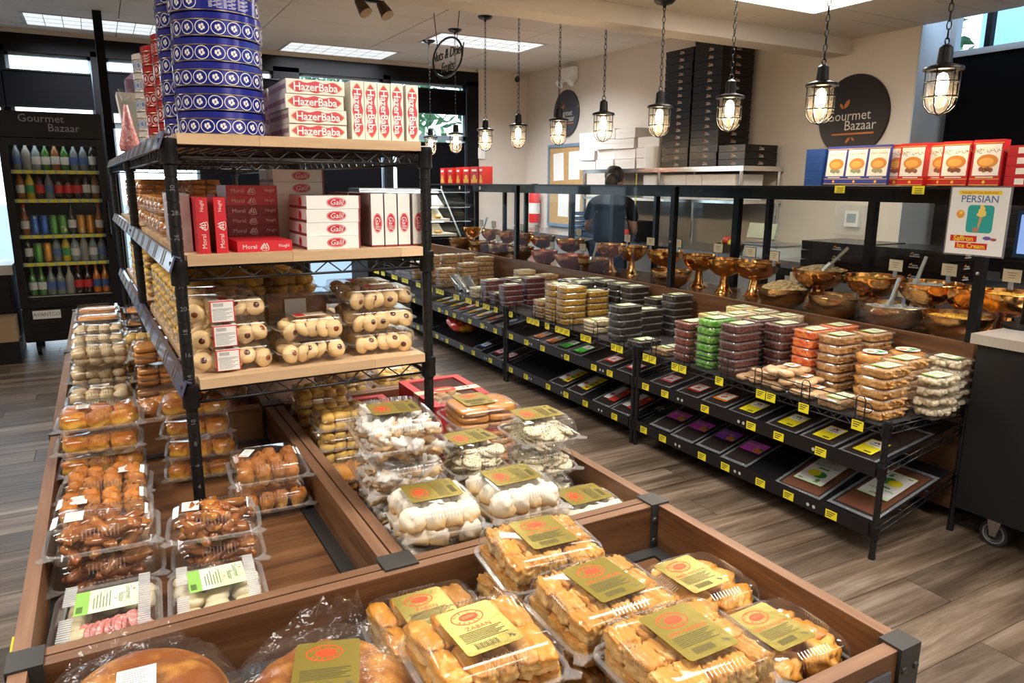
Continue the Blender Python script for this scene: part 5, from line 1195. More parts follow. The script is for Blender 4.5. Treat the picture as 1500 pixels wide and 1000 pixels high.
# ------------------------------------------------------------------ fruit leather sheets on the slanted tiers
LEATH = mat('dark_fruit_leather', (.022, .012, .010), .28, coat=.3); LEATB = mat('brown_fruit_leather', (.16, .055, .025), .4)
def sheet(lab, y, tier, col, kind, x=None, w=.17, L_=.36, leather=LEATH, rz=0., lift=0.):
    zf, zb = ((.375, .47), (.125, .255))[tier]; sl = math.atan2(zb - zf, RD); x = x or RX + .012
    t = thing('fruit_leather_pack', lab, 'fruit leather', (x, y, zf + .0065 + lift + (x - RX) * math.tan(sl)), 0, 'clear packs of fruit leather sheets'); t.rotation_euler = Euler((0, -sl, R(rz)), 'XYZ')
    b = MB(); b.box(.02, -w * .40, .001, L_ - .03, w * .40, .005); part('leather_sheet', b, leather, t)
    key = ('sb', w, L_)
    if key not in CACHE:
        vs, fs = superq(L_, w, .010, 8, .0, 1, 8); b = MB(); b._add([(px + L_ / 2, py, pz + .0022 * noise.noise(Vector((px * 30, py * 30, 2)))) for px, py, pz in vs], fs, 0); 
        e = .013
        for x0, y0, x1, y1 in ((-.006, -w / 2, L_ + .004, -w / 2 + e), (-.006, w / 2 - e, L_ + .004, w / 2), (-.006, -w / 2 + e, e, w / 2 - e), (L_ - e, -w / 2 + e, L_ + .004, w / 2 - e)): b.box(x0, y0, .0045, x1, y1, .0055, 1)
        CACHE[key] = b.mesh('bag', [BAG, film('sealed_edge', .16, .6, .08, .12, hazecol=(.7, .74, .8))], 40)
    O('bag', CACHE[key], t, (0, 0, .0))
    key = ('sl', kind, col, w)
    if key not in CACHE:
        b = MB(); z = .0128; c0 = {'yellow': YEL, 'red': mat('label_red', (.66, .05, .04), .45), 'pink': mat('label_pink', (.75, .10, .18), .45), 'orange': mat('label_orange', (.85, .25, .02), .45), 'green': mat('label_green', (.08, .48, .06), .45), 'purple': mat('label_purple', (.80, .10, .72), .45), 'violet': mat('label_violet', (.36, .08, .66), .45), 'blue': mat('label_blue', (.04, .14, .45), .45), 'olive': mat('label_olive', (.30, .42, .03), .45), 'white': PAPER}[col]
        ms = [c0, PAPER, INK, mat('fruit_orange', (.85, .36, .04), .4), mat('leaf_green', (.06, .30, .05), .5), mat('label_red', (.66, .05, .04), .45), YEL]
        if kind == 'half':      # coloured label, white half with black dried-fruit emblem
            b.box(.035, -.043, z, .155, .043, z + .0004, 0); b.box(.10, -.036, z + .0004, .150, .036, z + .0006, 1)
            for k in range(3): b.disc((.13 + .006 * (k % 2), -.008 + k * .008, z + .0008), .006, n=7, m=2 if k != 1 else 5)
            b.box(.112, -.022, z + .0006, .116, .022, z + .0008, 2)
            for k in range(9): b.box(.042, -.03 + k * .0035, z + .0006, .055, -.028 + k * .0035, z + .0008, 2)
        elif kind == 'framed':
            b.box(.05, -.045, z, .14, .045, z + .0004, 0); b.box(.066, -.037, z + .0004, .134, .037, z + .0006, 1); b.box(.118, -.02, z + .0006, .124, .02, z + .0008, 0); b.disc((.095, .0, z + .0008), .012, n=10, m=0); b.disc((.084, .012, z + .0008), .008, n=8, m=5)
        elif kind == 'fruit':   # purple card with fruit picture
            b.box(.16, -.060, z, .25, .060, z + .0004, 0); b.disc((.185, -.026, z + .0006), .020, n=14, m=3); b.disc((.18, -.046, z + .0007), .013, n=12, m=3); b.disc((.20, -.044, z + .0008), .010, n=8, m=4); b.T = T(.215, .012, z + .0006, -pi / 2); mb_text(b, 'Fruit Bar', .02, Matrix(), 6); b.T = None; b.box(.232, .0, z + .0006, .24, .05, z + .0008, 4)
        elif kind == 'strip':
            b.box(.06, -w * .36, z, .24, -w * .02, z + .0004, 0); b.box(.07, w * .0, z, .24, w * .30, z + .0004, 1)
            for k in range(4): b.disc((.09 + k * .04, -w * .18, z + .0006), .016, n=7, m=(5, 4, 5, 3)[k])
            b.disc((.13, w * .15, z + .0006), .016, n=9, m=5)
        elif kind == 'oval': b.disc((.13, 0, z), .09, n=18, m=0, ry=.04); b.disc((.15, 0, z + .0003), .045, n=14, m=1, ry=.028); b.disc((.08, .012, z + .0004), .02, n=8, m=3); b.disc((.10, -.016, z + .0004), .016, n=8, m=5)
        elif kind == 'apple':   # white card: Apple Fruit Bar
            b.box(.075, -.07, z, .285, .07, z + .0004, 1); b.box(.265, -.07, z + .0004, .285, .07, z + .0005, 7); b.box(.075, -.07, z + .0004, .09, .07, z + .0005, 7)
            b.disc((.15, -.014, z + .0007), .026, n=18, m=4, ry=.03); b.disc((.155, .018, z + .0009), .026, n=18, m=6, ry=.03)
            M = lambda xx, yy: T(xx, yy, z + .0009, -pi / 2); mb_text(b, 'SADAF', .017, M(.262, .0), 2); mb_text(b, 'Apple Fruit Bar', .0185, M(.225, .0), 4); b.box(.196, -.025, z + .0006, .207, .025, z + .0008, 4); b.disc((.262, .0, z + .001), .003, n=6, m=5)
            b.disc((.108, -.03, z + .0007), .011, n=12, m=4); b.box(.09, -.04, z + .0006, .096, -.018, z + .0008, 4)
            for k in range(9): b.box(.086, .035 + k * .0025, z + .0006, .097, .0362 + k * .0025, z + .0008, 2)
            ms = ms + [mat('pale_green_label', (.66, .80, .50), .5)]
        if kind == 'fruit': b.v = [(vx - .05, vy, vz) for vx, vy, vz in b.v]
        CACHE[key] = b.mesh('label', ms)
    O('label', CACHE[key], t)
    return t
for i, y in enumerate((1.755, 1.95, 2.14, 2.37)): sheet('dark fruit leather pack with yellow and white label, %s from the corner post' % ORD[i], y, 0, 'yellow', 'half', w=.175, rz=-2 + i)
for i, (y, c) in enumerate(((2.56, 'orange'), (2.75, 'red'), (2.965, 'pink'))): sheet('dark fruit leather pack with %s-framed white label, near rack middle tier' % c, y, 0, c, 'framed', w=.165, rz=1)
for i, (y, c) in enumerate(((2.40, 'purple'), (2.585, 'violet'), (2.77, 'purple'), (2.955, 'purple'))): sheet('fruit leather pack with purple fruit-picture card, %s from the apple fruit bars' % ORD[i], y, 1, c, 'fruit', w=.165, rz=3, x=RX + .02 + .01 * (i % 2))
sheet('brown apple fruit bar sheet with white apple-picture card, card upright', 2.02, 1, 'white', 'apple', w=.235, L_=.42, leather=LEATB, rz=4)
t = sheet('brown apple fruit bar sheet with white card turned upside down by the post', 1.765, 1, 'white', 'apple', w=.225, L_=.42, leather=LEATB, rz=0)
t.location = (RX + .44, 1.765, .125 + .0065 + .44 * (.130 / .53)); t.rotation_euler = Euler((0, math.atan2(.130, RD), R(180)), 'XYZ')
for i, (y, c) in enumerate(((3.27, 'red'), (3.48, 'red'), (3.80, 'green'), (3.97, 'green'), (4.14, 'orange'), (4.31, 'orange'))): sheet('%s-labelled dark fruit leather pack, %s along the middle rack' % (c, ORD[i]), y, 0, c, 'framed' if i < 2 else 'half', w=.155, rz=2)
for i, (y, c) in enumerate(((3.30, 'red'), (3.49, 'red'), (3.78, 'yellow'), (4.0, 'yellow'))): sheet('fruit leather pack with long %s picture label, %s on the middle rack low tier' % (c, ORD[i]), y, 1, c, 'strip', w=.175, rz=3)
for i, (y, c) in enumerate(((4.84, 'blue'), (5.06, 'red'), (5.25, 'yellow'), (5.42, 'yellow'), (5.60, 'red'), (5.78, 'yellow'), (5.96, 'olive'), (6.1, 'olive'))): sheet('snack pouch with %s oval label, %s along the far rack' % (c, ORD[i]), y, 0, c, 'oval', w=.14, L_=.33, rz=4, leather=mat('pouch_grey', (.22, .22, .23), .3))
for i, (y, c) in enumerate(((4.77, 'pink'), (4.93, 'pink'), (5.20, 'blue'))): sheet('fruit leather pack with %s label, %s on the far rack low tier' % (c, ORD[i]), y, 1, c, 'framed', w=.15, rz=2)
t = thing('snack_bag', 'red and yellow crinkly snack bag on the far rack low tier', 'snack bag', (2.72, 5.80, .205), R(80), rot=(0, R(-12), R(80))); vs, fs = superq(.32, .24, .085, 3, .15, 3, 8, 6); b = MB(); b._add(vs, fs, 0); part('bag', b, mat('red_yellow_print', (.68, .05, .02), .25, noise_=(9, (.85, .45, .03), .5, .58), coat=.4), t, smooth=True)

# ------------------------------------------------------------------ nut counter: glazed case on a walnut base
CX0, CX1, CY0, CY1, DZ, CT = 3.17, 3.78, 1.675, 7.62, .77, 1.452
case = thing('nut_counter', 'long walnut counter with black-framed glass sneeze guard over copper bowls', 'counter', (0, 0, 0))
b = MB(); b.box(CX0 - .012, CY0, .06, CX0 + .01, CY1, .804); part('front_board', b, WY, case)
b = MB(); b.box(CX0 - .013, CY0, .804, CX0 + .011, CY1, .8055); part('edge_band', b, RIMY, case)
b = MB(); b.box(CX0 + .01, CY0, DZ - .03, CX1, CY1, DZ); part('deck', b, mat('walnut_deck', (.14, .065, .03), .25, noise_=(7, (.22, .12, .065), .4, .7, (9, .7, 9)), coat=.3), case)
b = MB(); b.box(CX1 - .02, CY0, .06, CX1, CY1, DZ - .03); b.box(CX0 + .01, CY0, .06, CX1 - .02, CY0 + .02, DZ - .03); part('carcass', b, BLACKM, case)
CB = mat('case_black', (.009, .009, .010), .3, spec=.3)
b = MB(); b.box(CX0 - .01, CY0 - .01, CT - .012, CX1 + .01, CY1, CT); part('top_shelf', b, CB, case)
fy = (1.70, 3.60, 5.62, 7.58)
for y in fy:
    b = MB(); b.box(-.018, -.018, .8056, .018, .018, CT - .012); part('front_post', b, CB, case, (CX0 + .006, y, 0)); b = MB(); b.lathe([(0, .0), (.007, .0), (.007, .006), (0, .008)], 8); part('bolt', b, CHROME, case, (CX0 - .012, y, 1.10), (0, R(-90), 0))
for y, w_ in ((1.70, .03), (2.62, .045), (3.35, .028), (3.62, .05), (4.45, .028), (5.0, .05), (5.62, .045), (6.45, .028), (6.9, .03), (7.58, .03)):
    b = MB(); b.box(-.02, -w_ / 2, DZ, .02, w_ / 2, CT - .075); part('rear_post', b, CB, case, (CX1 - .03, y, 0))
b = MB(); b.box(CX1 - .05, CY0, CT - .085, CX1, CY1, CT - .012); part('rear_header', b, CB, case)
for a, c in zip(fy, fy[1:]): b = MB(); b.box(CX0 + .002, a + .02, .806, CX0 + .007, c - .02, CT - .014); part('glass_pane', b, GLASS, case)
b = MB(); b.box(CX0 + .03, CY0 + .004, DZ + .002, CX1 - .055, CY0 + .009, CT - .014); part('end_glass', b, GLASS, case)
for a, c in ((1.72, 2.59), (2.65, 3.33), (3.66, 4.43), (5.04, 5.59)): b = MB(); b.box(CX1 - .022, a, DZ + .25, CX1 - .018, c, CT - .09); part('rear_glass', b, GLASS, case)
for y in (2.396, 1.999):
    b = MB(); b.box(CX0 - .016, y - .028, 1.418, CX0 - .0145, y + .028, 1.454, 0)
    for k in range(3): b.box(CX0 - .0164, y - .02, 1.440 - k * .009, CX0 - .0161, y + .016, 1.443 - k * .009, 1)
    part('price_tag', b, [YEL, INK], case)
for y in (6.3, 6.75, 7.2): b = MB(); b.box(CX0 - .014, y - .015, 1.40, CX0 - .012, y + .015, 1.43); part('price_tag', b, PAPER, case)

COP = mat('bright_copper', (.94, .45, .14), .17, 1., noise_=(5, (.82, .46, .18), .45, .7), bump=('voronoi', 34, .35)); COPD = mat('tarnished_copper', (.50, .28, .13), .25, 1., noise_=(7, (.78, .44, .18), .45, .7, (1, 1, 4)), bump=('voronoi', 40, .45)); COPP = mat('rosy_copper', (.82, .36, .24), .3, 1., bump=('voronoi', 40, .3))
def bowl(lab, x, y, r, m, foot, fill=None, heap=.0, h=.115, liner=False, zb=DZ):
    t = thing('copper_bowl', lab, 'bowl', (x, y, zb), rnd.uniform(0, 3), 'hammered copper nut bowls'); z = foot
    b = MB(); prof = [(.0, z + .004)] if foot else [(0, 0)]
    for i in range(9):
        u = i / 8; a_ = (.26 + .74 * u if not foot else .12 + .88 * u) * pi / 2; a0_ = (.26 if not foot else .12) * pi / 2; prof.append((r * sin(a_), z + h * (1 - (cos(a_) / cos(a0_))) ** 1.0))
    inn = [(max(q - .004, .001), zz + .003) for q, zz in prof[1:]][::-1]
    b.lathe(prof + [(r + .004, z + h + .001), (r + .002, z + h + .004)] + inn + [(0, inn[-1][1])], 36); part('bowl', b, m, t, smooth=50)
    if foot: b = MB(); b.lathe([(.0, 0), (r * .48, 0), (r * .48, .006), (r * .36, .02), (r * .26, .05), (r * .20, foot + .006)], 28); part('pedestal', b, COP, t, smooth=50)
    if fill:
        b = MB(); n = 20; rings = []; rr_ = r * .93
        for i in range(8):
            u = i / 7; rad = rr_ * (1 - u) + .001; rings.append([(rad * cos(2 * pi * j / n), rad * sin(2 * pi * j / n), z + h * .80 + (heap + .03 * h) * (1 - (1 - u) ** 1.6) + .005 * noise.noise(Vector((rad * 50 * cos(2 * pi * j / n), rad * 50 * sin(2 * pi * j / n), x)))) for j in range(n)])
        q = random.Random(int(y * 100)); b.loft(rings, 0)
        vs0, fs0 = superq(.030, .014, .012, 2.2, .2, 1, 2)
        for i in range(130): a, u = q.uniform(0, 6.28), q.random() ** .6; rad = rr_ * u; b.T = T(rad * cos(a), rad * sin(a), z + h * .80 + (heap + .03 * h) * (1 - u ** 1.6) - .002, q.uniform(0, 3), q.uniform(-.6, .6)); b._add(vs0, fs0, 0)
        b.T = None; part('contents', b, fill, t, smooth=True, kind='stuff')
    if liner: b = MB(); n = 40; b.loft([[(k * cos(2 * pi * j / n), k * sin(2 * pi * j / n), z + zz + .008 * sin(j * 2.3 + zz * 90)) for j in range(n)] for k, zz in ((r * .97, h * .6), (r + .004, h + .012), (r + .014, h * .85), (r + .012, h * .25))], 0, False, False); part('plastic_liner', b, BAG, t, smooth=True)
    return t
NUTS = mat('heaped_nuts', (.74, .50, .24), .6, noise_=(60, (.84, .68, .42), .4, .7)); NUTD = mat('dark_nuts', (.30, .15, .07), .6, noise_=(60, (.44, .26, .14), .4, .7)); SPICE = mat('orange_seed', (.80, .36, .03), .5, noise_=(50, (.88, .56, .10), .4, .7)); SALT = mat('white_seed', (.80, .78, .74), .6)
RB = [(1.76, .146, SPICE, 0), (1.945, .10, None, 0), (2.125, .15, SALT, 0), (2.43, .144, SPICE, 0), (2.77, .148, NUTS, .04), (3.24, .147, SPICE, 0), (3.455, .0, None, 0), (3.735, .118, NUTD, 0), (4.09, .130, None, 0), (4.47, .113, SPICE, 0), (4.75, .122, None, 0), (5.33, .121, None, 0), (5.78, .122, NUTS, .03), (6.15, .102, None, 0), (6.45, .10, None, 0), (6.83, .10, None, 0), (7.25, .10, None, 0)]
whr = ['beyond the end post', 'just behind the end post', 'with a steel scoop, under the poster', 'behind the plain bowl pair', 'heaped with pale nuts beside a scoop', 'by the heaped nut bowl', '', 'third pedestal from the front glass post', 'behind the second front glass post', 'with the glowing tapered pedestal', 'first of the close pair of pedestals', 'behind the fruit-leather end of the glass', 'heaped with yellow nuts far down the counter', 'next beyond the yellow heap', 'second beyond the yellow heap', 'third beyond the yellow heap', 'last visible before the pastry case']
for (y, r, f, hp), wh in zip(RB, whr):
    if r > .101 or (r and wh and r >= .1): bowl('copper pedestal bowl in the rear row, ' + wh, 3.545, y, r, COP, .105, f, hp, .112)
bowl('copper pedestal bowl in the rear row, standing forward of its neighbours', 3.50, 3.455, .118, COP, .105, None, 0, .112)
FB = [(1.872, .145, SPICE, .0, 0, 'filled with orange spice by the end post'), (2.184, .158, SALT, .0, 1, 'lined with clear plastic'), (2.50, .148, NUTD, .0, 0, 'low and wide beside the plastic-lined one'), (2.862, .146, NUTS, .055, 0, 'heaped with pale nuts at the front glass'), (3.81, .138, None, 0, 0, 'standing alone behind the second glass post'), (4.72, .13, None, 0, 0, 'with a white scoop leaning in it'), (5.03, .14, None, 0, 0, 'of rosy smooth copper'), (5.46, .115, None, 0, 0, 'beyond the rosy one'), (5.88, .125, None, 0, 0, 'by the third glass post'), (6.27, .125, NUTS, .0, 0, 'far along holding pale nuts'), (6.66, .13, NUTS, .01, 0, 'far along heaped with yellow nuts'), (7.15, .14, None, 0, 0, 'at the far end of the counter')]
for y, r, f, hp, li, wh in FB: bowl('copper bowl in the front row, ' + wh, 3.365, y, r, COPP if 'rosy' in wh else COPD, 0, f, hp, .114, bool(li))
def scoop(lab, x, y, z, rx, rz):
    t = thing('scoop', lab, 'scoop', (x, y, z), rot=(rx, R(12), rz)); b = MB(); b.tube([(0, 0, 0), (0, 0, .12)], .010, 8); b.box(-.024, -.008, -.055, .024, .008, .003); part('scoop', b, mat('brushed_steel', (.75, .76, .77), .25, .85), t, smooth=40)
scoop('steel scoop in the rear bowl under the poster', 3.50, 2.17, 1.0, R(12), .3); scoop('steel scoop in the rear bowl heaped with nuts', 3.52, 2.68, 1.03, R(38), .2); scoop('steel scoop in the plastic-lined bowl', 3.36, 2.20, .90, R(8), .1); scoop('white scoop in a front bowl mid counter', 3.36, 4.72, .89, R(5), 0); scoop('steel scoop far along the rear bowls', 3.5, 6.9, 1.0, R(15), 0)
CARD = mat('kraft_card', (.78, .64, .44), .6)
def card(lab, x, y, z):
    if 'card' in PROTO: return dup(PROTO['card'], (x, y, z), rnd.uniform(-.15, .15), lab)
    t = thing('name_card', lab, 'name card', (x, y, z), 0, 'kraft name cards over the bowls'); b = MB(); b.box(-.001, -.038, -.028, .001, .038, .028, 0); b.T = Matrix.Translation((-.0014, 0, 0)) @ FACE_X
    for i in range(3): b.box(-.02 + .004 * i, .012 - i * .011, 0, .02 - .004 * i, .0145 - i * .011, .0002, 1)
    b.T = None; part('card', b, [CARD, mat('brown_ink', (.2, .12, .06), .6)], t); b = MB(); b.box(0.001, -.041, -.032, .004, .041, .031); part('backing', b, BLACKM, t); b = MB(); b.box(-.003, -.010, -.06, .003, .010, -.029); part('clip', b, mat('clear_clip', (.35, .34, .4), .3), t); PROTO['card'] = t; return t
for i, (y, z) in enumerate(((1.739, 1.055), (2.017, 1.053), (2.288, 1.048), (3.063, 1.028), (3.251, 1.036), (3.525, 1.04), (3.911, 1.043), (4.204, 1.036), (4.478, 1.042), (5.134, 1.05), (5.824, 1.04), (6.102, 1.037), (6.677, 1.04), (6.955, 1.041))): card('kraft name card over the rear bowls, %s from the register end' % ORD[i], 3.50, y, z + .012)
for i, (y, z) in enumerate(((2.217, .921), (2.491, .922), (2.892, .92), (5.058, .93), (5.537, .911), (6.558, .91))): card('kraft name card over the front bowls, %s from the register end' % ORD[i], 3.49, y, z + .012)

# poster hung on the case front
t = thing('ice_cream_poster', 'white poster for Persian saffron ice cream hanging on the glass case', 'poster', (CX0 - .022, 1.728, 1.312))
b = MB(); b.box(-.002, -.122, -.142, .002, .122, .142); part('sleeve', b, film('poster_sleeve', .1, .5, .06, .1), t)
b = MB(); b.T = Matrix.Translation((-.003, 0, 0)) @ FACE_X; Z = .0
b.box(-.115, -.136, -.001, .115, .136, 0, 0); b.box(-.085, .108, .0002, .085, .124, .0004, 6); b.prism([(x + .012, y + .010) for x, y, _ in rr(.105, .112, .014, 0)], .0002, .0004, 1)
for i in range(5): b.disc((.016 + .003 * (i % 2), .028 + i * .008, .0009 + i * .0002), .019 - i * .0028, n=14, m=2, ry=.009)
b.prism([(.010, .028), (.024, .028), (.012, -.03), (.006, -.03)], .0005, .0007, 3); b.disc((.0, -.034, .0008), .014, n=10, m=4, ry=.010); b.disc((-.068, .028, .0006), .017, n=18, m=5); b.disc((-.066, .034, .0008), .007, n=10, m=2)
b.box(-.098, -.084, .0002, .010, -.059, .0004, 7); b.box(-.075, -.113, .0002, .055, -.088, .0004, 7); b.disc((.050, -.066, .0005), .018, n=7, m=8, ry=.008); b.disc((.076, -.070, .0005), .013, n=7, m=9, ry=.006)
mb_text(b, 'Indulge in Our Authentic', .0142, T(0, .116, .0006), 7); mb_text(b, 'PERSIAN', .040, T(.002, .089, .0006), 10, bold=.01); mb_text(b, 'Saffron', .029, T(-.044, -.072, .0006), 6, bold=.02); mb_text(b, 'Ice Cream', .027, T(-.010, -.101, .0006), 6, bold=.02)
b.T = None
part('printed_sheet', b, [PAPER, mat('teal', (.02, .36, .34), .5), mat('ice_yellow', (.88, .66, .16), .5), mat('cone_tan', (.6, .36, .14), .5), mat('hand_skin', (.45, .22, .13), .5), mat('apricot_print', (.82, .36, .03), .5), mat('poster_yellow', (.90, .66, .02), .5), mat('poster_red', (.60, .02, .02), .5), mat('crocus', (.18, .10, .40), .5), mat('saffron_red', (.36, .06, .06), .5), mat('poster_blue', (.07, .17, .36), .5)], t)

# biscuit cartons on the case
def biscuit(lab, x, y, z, col, fruit, rz=0., lean=0., w=.118, h=.188, script=True):
    k = ('bis', col.name, w)
    if k not in CACHE:
        d = .05; b = MB(); b.box(-d, -w / 2, 0, 0, w / 2, h); a = b.mesh('carton', col); b = MB(); b.T = Matrix.Translation((-d - .0005, 0, h / 2)) @ FACE_X
        b.box(-w / 2 + .008, -h * .28, 0, w / 2 - .006, h * .40, .0002, 0); b.box(-w / 2, h * .42, 0, w / 2, h * .435, .0002, 1); b.box(-w / 2, -h * .36, 0, w / 2, -h * .345, .0002, 1); b.box(-w / 2, -h * .49, 0, w / 2, -h * .475, .0002, 1)
        b.disc((.004, .006, .0004), .042, n=22, m=2, ry=.028); b.disc((.0, .004, .0005), .030, n=16, m=5, ry=.016)
        for i in range(4): b.disc((-.018 + i * .013, -.026 - .004 * (i % 2), .0006), .010, n=9, m=3)
        b.disc((0, -h * .42, .0004), .007, n=10, m=1); b.box(-.035, -h * .325, .0003, .035, -h * .305, .0004, 0)
        mb_text(b, 'کلوچه سنتی' if fruit else 'DAILY COOKIES', .024 if fruit else .012, T(0, h * .29, .0004), 4)
        b.T = None; CACHE[k] = (a, b.mesh('printing', [PAPER, mat('carton_gold', (.80, .48, .06), .4), mat('cookie_print', (.62, .24, .04), .5), mat('walnut_print', (.28, .10, .05), .5) if fruit else mat('coconut_print', (.30, .34, .2), .5), mat('brown_ink', (.2, .12, .06), .6), mat('cookie_light', (.78, .42, .10), .5)]))
    t = thing('biscuit_carton', lab, 'carton', (x, y, z), group='biscuit cartons on the nut counter', rot=(0, R(lean), R(rz))); O('carton', CACHE[k][0], t); O('printing', CACHE[k][1], t); return t
BLC = mat('blue_carton', (.03, .05, .32), .4); RDC = mat('red_carton', (.50, .015, .02), .4)
for i in range(3): biscuit('blue biscuit carton leaning back, %s from the flat blue pile' % ORD[i], 3.33, 2.535 - i * .117, CT + .002, BLC, False, 0, 5)
for i, (y, x) in enumerate(((2.215, 3.35), (2.12, 3.315), (2.01, 3.36), (1.925, 3.318), (1.785, 3.305))): biscuit('red biscuit carton with cookie picture, %s from the blue ones' % ORD[i], x, y, CT + .002, RDC, True, (0, 4, 0, 3, 2)[i], 2)
for i in range(5):
    t = thing('biscuit_carton', 'blue biscuit carton lying flat at the end of the blue ones, %s up' % ORD[i], 'carton', (3.36, 2.625, CT + .001 + i * .037), group='biscuit cartons on the nut counter'); b = MB(); b.box(-.09, -.025, 0, .09, .08, .036); part('carton', b, mat('blue_carton_dark', (.012, .06, .28), .4), t)
for i in range(4):
    t = thing('biscuit_carton', 'red biscuit carton lying flat beyond the poster, %s up' % ORD[i], 'carton', (3.36, 1.68, CT + .001 + i * .041), group='biscuit cartons on the nut counter'); b = MB(); b.box(-.09, -.06, 0, .09, .03, .040, 0); b.box(-.0905, -.045, .008, -.0901, -.01, .032, 1); part('carton', b, [RDC, PAPER], t)
for i, y in enumerate((6.46, 6.62, 6.80, 6.98, 7.18, 7.38)):
    t = thing('gift_tin', 'red and gold tea carton on the far counter top, %s from the wall corner side' % ORD[i], 'carton', (3.30, y, CT + .001), R(rnd.uniform(-12, 12)), 'red cartons on the far counter top'); b = MB(); b.box(-.05, -.065, 0, .05, .065, .165); part('carton', b, RDC, t); b = MB(); b.box(-.0508, -.05, .01, -.0504, .05, .045, 0); b.disc((-.0512, 0, .06), .03, 'X', 12, 0); part('emblem', b, mat('carton_gold', (.80, .48, .06), .4), t); b = MB(); b.box(-.0508, -.04, .12, -.0504, .04, .14); part('name_band', b, PAPER, t)
# ------------------------------------------------------------------ drinks fridge
fr = thing('drinks_fridge', 'tall black glass-door drinks fridge at the far end of the bakery table', 'fridge', (-.28, 7.2, 0))
fw, fd = .73, .62; FB_ = mat('fridge_black', (.008, .008, .009), .28, spec=.3)
b = MB(); h = fw / 2
b.box(-h, 0.05, .12, -h + .04, fd, 1.99); b.box(h - .04, .05, .12, h, fd, 1.99); b.box(-h, fd - .03, .12, h, fd, 1.99); b.box(-h, .05, .12, h, fd, .50); b.box(-h, .05, 1.80, h, fd, 1.99); part('cabinet', b, FB_, fr)
b = MB(); b.box(-h + .04, fd - .04, .5, h - .04, fd - .03, 1.8); part('liner', b, mat('fridge_liner', (.10, .13, .16), .5), fr)
b = MB(); b.box(-h, 0, 1.80, h, .05, 2.0); hd = part('header', b, FB_, fr)
b = MB(); b.T = Matrix.Translation((.0, -.001, 1.92)) @ FACE_Y; mb_text(b, 'Gourmet', .085, T(-.06, .025, 0), 0); mb_text(b, 'Bazaar', .085, T(.09, -.045, 0), 0); b.T = None; part('lettering', b, mat('pale_lettering', (.34, .36, .44), .5), hd)
b = MB(); f = .055
b.box(-h, -.03, .42, -h + f, 0.04, 1.79); b.box(h - f, -.03, .42, h, .04, 1.79); b.box(-h + f, -.03, .42, h - f, .04, .42 + f); b.box(-h + f, -.03, 1.79 - f, h - f, .04, 1.79); dr = part('door', b, FB_, fr)
b = MB(); b.box(-h + f, -.012, .47, h - f, -.006, 1.74); part('glass_pane', b, GLASS, dr); b = MB(); b.tube([(h - .02, -.03, 1.0), (h - .02, -.06, 1.02), (h - .02, -.06, 1.28), (h - .02, -.03, 1.30)], .009, 8); part('handle', b, FB_, dr, smooth=True)
b = MB(); b.box(-h, -.01, .14, h, .05, .41); lp = part('lower_grille', b, FB_, fr)
for i in range(5): b = MB(); b.box(-h + .05, -.018, .155 + i * .028, h - .05, -.01, .170 + i * .028); part('slat', b, BLACKM, lp)
b = MB(); b.box(-.29, -.0125, .325, -.09, -.0105, .395, 0); b.T = Matrix.Translation((-.19, -.013, .36)) @ FACE_Y; mb_text(b, 'AVANTCO', .040, Matrix(), 1); b.T = None; part('name_plate', b, [PAPER, mat('navy_ink', (.03, .06, .16), .5)], lp)
for x in (-.28, .28):
    for y in (.1, .5): b = MB(); b.T = Matrix.Translation((x, y, .045)) @ Matrix.Rotation(pi / 2, 4, 'Y'); b.lathe([(0, -.015), (.045, -.015), (.045, .015), (0, .015)], 14); b.T = None; b.box(x - .02, y - .02, .05, x + .02, y + .02, .125); part('caster', b, BLACKM, fr)
l = bpy.data.lights.new('fridge_lamp', 'AREA'); l.shape = 'RECTANGLE'; l.size = .6; l.size_y = .05; l.energy = .12; l.color = (.85, .93, 1); O('fridge_lamp', l, fr, (0, .08, 1.76), (R(15), 0, 0))
BOT = {}
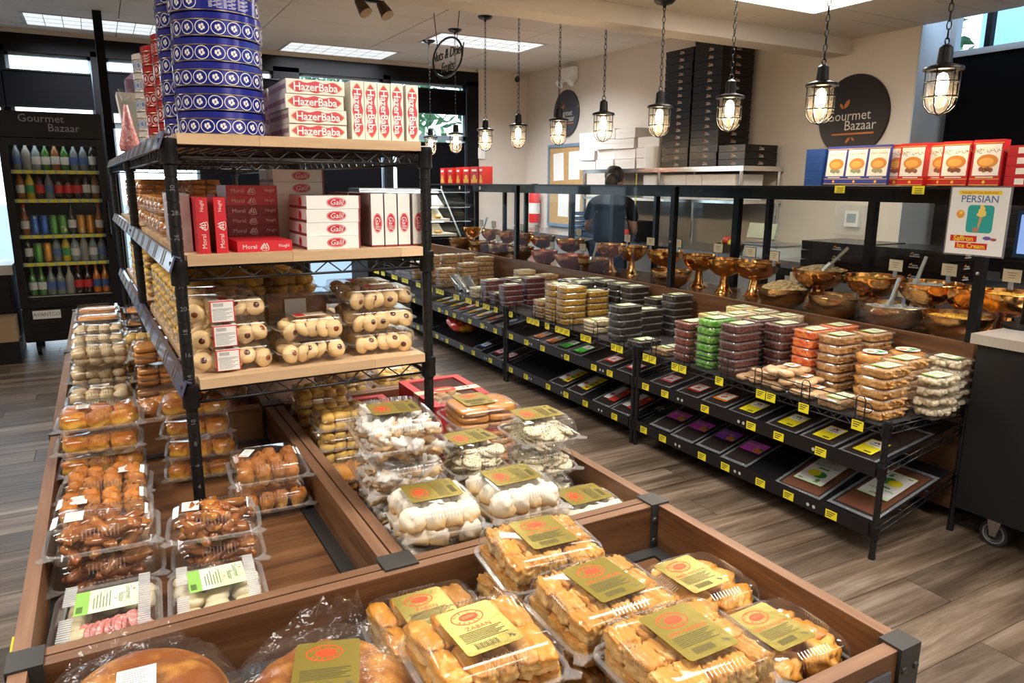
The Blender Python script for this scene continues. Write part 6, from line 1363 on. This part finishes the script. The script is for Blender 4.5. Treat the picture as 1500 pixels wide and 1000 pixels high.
def bottle(kind, lab, x, z):
    specs = dict(cola=((.04, .012, .01), RED, RED, .25, .034), lime=((.06, .20, .03), mat('cap_green', (.05, .3, .05), .5), PAPER, .24, .032), soda=((.30, .36, .36), mat('cap_blue', (.05, .15, .5), .5), PAPER, .24, .034), orange=((.80, .22, .01), mat('cap_orange', (.75, .2, .02), .5), mat('bottle_blue_label', (.08, .16, .42), .5), .25, .031), milk=((.38, .36, .31), mat('dull_white', (.3, .3, .3), .5), mat('dull_white', (.3, .3, .3), .5), .25, .034), amber=((.34, .12, .03), RED, PAPER, .25, .032), yell=((.72, .52, .03), YEL, mat('green_ink2', (.05, .35, .1), .5), .25, .032), clear=((.22, .25, .26), mat('dull_white', (.3, .3, .3), .5), mat('bottle_blue_label', (.08, .16, .42), .5), .24, .033), dark=((.03, .025, .02), BLACKM, PAPER, .26, .031),
                 canb=((.05, .15, .55),), cang=((.12, .36, .08),), cano=((.70, .30, .05),), cank=((.05, .05, .05),))
    s = specs[kind]
    if kind in BOT: return dup(BOT[kind], (x, 7.34, z), rnd.uniform(0, 6), lab)
    can = len(s) == 1; t = thing('drink_can' if can else 'drink_bottle', lab, 'can' if can else 'bottle', (x, 7.34, z), 0, 'drinks in the fridge')
    if can:
        b = MB(); b.lathe([(0, .003), (.026, 0), (.032, .006), (.032, .15), (.027, .158), (.026, .156), (0, .154)], 18); part('can_body', b, mat('can_' + kind, s[0], .3, .5, noise_=(14, (.7, .7, .4), .58, .64)), t, smooth=40); b = MB(); b.lathe([(.027, .1575), (.028, .1595), (.025, .1595)], 18); part('can_rim', b, CHROME, t)
    else:
        c, cap, lb, H_, r = s; b = MB(); b.lathe([(0, .003), (r * .9, 0), (r, .008), (r, H_ * .50), (r * .88, H_ * .60), (r * .46, H_ * .74), (r * .36, H_ * .80), (r * .34, H_ * .94), (0, H_ * .94)], 18); part('bottle_body', b, mat('drink_' + kind, c, .12, coat=.6), t, smooth=40)
        b = MB(); b.lathe([(r * .42, H_ * .90), (r * .44, H_ * .905), (r * .44, H_), (0, H_)], 14); part('cap', b, cap, t, smooth=40); b = MB(); b.lathe([(r + .0006, H_ * .20), (r + .0006, H_ * .46)], 18); part('label', b, lb, t, smooth=True)
    BOT[kind] = t; return t
rows = [(1.545, ['clear', 'milk', 'soda', 'lime', 'amber', 'lime', 'clear', 'clear', 'dark'], 'top'), (1.312, ['amber', 'yell', 'cola', 'clear', 'cola', 'cola', 'cola', 'dark', 'amber'], 'second'), (1.02, ['amber', 'canb', 'canb', 'cang', 'cang', 'dark', 'cano', 'cano', 'amber'], 'third'), (.79, ['dark', 'cang', 'cano', 'clear', 'yell', 'soda', 'milk', 'soda', 'clear'], 'fourth'), (.512, ['lime', 'lime', 'clear', 'clear', 'milk', 'cola', 'cola', 'orange', 'orange'], 'lowest')]
names = dict(cola='dark cola bottle', lime='green bottle', soda='clear soda bottle', orange='orange soda bottle', milk='white drink bottle', amber='amber bottle', yell='yellow bottle', clear='clear water bottle', dark='black-capped dark bottle', canb='blue can', cang='green can', cano='orange can', cank='black can')
for z, ks, nm in rows:
    b = MB(); b.box(-h + .045, .06, z - .012 - 0, h - .045, fd - .05, z - .006); sh = part('shelf', b, CHROME, fr); b = MB(); b.box(-h + .05, .052, z - .032, h - .05, .058, z - .002); st = part('price_rail', b, mat('rail_grey', (.45, .55, .5), .4), sh) if nm != 'lowest' else None
    if st:
        b = MB()
        for i in range(8): b.box(-h + .07 + i * .075, .049, z - .030, -h + .128 + i * .075, .0515, z - .006)
        part('price_tag', b, YEL, sh)
    for i, k in enumerate(ks): bottle(k, '%s, %s from the hinge side on the %s fridge shelf' % (names[k], ORD[i], nm), -.28 - .27 + i * .0675, z - .004)

# dark counter and cartons beside the fridge
t = thing('side_counter', 'black counter with pale top beside the drinks fridge', 'counter', (-1.05, 7.25, 0)); b = MB(); b.box(-.36, 0, .0, .36, .5, .70); part('carcass', b, BLACKM, t); b = MB(); b.box(-.38, -.02, .70, .38, .52, .78); part('worktop', b, mat('pale_laminate', (.55, .53, .5), .4), t)
for i in range(2):
    b = MB(); b.box(-.34 + i * .35, -.012, .04, -.01 + i * .35, 0, .66); d_ = part('door', b, BLACK, t); b = MB(); b.box(-.05 + i * .06, -.03, .45, -.035 + i * .06, -.012, .60); part('handle', b, BLACKM, d_)
t = thing('shipping_carton', 'brown carton on the floor before the black side counter', 'carton', (-.80, 7.12, .18)); b = MB(); b.box(-.12, -.1, 0, .12, .1, .20); part('carton', b, mat('cardboard', (.36, .25, .15), .7), t); b = MB(); b.box(-.122, -.102, .18, .122, -.098, .20); part('flap', b, mat('cardboard', (.36, .25, .15), .7), t)
t = thing('black_crate', 'black crate under the brown carton', 'crate', (-.80, 7.12, 0)); b = MB(); b.box(-.13, -.11, 0, .13, .11, .17); part('body', b, BLACKM, t); b = MB(); b.box(-.135, -.115, .15, .135, .115, .178); part('rim', b, BLACK, t)

# ------------------------------------------------------------------ register cart on casters
t = thing('register_cart', 'black rolling register cart with a stainless top at the counter end', 'cart', (3.36, 1.10, 0)); b = MB(); b.box(-.32, -.50, .13, .32, .50, .835); part('body', b, mat('cart_black', (.012, .012, .013), .45, spec=.3), t); b = MB(); b.box(-.34, -.52, .835, .34, .52, .875); part('worktop', b, mat('brushed_top', (.66, .62, .57), .32, .55, noise_=(20, (.58, .55, .5), .4, .7, (1, 14, 1))), t, label='stainless worktop')
for x in (-.25, .25):
    for y in (-.40, .36):
        b = MB(); b.T = Matrix.Translation((x, y, .055)) @ Matrix.Rotation(pi / 2, 4, 'Y'); b.lathe([(0, -.018), (.03, -.018), (.034, -.022), (.055, -.02), (.055, .02), (.034, .022), (.03, .018), (0, .018)], 24, 0); b.lathe([(.030, -.0185), (.040, -.0235), (.044, -.0215)], 24, 1); w_ = b; b.T = None; o = part('caster', b, [mat('rubber', (.02, .02, .022), .5), mat('grey_hub', (.16, .17, .2), .4)], t, smooth=40)
        b = MB(); b.box(x - .035, y - .03, .115, x + .035, y + .03, .13); 
        for s in (-.028, .028): b._add([(x + s, y - .028, .118), (x + s, y + .028, .118), (x + s, y + .012, .045), (x + s, y - .012, .045), (x + s + .003, y - .028, .118), (x + s + .003, y + .028, .118), (x + s + .003, y + .012, .045), (x + s + .003, y - .012, .045)], [(0, 1, 2, 3), (7, 6, 5, 4), (0, 4, 5, 1), (2, 6, 7, 3), (1, 5, 6, 2), (0, 3, 7, 4)], 0)
        part('fork', b, CHROME, o)
t = thing('register_screen', 'blue-lit tablet register screen at the picture edge', 'screen', (3.34, 1.61 - .03, .875)); b = MB(); b.tube([(0, 0, 0), (0, 0, .32)], .02, 10); b.lathe([(.09, 0), (.09, .012), (.02, .016)], 20, c0=True); part('stand', b, BLACK, t, smooth=40); b = MB(); b.box(-.012, -.13, .29, .012, .085, .48); part('bezel', b, mat('navy_bezel', (.02, .05, .12), .3), t); b = MB(); b.quad((-.0135, .07, .305), (-.0135, -.115, .305), (-.0135, -.115, .465), (-.0135, .07, .465)); part('display', b, mat('lit_display', (.1, .15, .3), .3, emit=(.25, .38, .75), es=.5), t)
t = thing('coiled_cable', 'black coiled cable lying on the stainless register top', 'cable', (3.30, 1.35, .878)); b = MB(); b.tube([(.05 * cos(a * .5) + a * .001, .07 * sin(a * .5), .004 + a * .0004) for a in range(40)], .004, 6); part('cable', b, BLACKM, t, smooth=True)

# ------------------------------------------------------------------ back counter and stainless shelf along the side wall
t = thing('back_counter', 'stainless work counter along the side wall behind the nut counter', 'counter', (4.83, 5.1, 0)); b = MB(); b.box(-.35, -3.0, .86, .35, 3.2, .90); part('worktop', b, CHROME, t); b = MB(); b.box(-.33, -2.98, .05, .33, 3.18, .86); part('carcass', b, mat('grey_carcass', (.30, .29, .28), .5), t)
st = thing('stainless_shelf', 'stainless overshelf carrying the white and black cartons', 'shelf', (4.94, 5.68, 0)); SS = mat('bright_steel', (.72, .72, .72), .18, 1.)
b = MB(); b.box(-.24, -1.17, 1.572, .24, 1.17, 1.612); part('top_shelf', b, SS, st); b = MB(); b.box(-.24, -1.17, 1.30, .24, 1.17, 1.325); part('lower_shelf', b, SS, st)
for x in (-.225, .225):
    for y in (-1.14, -.1, 1.14): b = MB(); b.tube([(x, y, .90), (x, y, 1.572)], .016, 10); part('leg', b, SS, st, smooth=40)
WC = mat('white_carton', (.80, .78, .75), .55, rv=.05); BC = mat('black_carton', (.010, .008, .008), .25, rv=.2, spec=.35)
def carton(nm, lab, x, y, z, sx_, sy, sz, m, grp, logo=True, rz=0.):
    k = ('ct', nm, m.name, round(sx_, 3), round(sy, 3), round(sz, 3), logo)
    if k not in CACHE:
        b = MB(); b.box(-sx_ / 2, -sy / 2, 0, sx_ / 2, sy / 2, sz * .93, 0); a = b.mesh('carton', m); b = MB(); b.box(-sx_ / 2 - .002, -sy / 2 - .002, sz * .55, sx_ / 2 + .002, sy / 2 + .002, sz * .97, 0); c = b.mesh('lid', m); l_ = None
        if logo:
            b = MB()
            for F in (Matrix.Translation((-sx_ / 2 - .0026, -sy * .1, sz * .4)) @ FACE_X, Matrix.Translation((0, -sy / 2 - .0026, sz * .4)) @ FACE_Y):
                b.T = F; b.box(-.030, -.009, 0, .030, -.002, .0003, 0); b.box(-.010, .002, 0, .024, .009, .0003, 0); b.T = F @ T(-.018, .010, 0, .6); b.box(-.008, -.003, 0, .010, .004, .0003, 1)
            b.T = None; l_ = b.mesh('emblem', [mat('pale_print', (.42, .40, .38), .5), ORANGE])
        CACHE[k] = (a, c, l_)
    t = thing(nm, lab, 'carton', (x, y, z), R(rz), grp); a, c, l_ = CACHE[k]; O('carton', a, t); O('lid', c, t)
    if l_: O('emblem', l_, t)
    return t
zs = 1.613
for i in range(17): carton('black_carton', 'black carton, %s up in the shorter tower on the steel shelf' % ORD[i], 4.93, 5.42, zs + i * .0615, .36, .36, .060, BC, 'black cartons with small emblems', True, rnd.uniform(-1, 1))
for i in range(17): carton('black_carton', 'black carton, %s up in the taller tower on the steel shelf' % ORD[i], 4.94, 5.05, zs + i * .0640, .37, .34, .0625, BC, 'black cartons with small emblems', True, rnd.uniform(-1, 1))
for i in range(3): carton('black_carton', 'black carton, %s up in the low pile at the shelf end' % ORD[i], 4.94, 4.70, zs + i * .060, .38, .30, .058, BC, 'black cartons with small emblems')
for c, (y, n, hh) in enumerate(((6.84, 4, .098), (6.50, 4, .102), (6.16, 4, .099), (5.82, 3, .10))):
    for i in range(n): carton('white_carton', 'white carton, %s up in the %s column past the black towers' % (ORD[i], ORD[3 - c]), 4.92 + rnd.uniform(-.015, .015), y + rnd.uniform(-.015, .015), zs + i * (hh + .001), .36, .32, hh, WC, 'white cake cartons', False, rnd.uniform(-2, 2))
t = thing('white_container', 'rounded white foam container beside the black towers', 'container', (4.80, 5.75, zs), 0); b = MB(); b.loft([rr(.14, .17, .03, 0), rr(.17, .20, .04, .1), rr(.165, .195, .04, .2), rr(.12, .15, .03, .215)], 0); part('container', b, mat('foam_white', (.80, .79, .77), .5), t, smooth=40); b = MB(); b.loft([rr(.175, .205, .04, .1), rr(.175, .205, .04, .106)], 0); part('rim', b, PAPER, t)
q = random.Random(4)
for c in range(6):
    for i in range(2): carton('white_carton', 'small white carton under the steel shelf, %s layer, %s from the near leg' % (('lower', 'upper')[i], ORD[c]), 4.90, 4.72 + c * .205, 1.327 + i * .112, .32, .195, .11, WC, 'white cartons under the steel shelf', False, rnd.uniform(-2, 2))
# cartons on the back counter near the register
for c, (x, y, n) in enumerate(((4.15, 3.02, 3), (4.15, 2.52, 3), (4.74, 2.10, 9))):
    for i in range(n): carton('black_carton', 'black carton on the back counter, %s up in the %s pile from the thermostat' % (ORD[i], ORD[c]), x, y, .93 + i * .061, .40, .44, .059, BC, 'black cartons with small emblems')
t = thing('back_table', 'black table behind the case holding black cartons', 'table', (4.15, 2.45, 0)); b = MB(); b.box(-.28, -.85, .88, .28, .95, .928); part('tabletop', b, BLACKM, t)
for x in (-.25, .25):
    for y in (-.8, .9): b = MB(); b.box(x - .02, y - .02, 0, x + .02, y + .02, .88); part('leg', b, BLACKM, t)

# ------------------------------------------------------------------ things on the side wall
def roundsign(lab, y, z, r, far=False):
    t = thing('round_sign', lab, 'sign', (X1 - .012, y, z)); b = MB(); b.T = Matrix.Rotation(-pi / 2, 4, 'Y'); b.lathe([(0, -.01), (r, -.01), (r, .008), (r - .004, .012), (0, .012)], 56); b.T = None
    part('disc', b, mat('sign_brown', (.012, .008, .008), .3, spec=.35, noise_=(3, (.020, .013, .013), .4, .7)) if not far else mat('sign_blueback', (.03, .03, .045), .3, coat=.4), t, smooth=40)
    b = MB(); b.T = Matrix.Translation((-.0128, 0, 0)) @ FACE_X; s = r / .308
    mb_text(b, 'Gourmet', .105 * s, T(-.035 * s, .0 * s, 0), 0); mb_text(b, 'Bazaar', .105 * s, T(.075 * s, -.075 * s, 0), 0)
    b.box(-.17 * s, -.142 * s, 0, .20 * s, -.128 * s, .0003, 1)
    for (x0, y0, a, L_) in ((-.08, .055, 1.0, .085), (-.085, .055, 2.2, .055), (-.0, -.16, 4.0, .06), (.01, -.16, 5.5, .04)):
        P = [(x0 * s + L_ * s * (u * cos(a) - v * sin(a)), y0 * s + L_ * s * (u * sin(a) + v * cos(a)), .0002) for u, v in ((0, 0), (.35, -.22), (.75, -.2), (1, 0), (.7, .16), (.3, .16))]; b._add(P, [tuple(range(6))], 1)
    b.T = None; part('lettering', b, [mat('sign_white', (.62, .58, .52), .5), mat('sign_orange', (.50, .16, .03), .5)], t); return t
roundsign('large round dark wall sign lettered Gourmet Bazaar above the biscuit cartons', 3.885, 1.985, .308)
roundsign('smaller round Gourmet Bazaar sign on the distant part of the side wall', 7.95, 2.315, .28, True)
t = thing('notice_board', 'blue-framed cork notice board on the side wall', 'notice board', (X1 - .012, 7.92, 1.50)); b = MB(); b.box(-.004, -.40, -.55, .008, .40, .42); part('cork', b, mat('cork', (.52, .33, .14), .8, noise_=(40, (.42, .26, .10), .4, .7)), t); b = MB(); 
for a, c, z0, z1 in ((-.43, -.39, -.58, .45), (.39, .43, -.58, .45), (-.39, .39, .41, .45), (-.39, .39, -.58, -.54)): b.box(-.014, a, z0, .008, c, z1)
part('frame', b, mat('blue_frame', (.16, .24, .34), .4), t)
for i, (y, z) in enumerate(((.17, .18), (-.18, .18), (.05, -.28), (-.22, -.30))): b = MB(); b.box(-.0065, y - .12, z - .17, -.005, y + .12, z + .17); part('paper', b, PAPER, t, rot=(R(-3 + 2 * i), 0, 0))
t = thing('fire_extinguisher', 'red fire extinguisher on the wall seen through the case glass', 'fire extinguisher', (X1 - .10, 8.55, .95)); b = MB(); b.lathe([(0, 0), (.07, 0), (.075, .02), (.075, .36), (.05, .42), (.025, .44), (.025, .47), (0, .47)], 20); part('cylinder', b, RED, t, smooth=40); b = MB(); b.box(-.02, -.06, .47, .02, .05, .51); b.tube([(0, .05, .48), (-.05, .09, .40), (-.06, .09, .2)], .012, 6); part('valve', b, BLACK, t); b = MB(); b.lathe([(.0755, .12), (.0755, .26)], 20); part('label', b, PAPER, t, smooth=True)
t = thing('thermostat', 'white thermostat under a clear guard box on the side wall', 'thermostat', (X1 - .01, 3.79, 1.20)); b = MB(); b.box(-.03, -.06, -.06, 0, .06, .06); part('body', b, PAPER, t); b = MB(); b.box(-.032, -.04, -.03, -.030, .04, .04); part('display', b, mat('lcd_grey', (.22, .30, .36), .3), t); b = MB(); b.box(-.07, -.14, -.12, .0, .12, .11); part('guard', b, film('guard_clear', .16, .5, .05, .1), t)
t = thing('wall_switch', 'white wall switch plate at the storefront corner', 'switch', (4.50, 8.94, 1.85)); b = MB(); b.box(-.05, -.012, -.07, .05, 0, .07); part('plate', b, PAPER, t); b = MB(); b.box(-.012, -.018, -.025, .012, -.012, .025); part('toggle', b, WHITE, t)
# things on the back counter glimpsed through the glass
t = thing('plastic_crate', 'blue slotted plastic crate behind the counter glass', 'crate', (4.70, 6.44, .90)); CRB = mat('crate_blue', (.03, .06, .12), .4)
for a in range(5):
    for s in (-1, 1): b = MB(); b.box(-.2, s * .29 - .006, .02 + a * .052, .2, s * .29 + .006, .055 + a * .052); part('slat', b, CRB, t); b = MB(); b.box(s * .2 - .006, -.28, .02 + a * .052, s * .2 + .006, .28, .055 + a * .052); part('slat', b, CRB, t)
b = MB(); b.box(-.2, -.29, 0, .2, .29, .015)
for sx_ in (-.2, .2):
    for sy in (-.29, .29): b.box(sx_ - .012, sy - .012, 0, sx_ + .012, sy + .012, .28)
part('base_and_corners', b, CRB, t)
t = thing('label_printer', 'black label machine with a hanging yellow cord behind the counter glass', 'printer', (4.72, 5.90, .90)); b = MB(); b.loft([rr(.30, .34, .03, 0), rr(.30, .34, .03, .14), rr(.24, .28, .03, .20)], 0); part('body', b, BLACKM, t, smooth=40); b = MB(); b.box(-.16, -.08, .05, -.152, .05, .12); part('red_button', b, RED, t); b = MB(); b.tube([(-.20, -.22, .66), (-.20, -.22, .35), (-.20, -.26, .12)], .005, 6); b.tube([(-.20, -.22, .35), (-.20, -.15, .16)], .005, 6); part('yellow_cord', b, YEL, t)
t = thing('scale', 'pale grey counter scale behind the counter glass', 'scale', (4.72, 4.15, .90)); b = MB(); b.loft([rr(.32, .36, .02, 0), rr(.30, .34, .02, .09)], 0); part('body', b, mat('scale_grey', (.45, .46, .44), .4), t, smooth=40); b = MB(); b.box(-.16, -.18, .09, .16, .18, .10); part('pan', b, CHROME, t); b = MB(); b.box(-.19, -.14, .10, -.16, .14, .22); part('readout', b, mat('readout', (.30, .34, .26), .3), t, rot=(0, R(14), 0))
t = thing('fruit_basket', 'small basket of yellow and red fruit behind the counter glass', 'basket', (4.66, 4.55, .90)); b = MB(); b.lathe([(0, 0), (.09, 0), (.13, .07), (.125, .07), (.085, .006)], 20); part('basket', b, mat('dark_wicker', (.08, .05, .03), .6), t)
for i in range(6): O('fruit', lump('fruit', .07, .07, .07, (mat('fruit_yellow', (.62, .50, .04), .4), mat('fruit_red', (.45, .05, .03), .4))[i % 2], 2, .05, i), t, (.05 * cos(i), .05 * sin(i), .04 + .02 * (i % 2)))
# refrigerated pastry case far down, behind the bowls
t = thing('pastry_case', 'slanted glass pastry case with lit shelves beyond the nut counter', 'display case', (3.0, 7.725, 0))
b = MB(); b.box(-.5, 0, 0, .62, .6, .84); part('base', b, BLACKM, t)
b = MB()
for z, dx in ((.86, .0), (1.03, .05), (1.19, .09)): b.box(-.5, .06 + dx, z, .60 - dx * 1.3, .58, z + .03)
part('shelf', b, mat('cream_shelf', (.72, .66, .52), .4), t)
b = MB()
for z, dx in ((1.03, .05), (1.19, .09)): b.box(-.48, .10 + dx, z - .012, .52 - dx, .115 + dx, z - .002)
part('added_shelf_glow', b, mat('case_glow', (.9, .95, 1), .5, emit=(.9, .96, 1), es=6), t)  # glowing strips added under the shelves to brighten the case
b = MB(); b.quad((-.5, .0, .86), (.62, .0, .86), (.46, .16, 1.38), (-.5, .16, 1.38)); b.quad((.62, 0, .86), (.62, .6, .86), (.46, .6, 1.38), (.46, .16, 1.38)); part('glass', b, GLASS, t); b = MB(); b.tube([(.62, 0, .86), (.46, .16, 1.38)], .008, 6); b.tube([(-.5, .16, 1.38), (.46, .16, 1.38)], .008, 6); part('glass_edge', b, mat('edge_grey', (.45, .5, .52), .3), t)
b = MB(); b.box(-.5, .2, 1.36, .44, .6, 1.40, 0); b.box(-.48, .17, 1.352, .42, .25, 1.36, 1); part('light_canopy', b, [CHROME, mat('case_glow', (.9, .95, 1), .5, emit=(.9, .96, 1), es=6)], t)
b = MB(); b.box(-.5, .565, .86, .50, .59, 1.36); part('back_panel', b, mat('cream_shelf'), t)
b = MB()
for z, y0 in ((.89, .40), (1.06, .42), (1.22, .44)): b._add([(-.48, y0 - .16, z), (.52, y0 - .16, z), (.52, y0, z + .10), (-.48, y0, z + .10), (-.48, y0 - .15, z - .01), (.52, y0 - .15, z - .01), (.52, y0 + .01, z + .09), (-.48, y0 + .01, z + .09)], [(0, 1, 2, 3), (7, 6, 5, 4), (0, 4, 5, 1), (2, 6, 7, 3), (1, 5, 6, 2), (0, 3, 7, 4)], 0)
part('tilted_tray', b, mat('cream_shelf'), t)
q = random.Random(3)
for r_, z in enumerate((.89, 1.06)):
    for i in range(7): O('pastry', lump('pastry', .09, .08, .04, CR['gata'], 2.6, .2, i % 4, 5), t, (-.40 + i * .135, .16, z), (0, 0, q.uniform(0, 3)))

# ------------------------------------------------------------------ person behind the counter
t = thing('person', 'person in dark clothes with black hair standing behind the nut counter, back turned', 'person', (4.18, 5.62, 0), R(128))
SKIN = mat('skin', (.36, .19, .12), .5, trans=.1); CLO = mat('dark_clothes', (.008, .008, .010), .9, noise_=(20, (.012, .012, .015), .4, .7), spec=.1); HAIR = mat('black_hair', (.012, .010, .010), .5, bump=('noise', 90, .6, (1, 1, .15)))
def skinned(nm, verts, edges, radii, m, parent, root=0, sub=2):
    me = bpy.data.meshes.new(nm); me.from_pydata(verts, edges, []); o = bpy.data.objects.new(nm, me); COL.objects.link(o)
    md = o.modifiers.new('s', 'SKIN'); md.use_smooth_shade = True
    for i, r_ in enumerate(radii): sv = me.skin_vertices[0].data[i]; sv.radius = r_ if isinstance(r_, tuple) else (r_, r_); sv.use_root = i == root
    ms = o.modifiers.new('d', 'SUBSURF'); ms.levels = ms.render_levels = sub
    bpy.context.view_layer.update(); r2 = bpy.data.meshes.new_from_object(o.evaluated_get(bpy.context.evaluated_depsgraph_get())); bpy.data.objects.remove(o); r2.materials.clear(); r2.materials.append(m); r2.polygons.foreach_set('use_smooth', [True] * len(r2.polygons))
    return O(nm, r2, parent)
# local frame: facing -Y; a slight stoop towards the work in front
V = [(0, .04, .90), (0, .03, 1.04), (0, -.01, 1.20), (0, -.04, 1.30), (0, -.07, 1.36), (0, -.09, 1.42),
     (.09, .04, .86), (.10, .0, .47), (.10, .04, .08), (.10, -.08, .04), (-.09, .04, .86), (-.10, .0, .47), (-.10, .04, .08), (-.10, -.08, .04),
     (.17, -.03, 1.28), (.22, -.02, 1.04), (.16, -.22, .98), (.13, -.29, .965), (-.17, -.03, 1.28), (-.22, -.02, 1.04), (-.16, -.22, .98), (-.13, -.29, .965)]
E_ = [(0, 1), (1, 2), (2, 3), (3, 4), (4, 5), (0, 6), (6, 7), (7, 8), (8, 9), (0, 10), (10, 11), (11, 12), (12, 13), (3, 14), (14, 15), (15, 16), (16, 17), (3, 18), (18, 19), (19, 20), (20, 21)]
Rr = [(.12, .085), (.11, .08), (.12, .08), (.09, .06), .055, .05, .09, .062, .042, .04, .09, .062, .042, .04, .055, .045, .034, .03, .055, .045, .034, .03]
skinned('body', V, E_, Rr, SKIN, t)
skinned('shirt', [(0, .04, .84), (0, .03, 1.04), (0, -.01, 1.20), (0, -.04, 1.30), (.18, -.03, 1.28), (.222, -.02, 1.10), (-.18, -.03, 1.28), (-.222, -.02, 1.10)], [(0, 1), (1, 2), (2, 3), (3, 4), (4, 5), (3, 6), (6, 7)], [(.175, .135), (.16, .12), (.175, .125), (.135, .095), .066, .056, .066, .056], CLO, t)
skinned('trousers', [(0, .04, .88), (.095, .04, .84), (.10, .0, .47), (.10, .04, .09), (-.095, .04, .84), (-.10, .0, .47), (-.10, .04, .09)], [(0, 1), (1, 2), (2, 3), (0, 4), (4, 5), (5, 6)], [(.165, .125), .105, .078, .06, .105, .078, .06], CLO, t)
for s in (-1, 1):
    for k in range(5):
        o_ = (k - 1.5) * .017
        if k < 4: skinned('finger', [(s * .13 + o_ * .9, -.30, .965), (s * .13 + o_, -.345, .958), (s * .13 + o_, -.375 + abs(k - 1.2) * .006, .94)], [(0, 1), (1, 2)], [.010, .0085, .007], SKIN, t, 0, 1)
        else: skinned('thumb', [(s * .10, -.285, .963), (s * .085, -.315, .955), (s * .09, -.34, .945)], [(0, 1), (1, 2)], [.011, .0095, .008], SKIN, t, 0, 1)
    vs, fs = superq(.075, .095, .03, 2.6); b = MB(); b._add([(x + s * .13, y - .31, z + .95) for x, y, z in vs], fs, 0); part('palm', b, SKIN, t, smooth=True)
b = MB(); b.T = Matrix.Translation((0, -.10, 1.38)) @ Matrix.Rotation(R(18), 4, 'X'); vs, fs = superq(.15, .185, .215, 2.3, 0, 0, 8); b._add(vs, fs, 0)
for vs2, c in ((superq(.026, .04, .045, 2.2), (0, -.095, .085)), (superq(.05, .02, .02, 2.4), (0, -.088, .045)), (superq(.02, .035, .055, 2.4), (.076, 0, .085)), (superq(.02, .035, .055, 2.4), (-.076, 0, .085))): b._add([(x + c[0], y + c[1], z + c[2]) for x, y, z in vs2[0]], vs2[1], 0)
part('head', b, SKIN, t, smooth=True)
b = MB(); b.T = Matrix.Translation((0, -.10, 1.38)) @ Matrix.Rotation(R(18), 4, 'X')
for x in (-.03, .03): vs, fs = superq(.026, .014, .014, 2.2); b._add([(px_ + x, py_ - .084, pz_ + .105) for px_, py_, pz_ in vs], fs, 0)
part('eyes', b, [INK], t, smooth=True)
b = MB(); b.T = Matrix.Translation((0, -.085, 1.45)) @ Matrix.Rotation(R(18), 4, 'X'); vs, fs = superq(.178, .20, .175, 2.3, .06, 2, 8); b._add([(x, y + .012, max(z, .01)) for x, y, z in vs], fs, 0); b.T = Matrix.Translation((0, .0, 1.40)); vs, fs = superq(.12, .08, .16, 2.3, .08, 3, 6); b._add(vs, fs, 0); part('hair', b, HAIR, t, smooth=True)
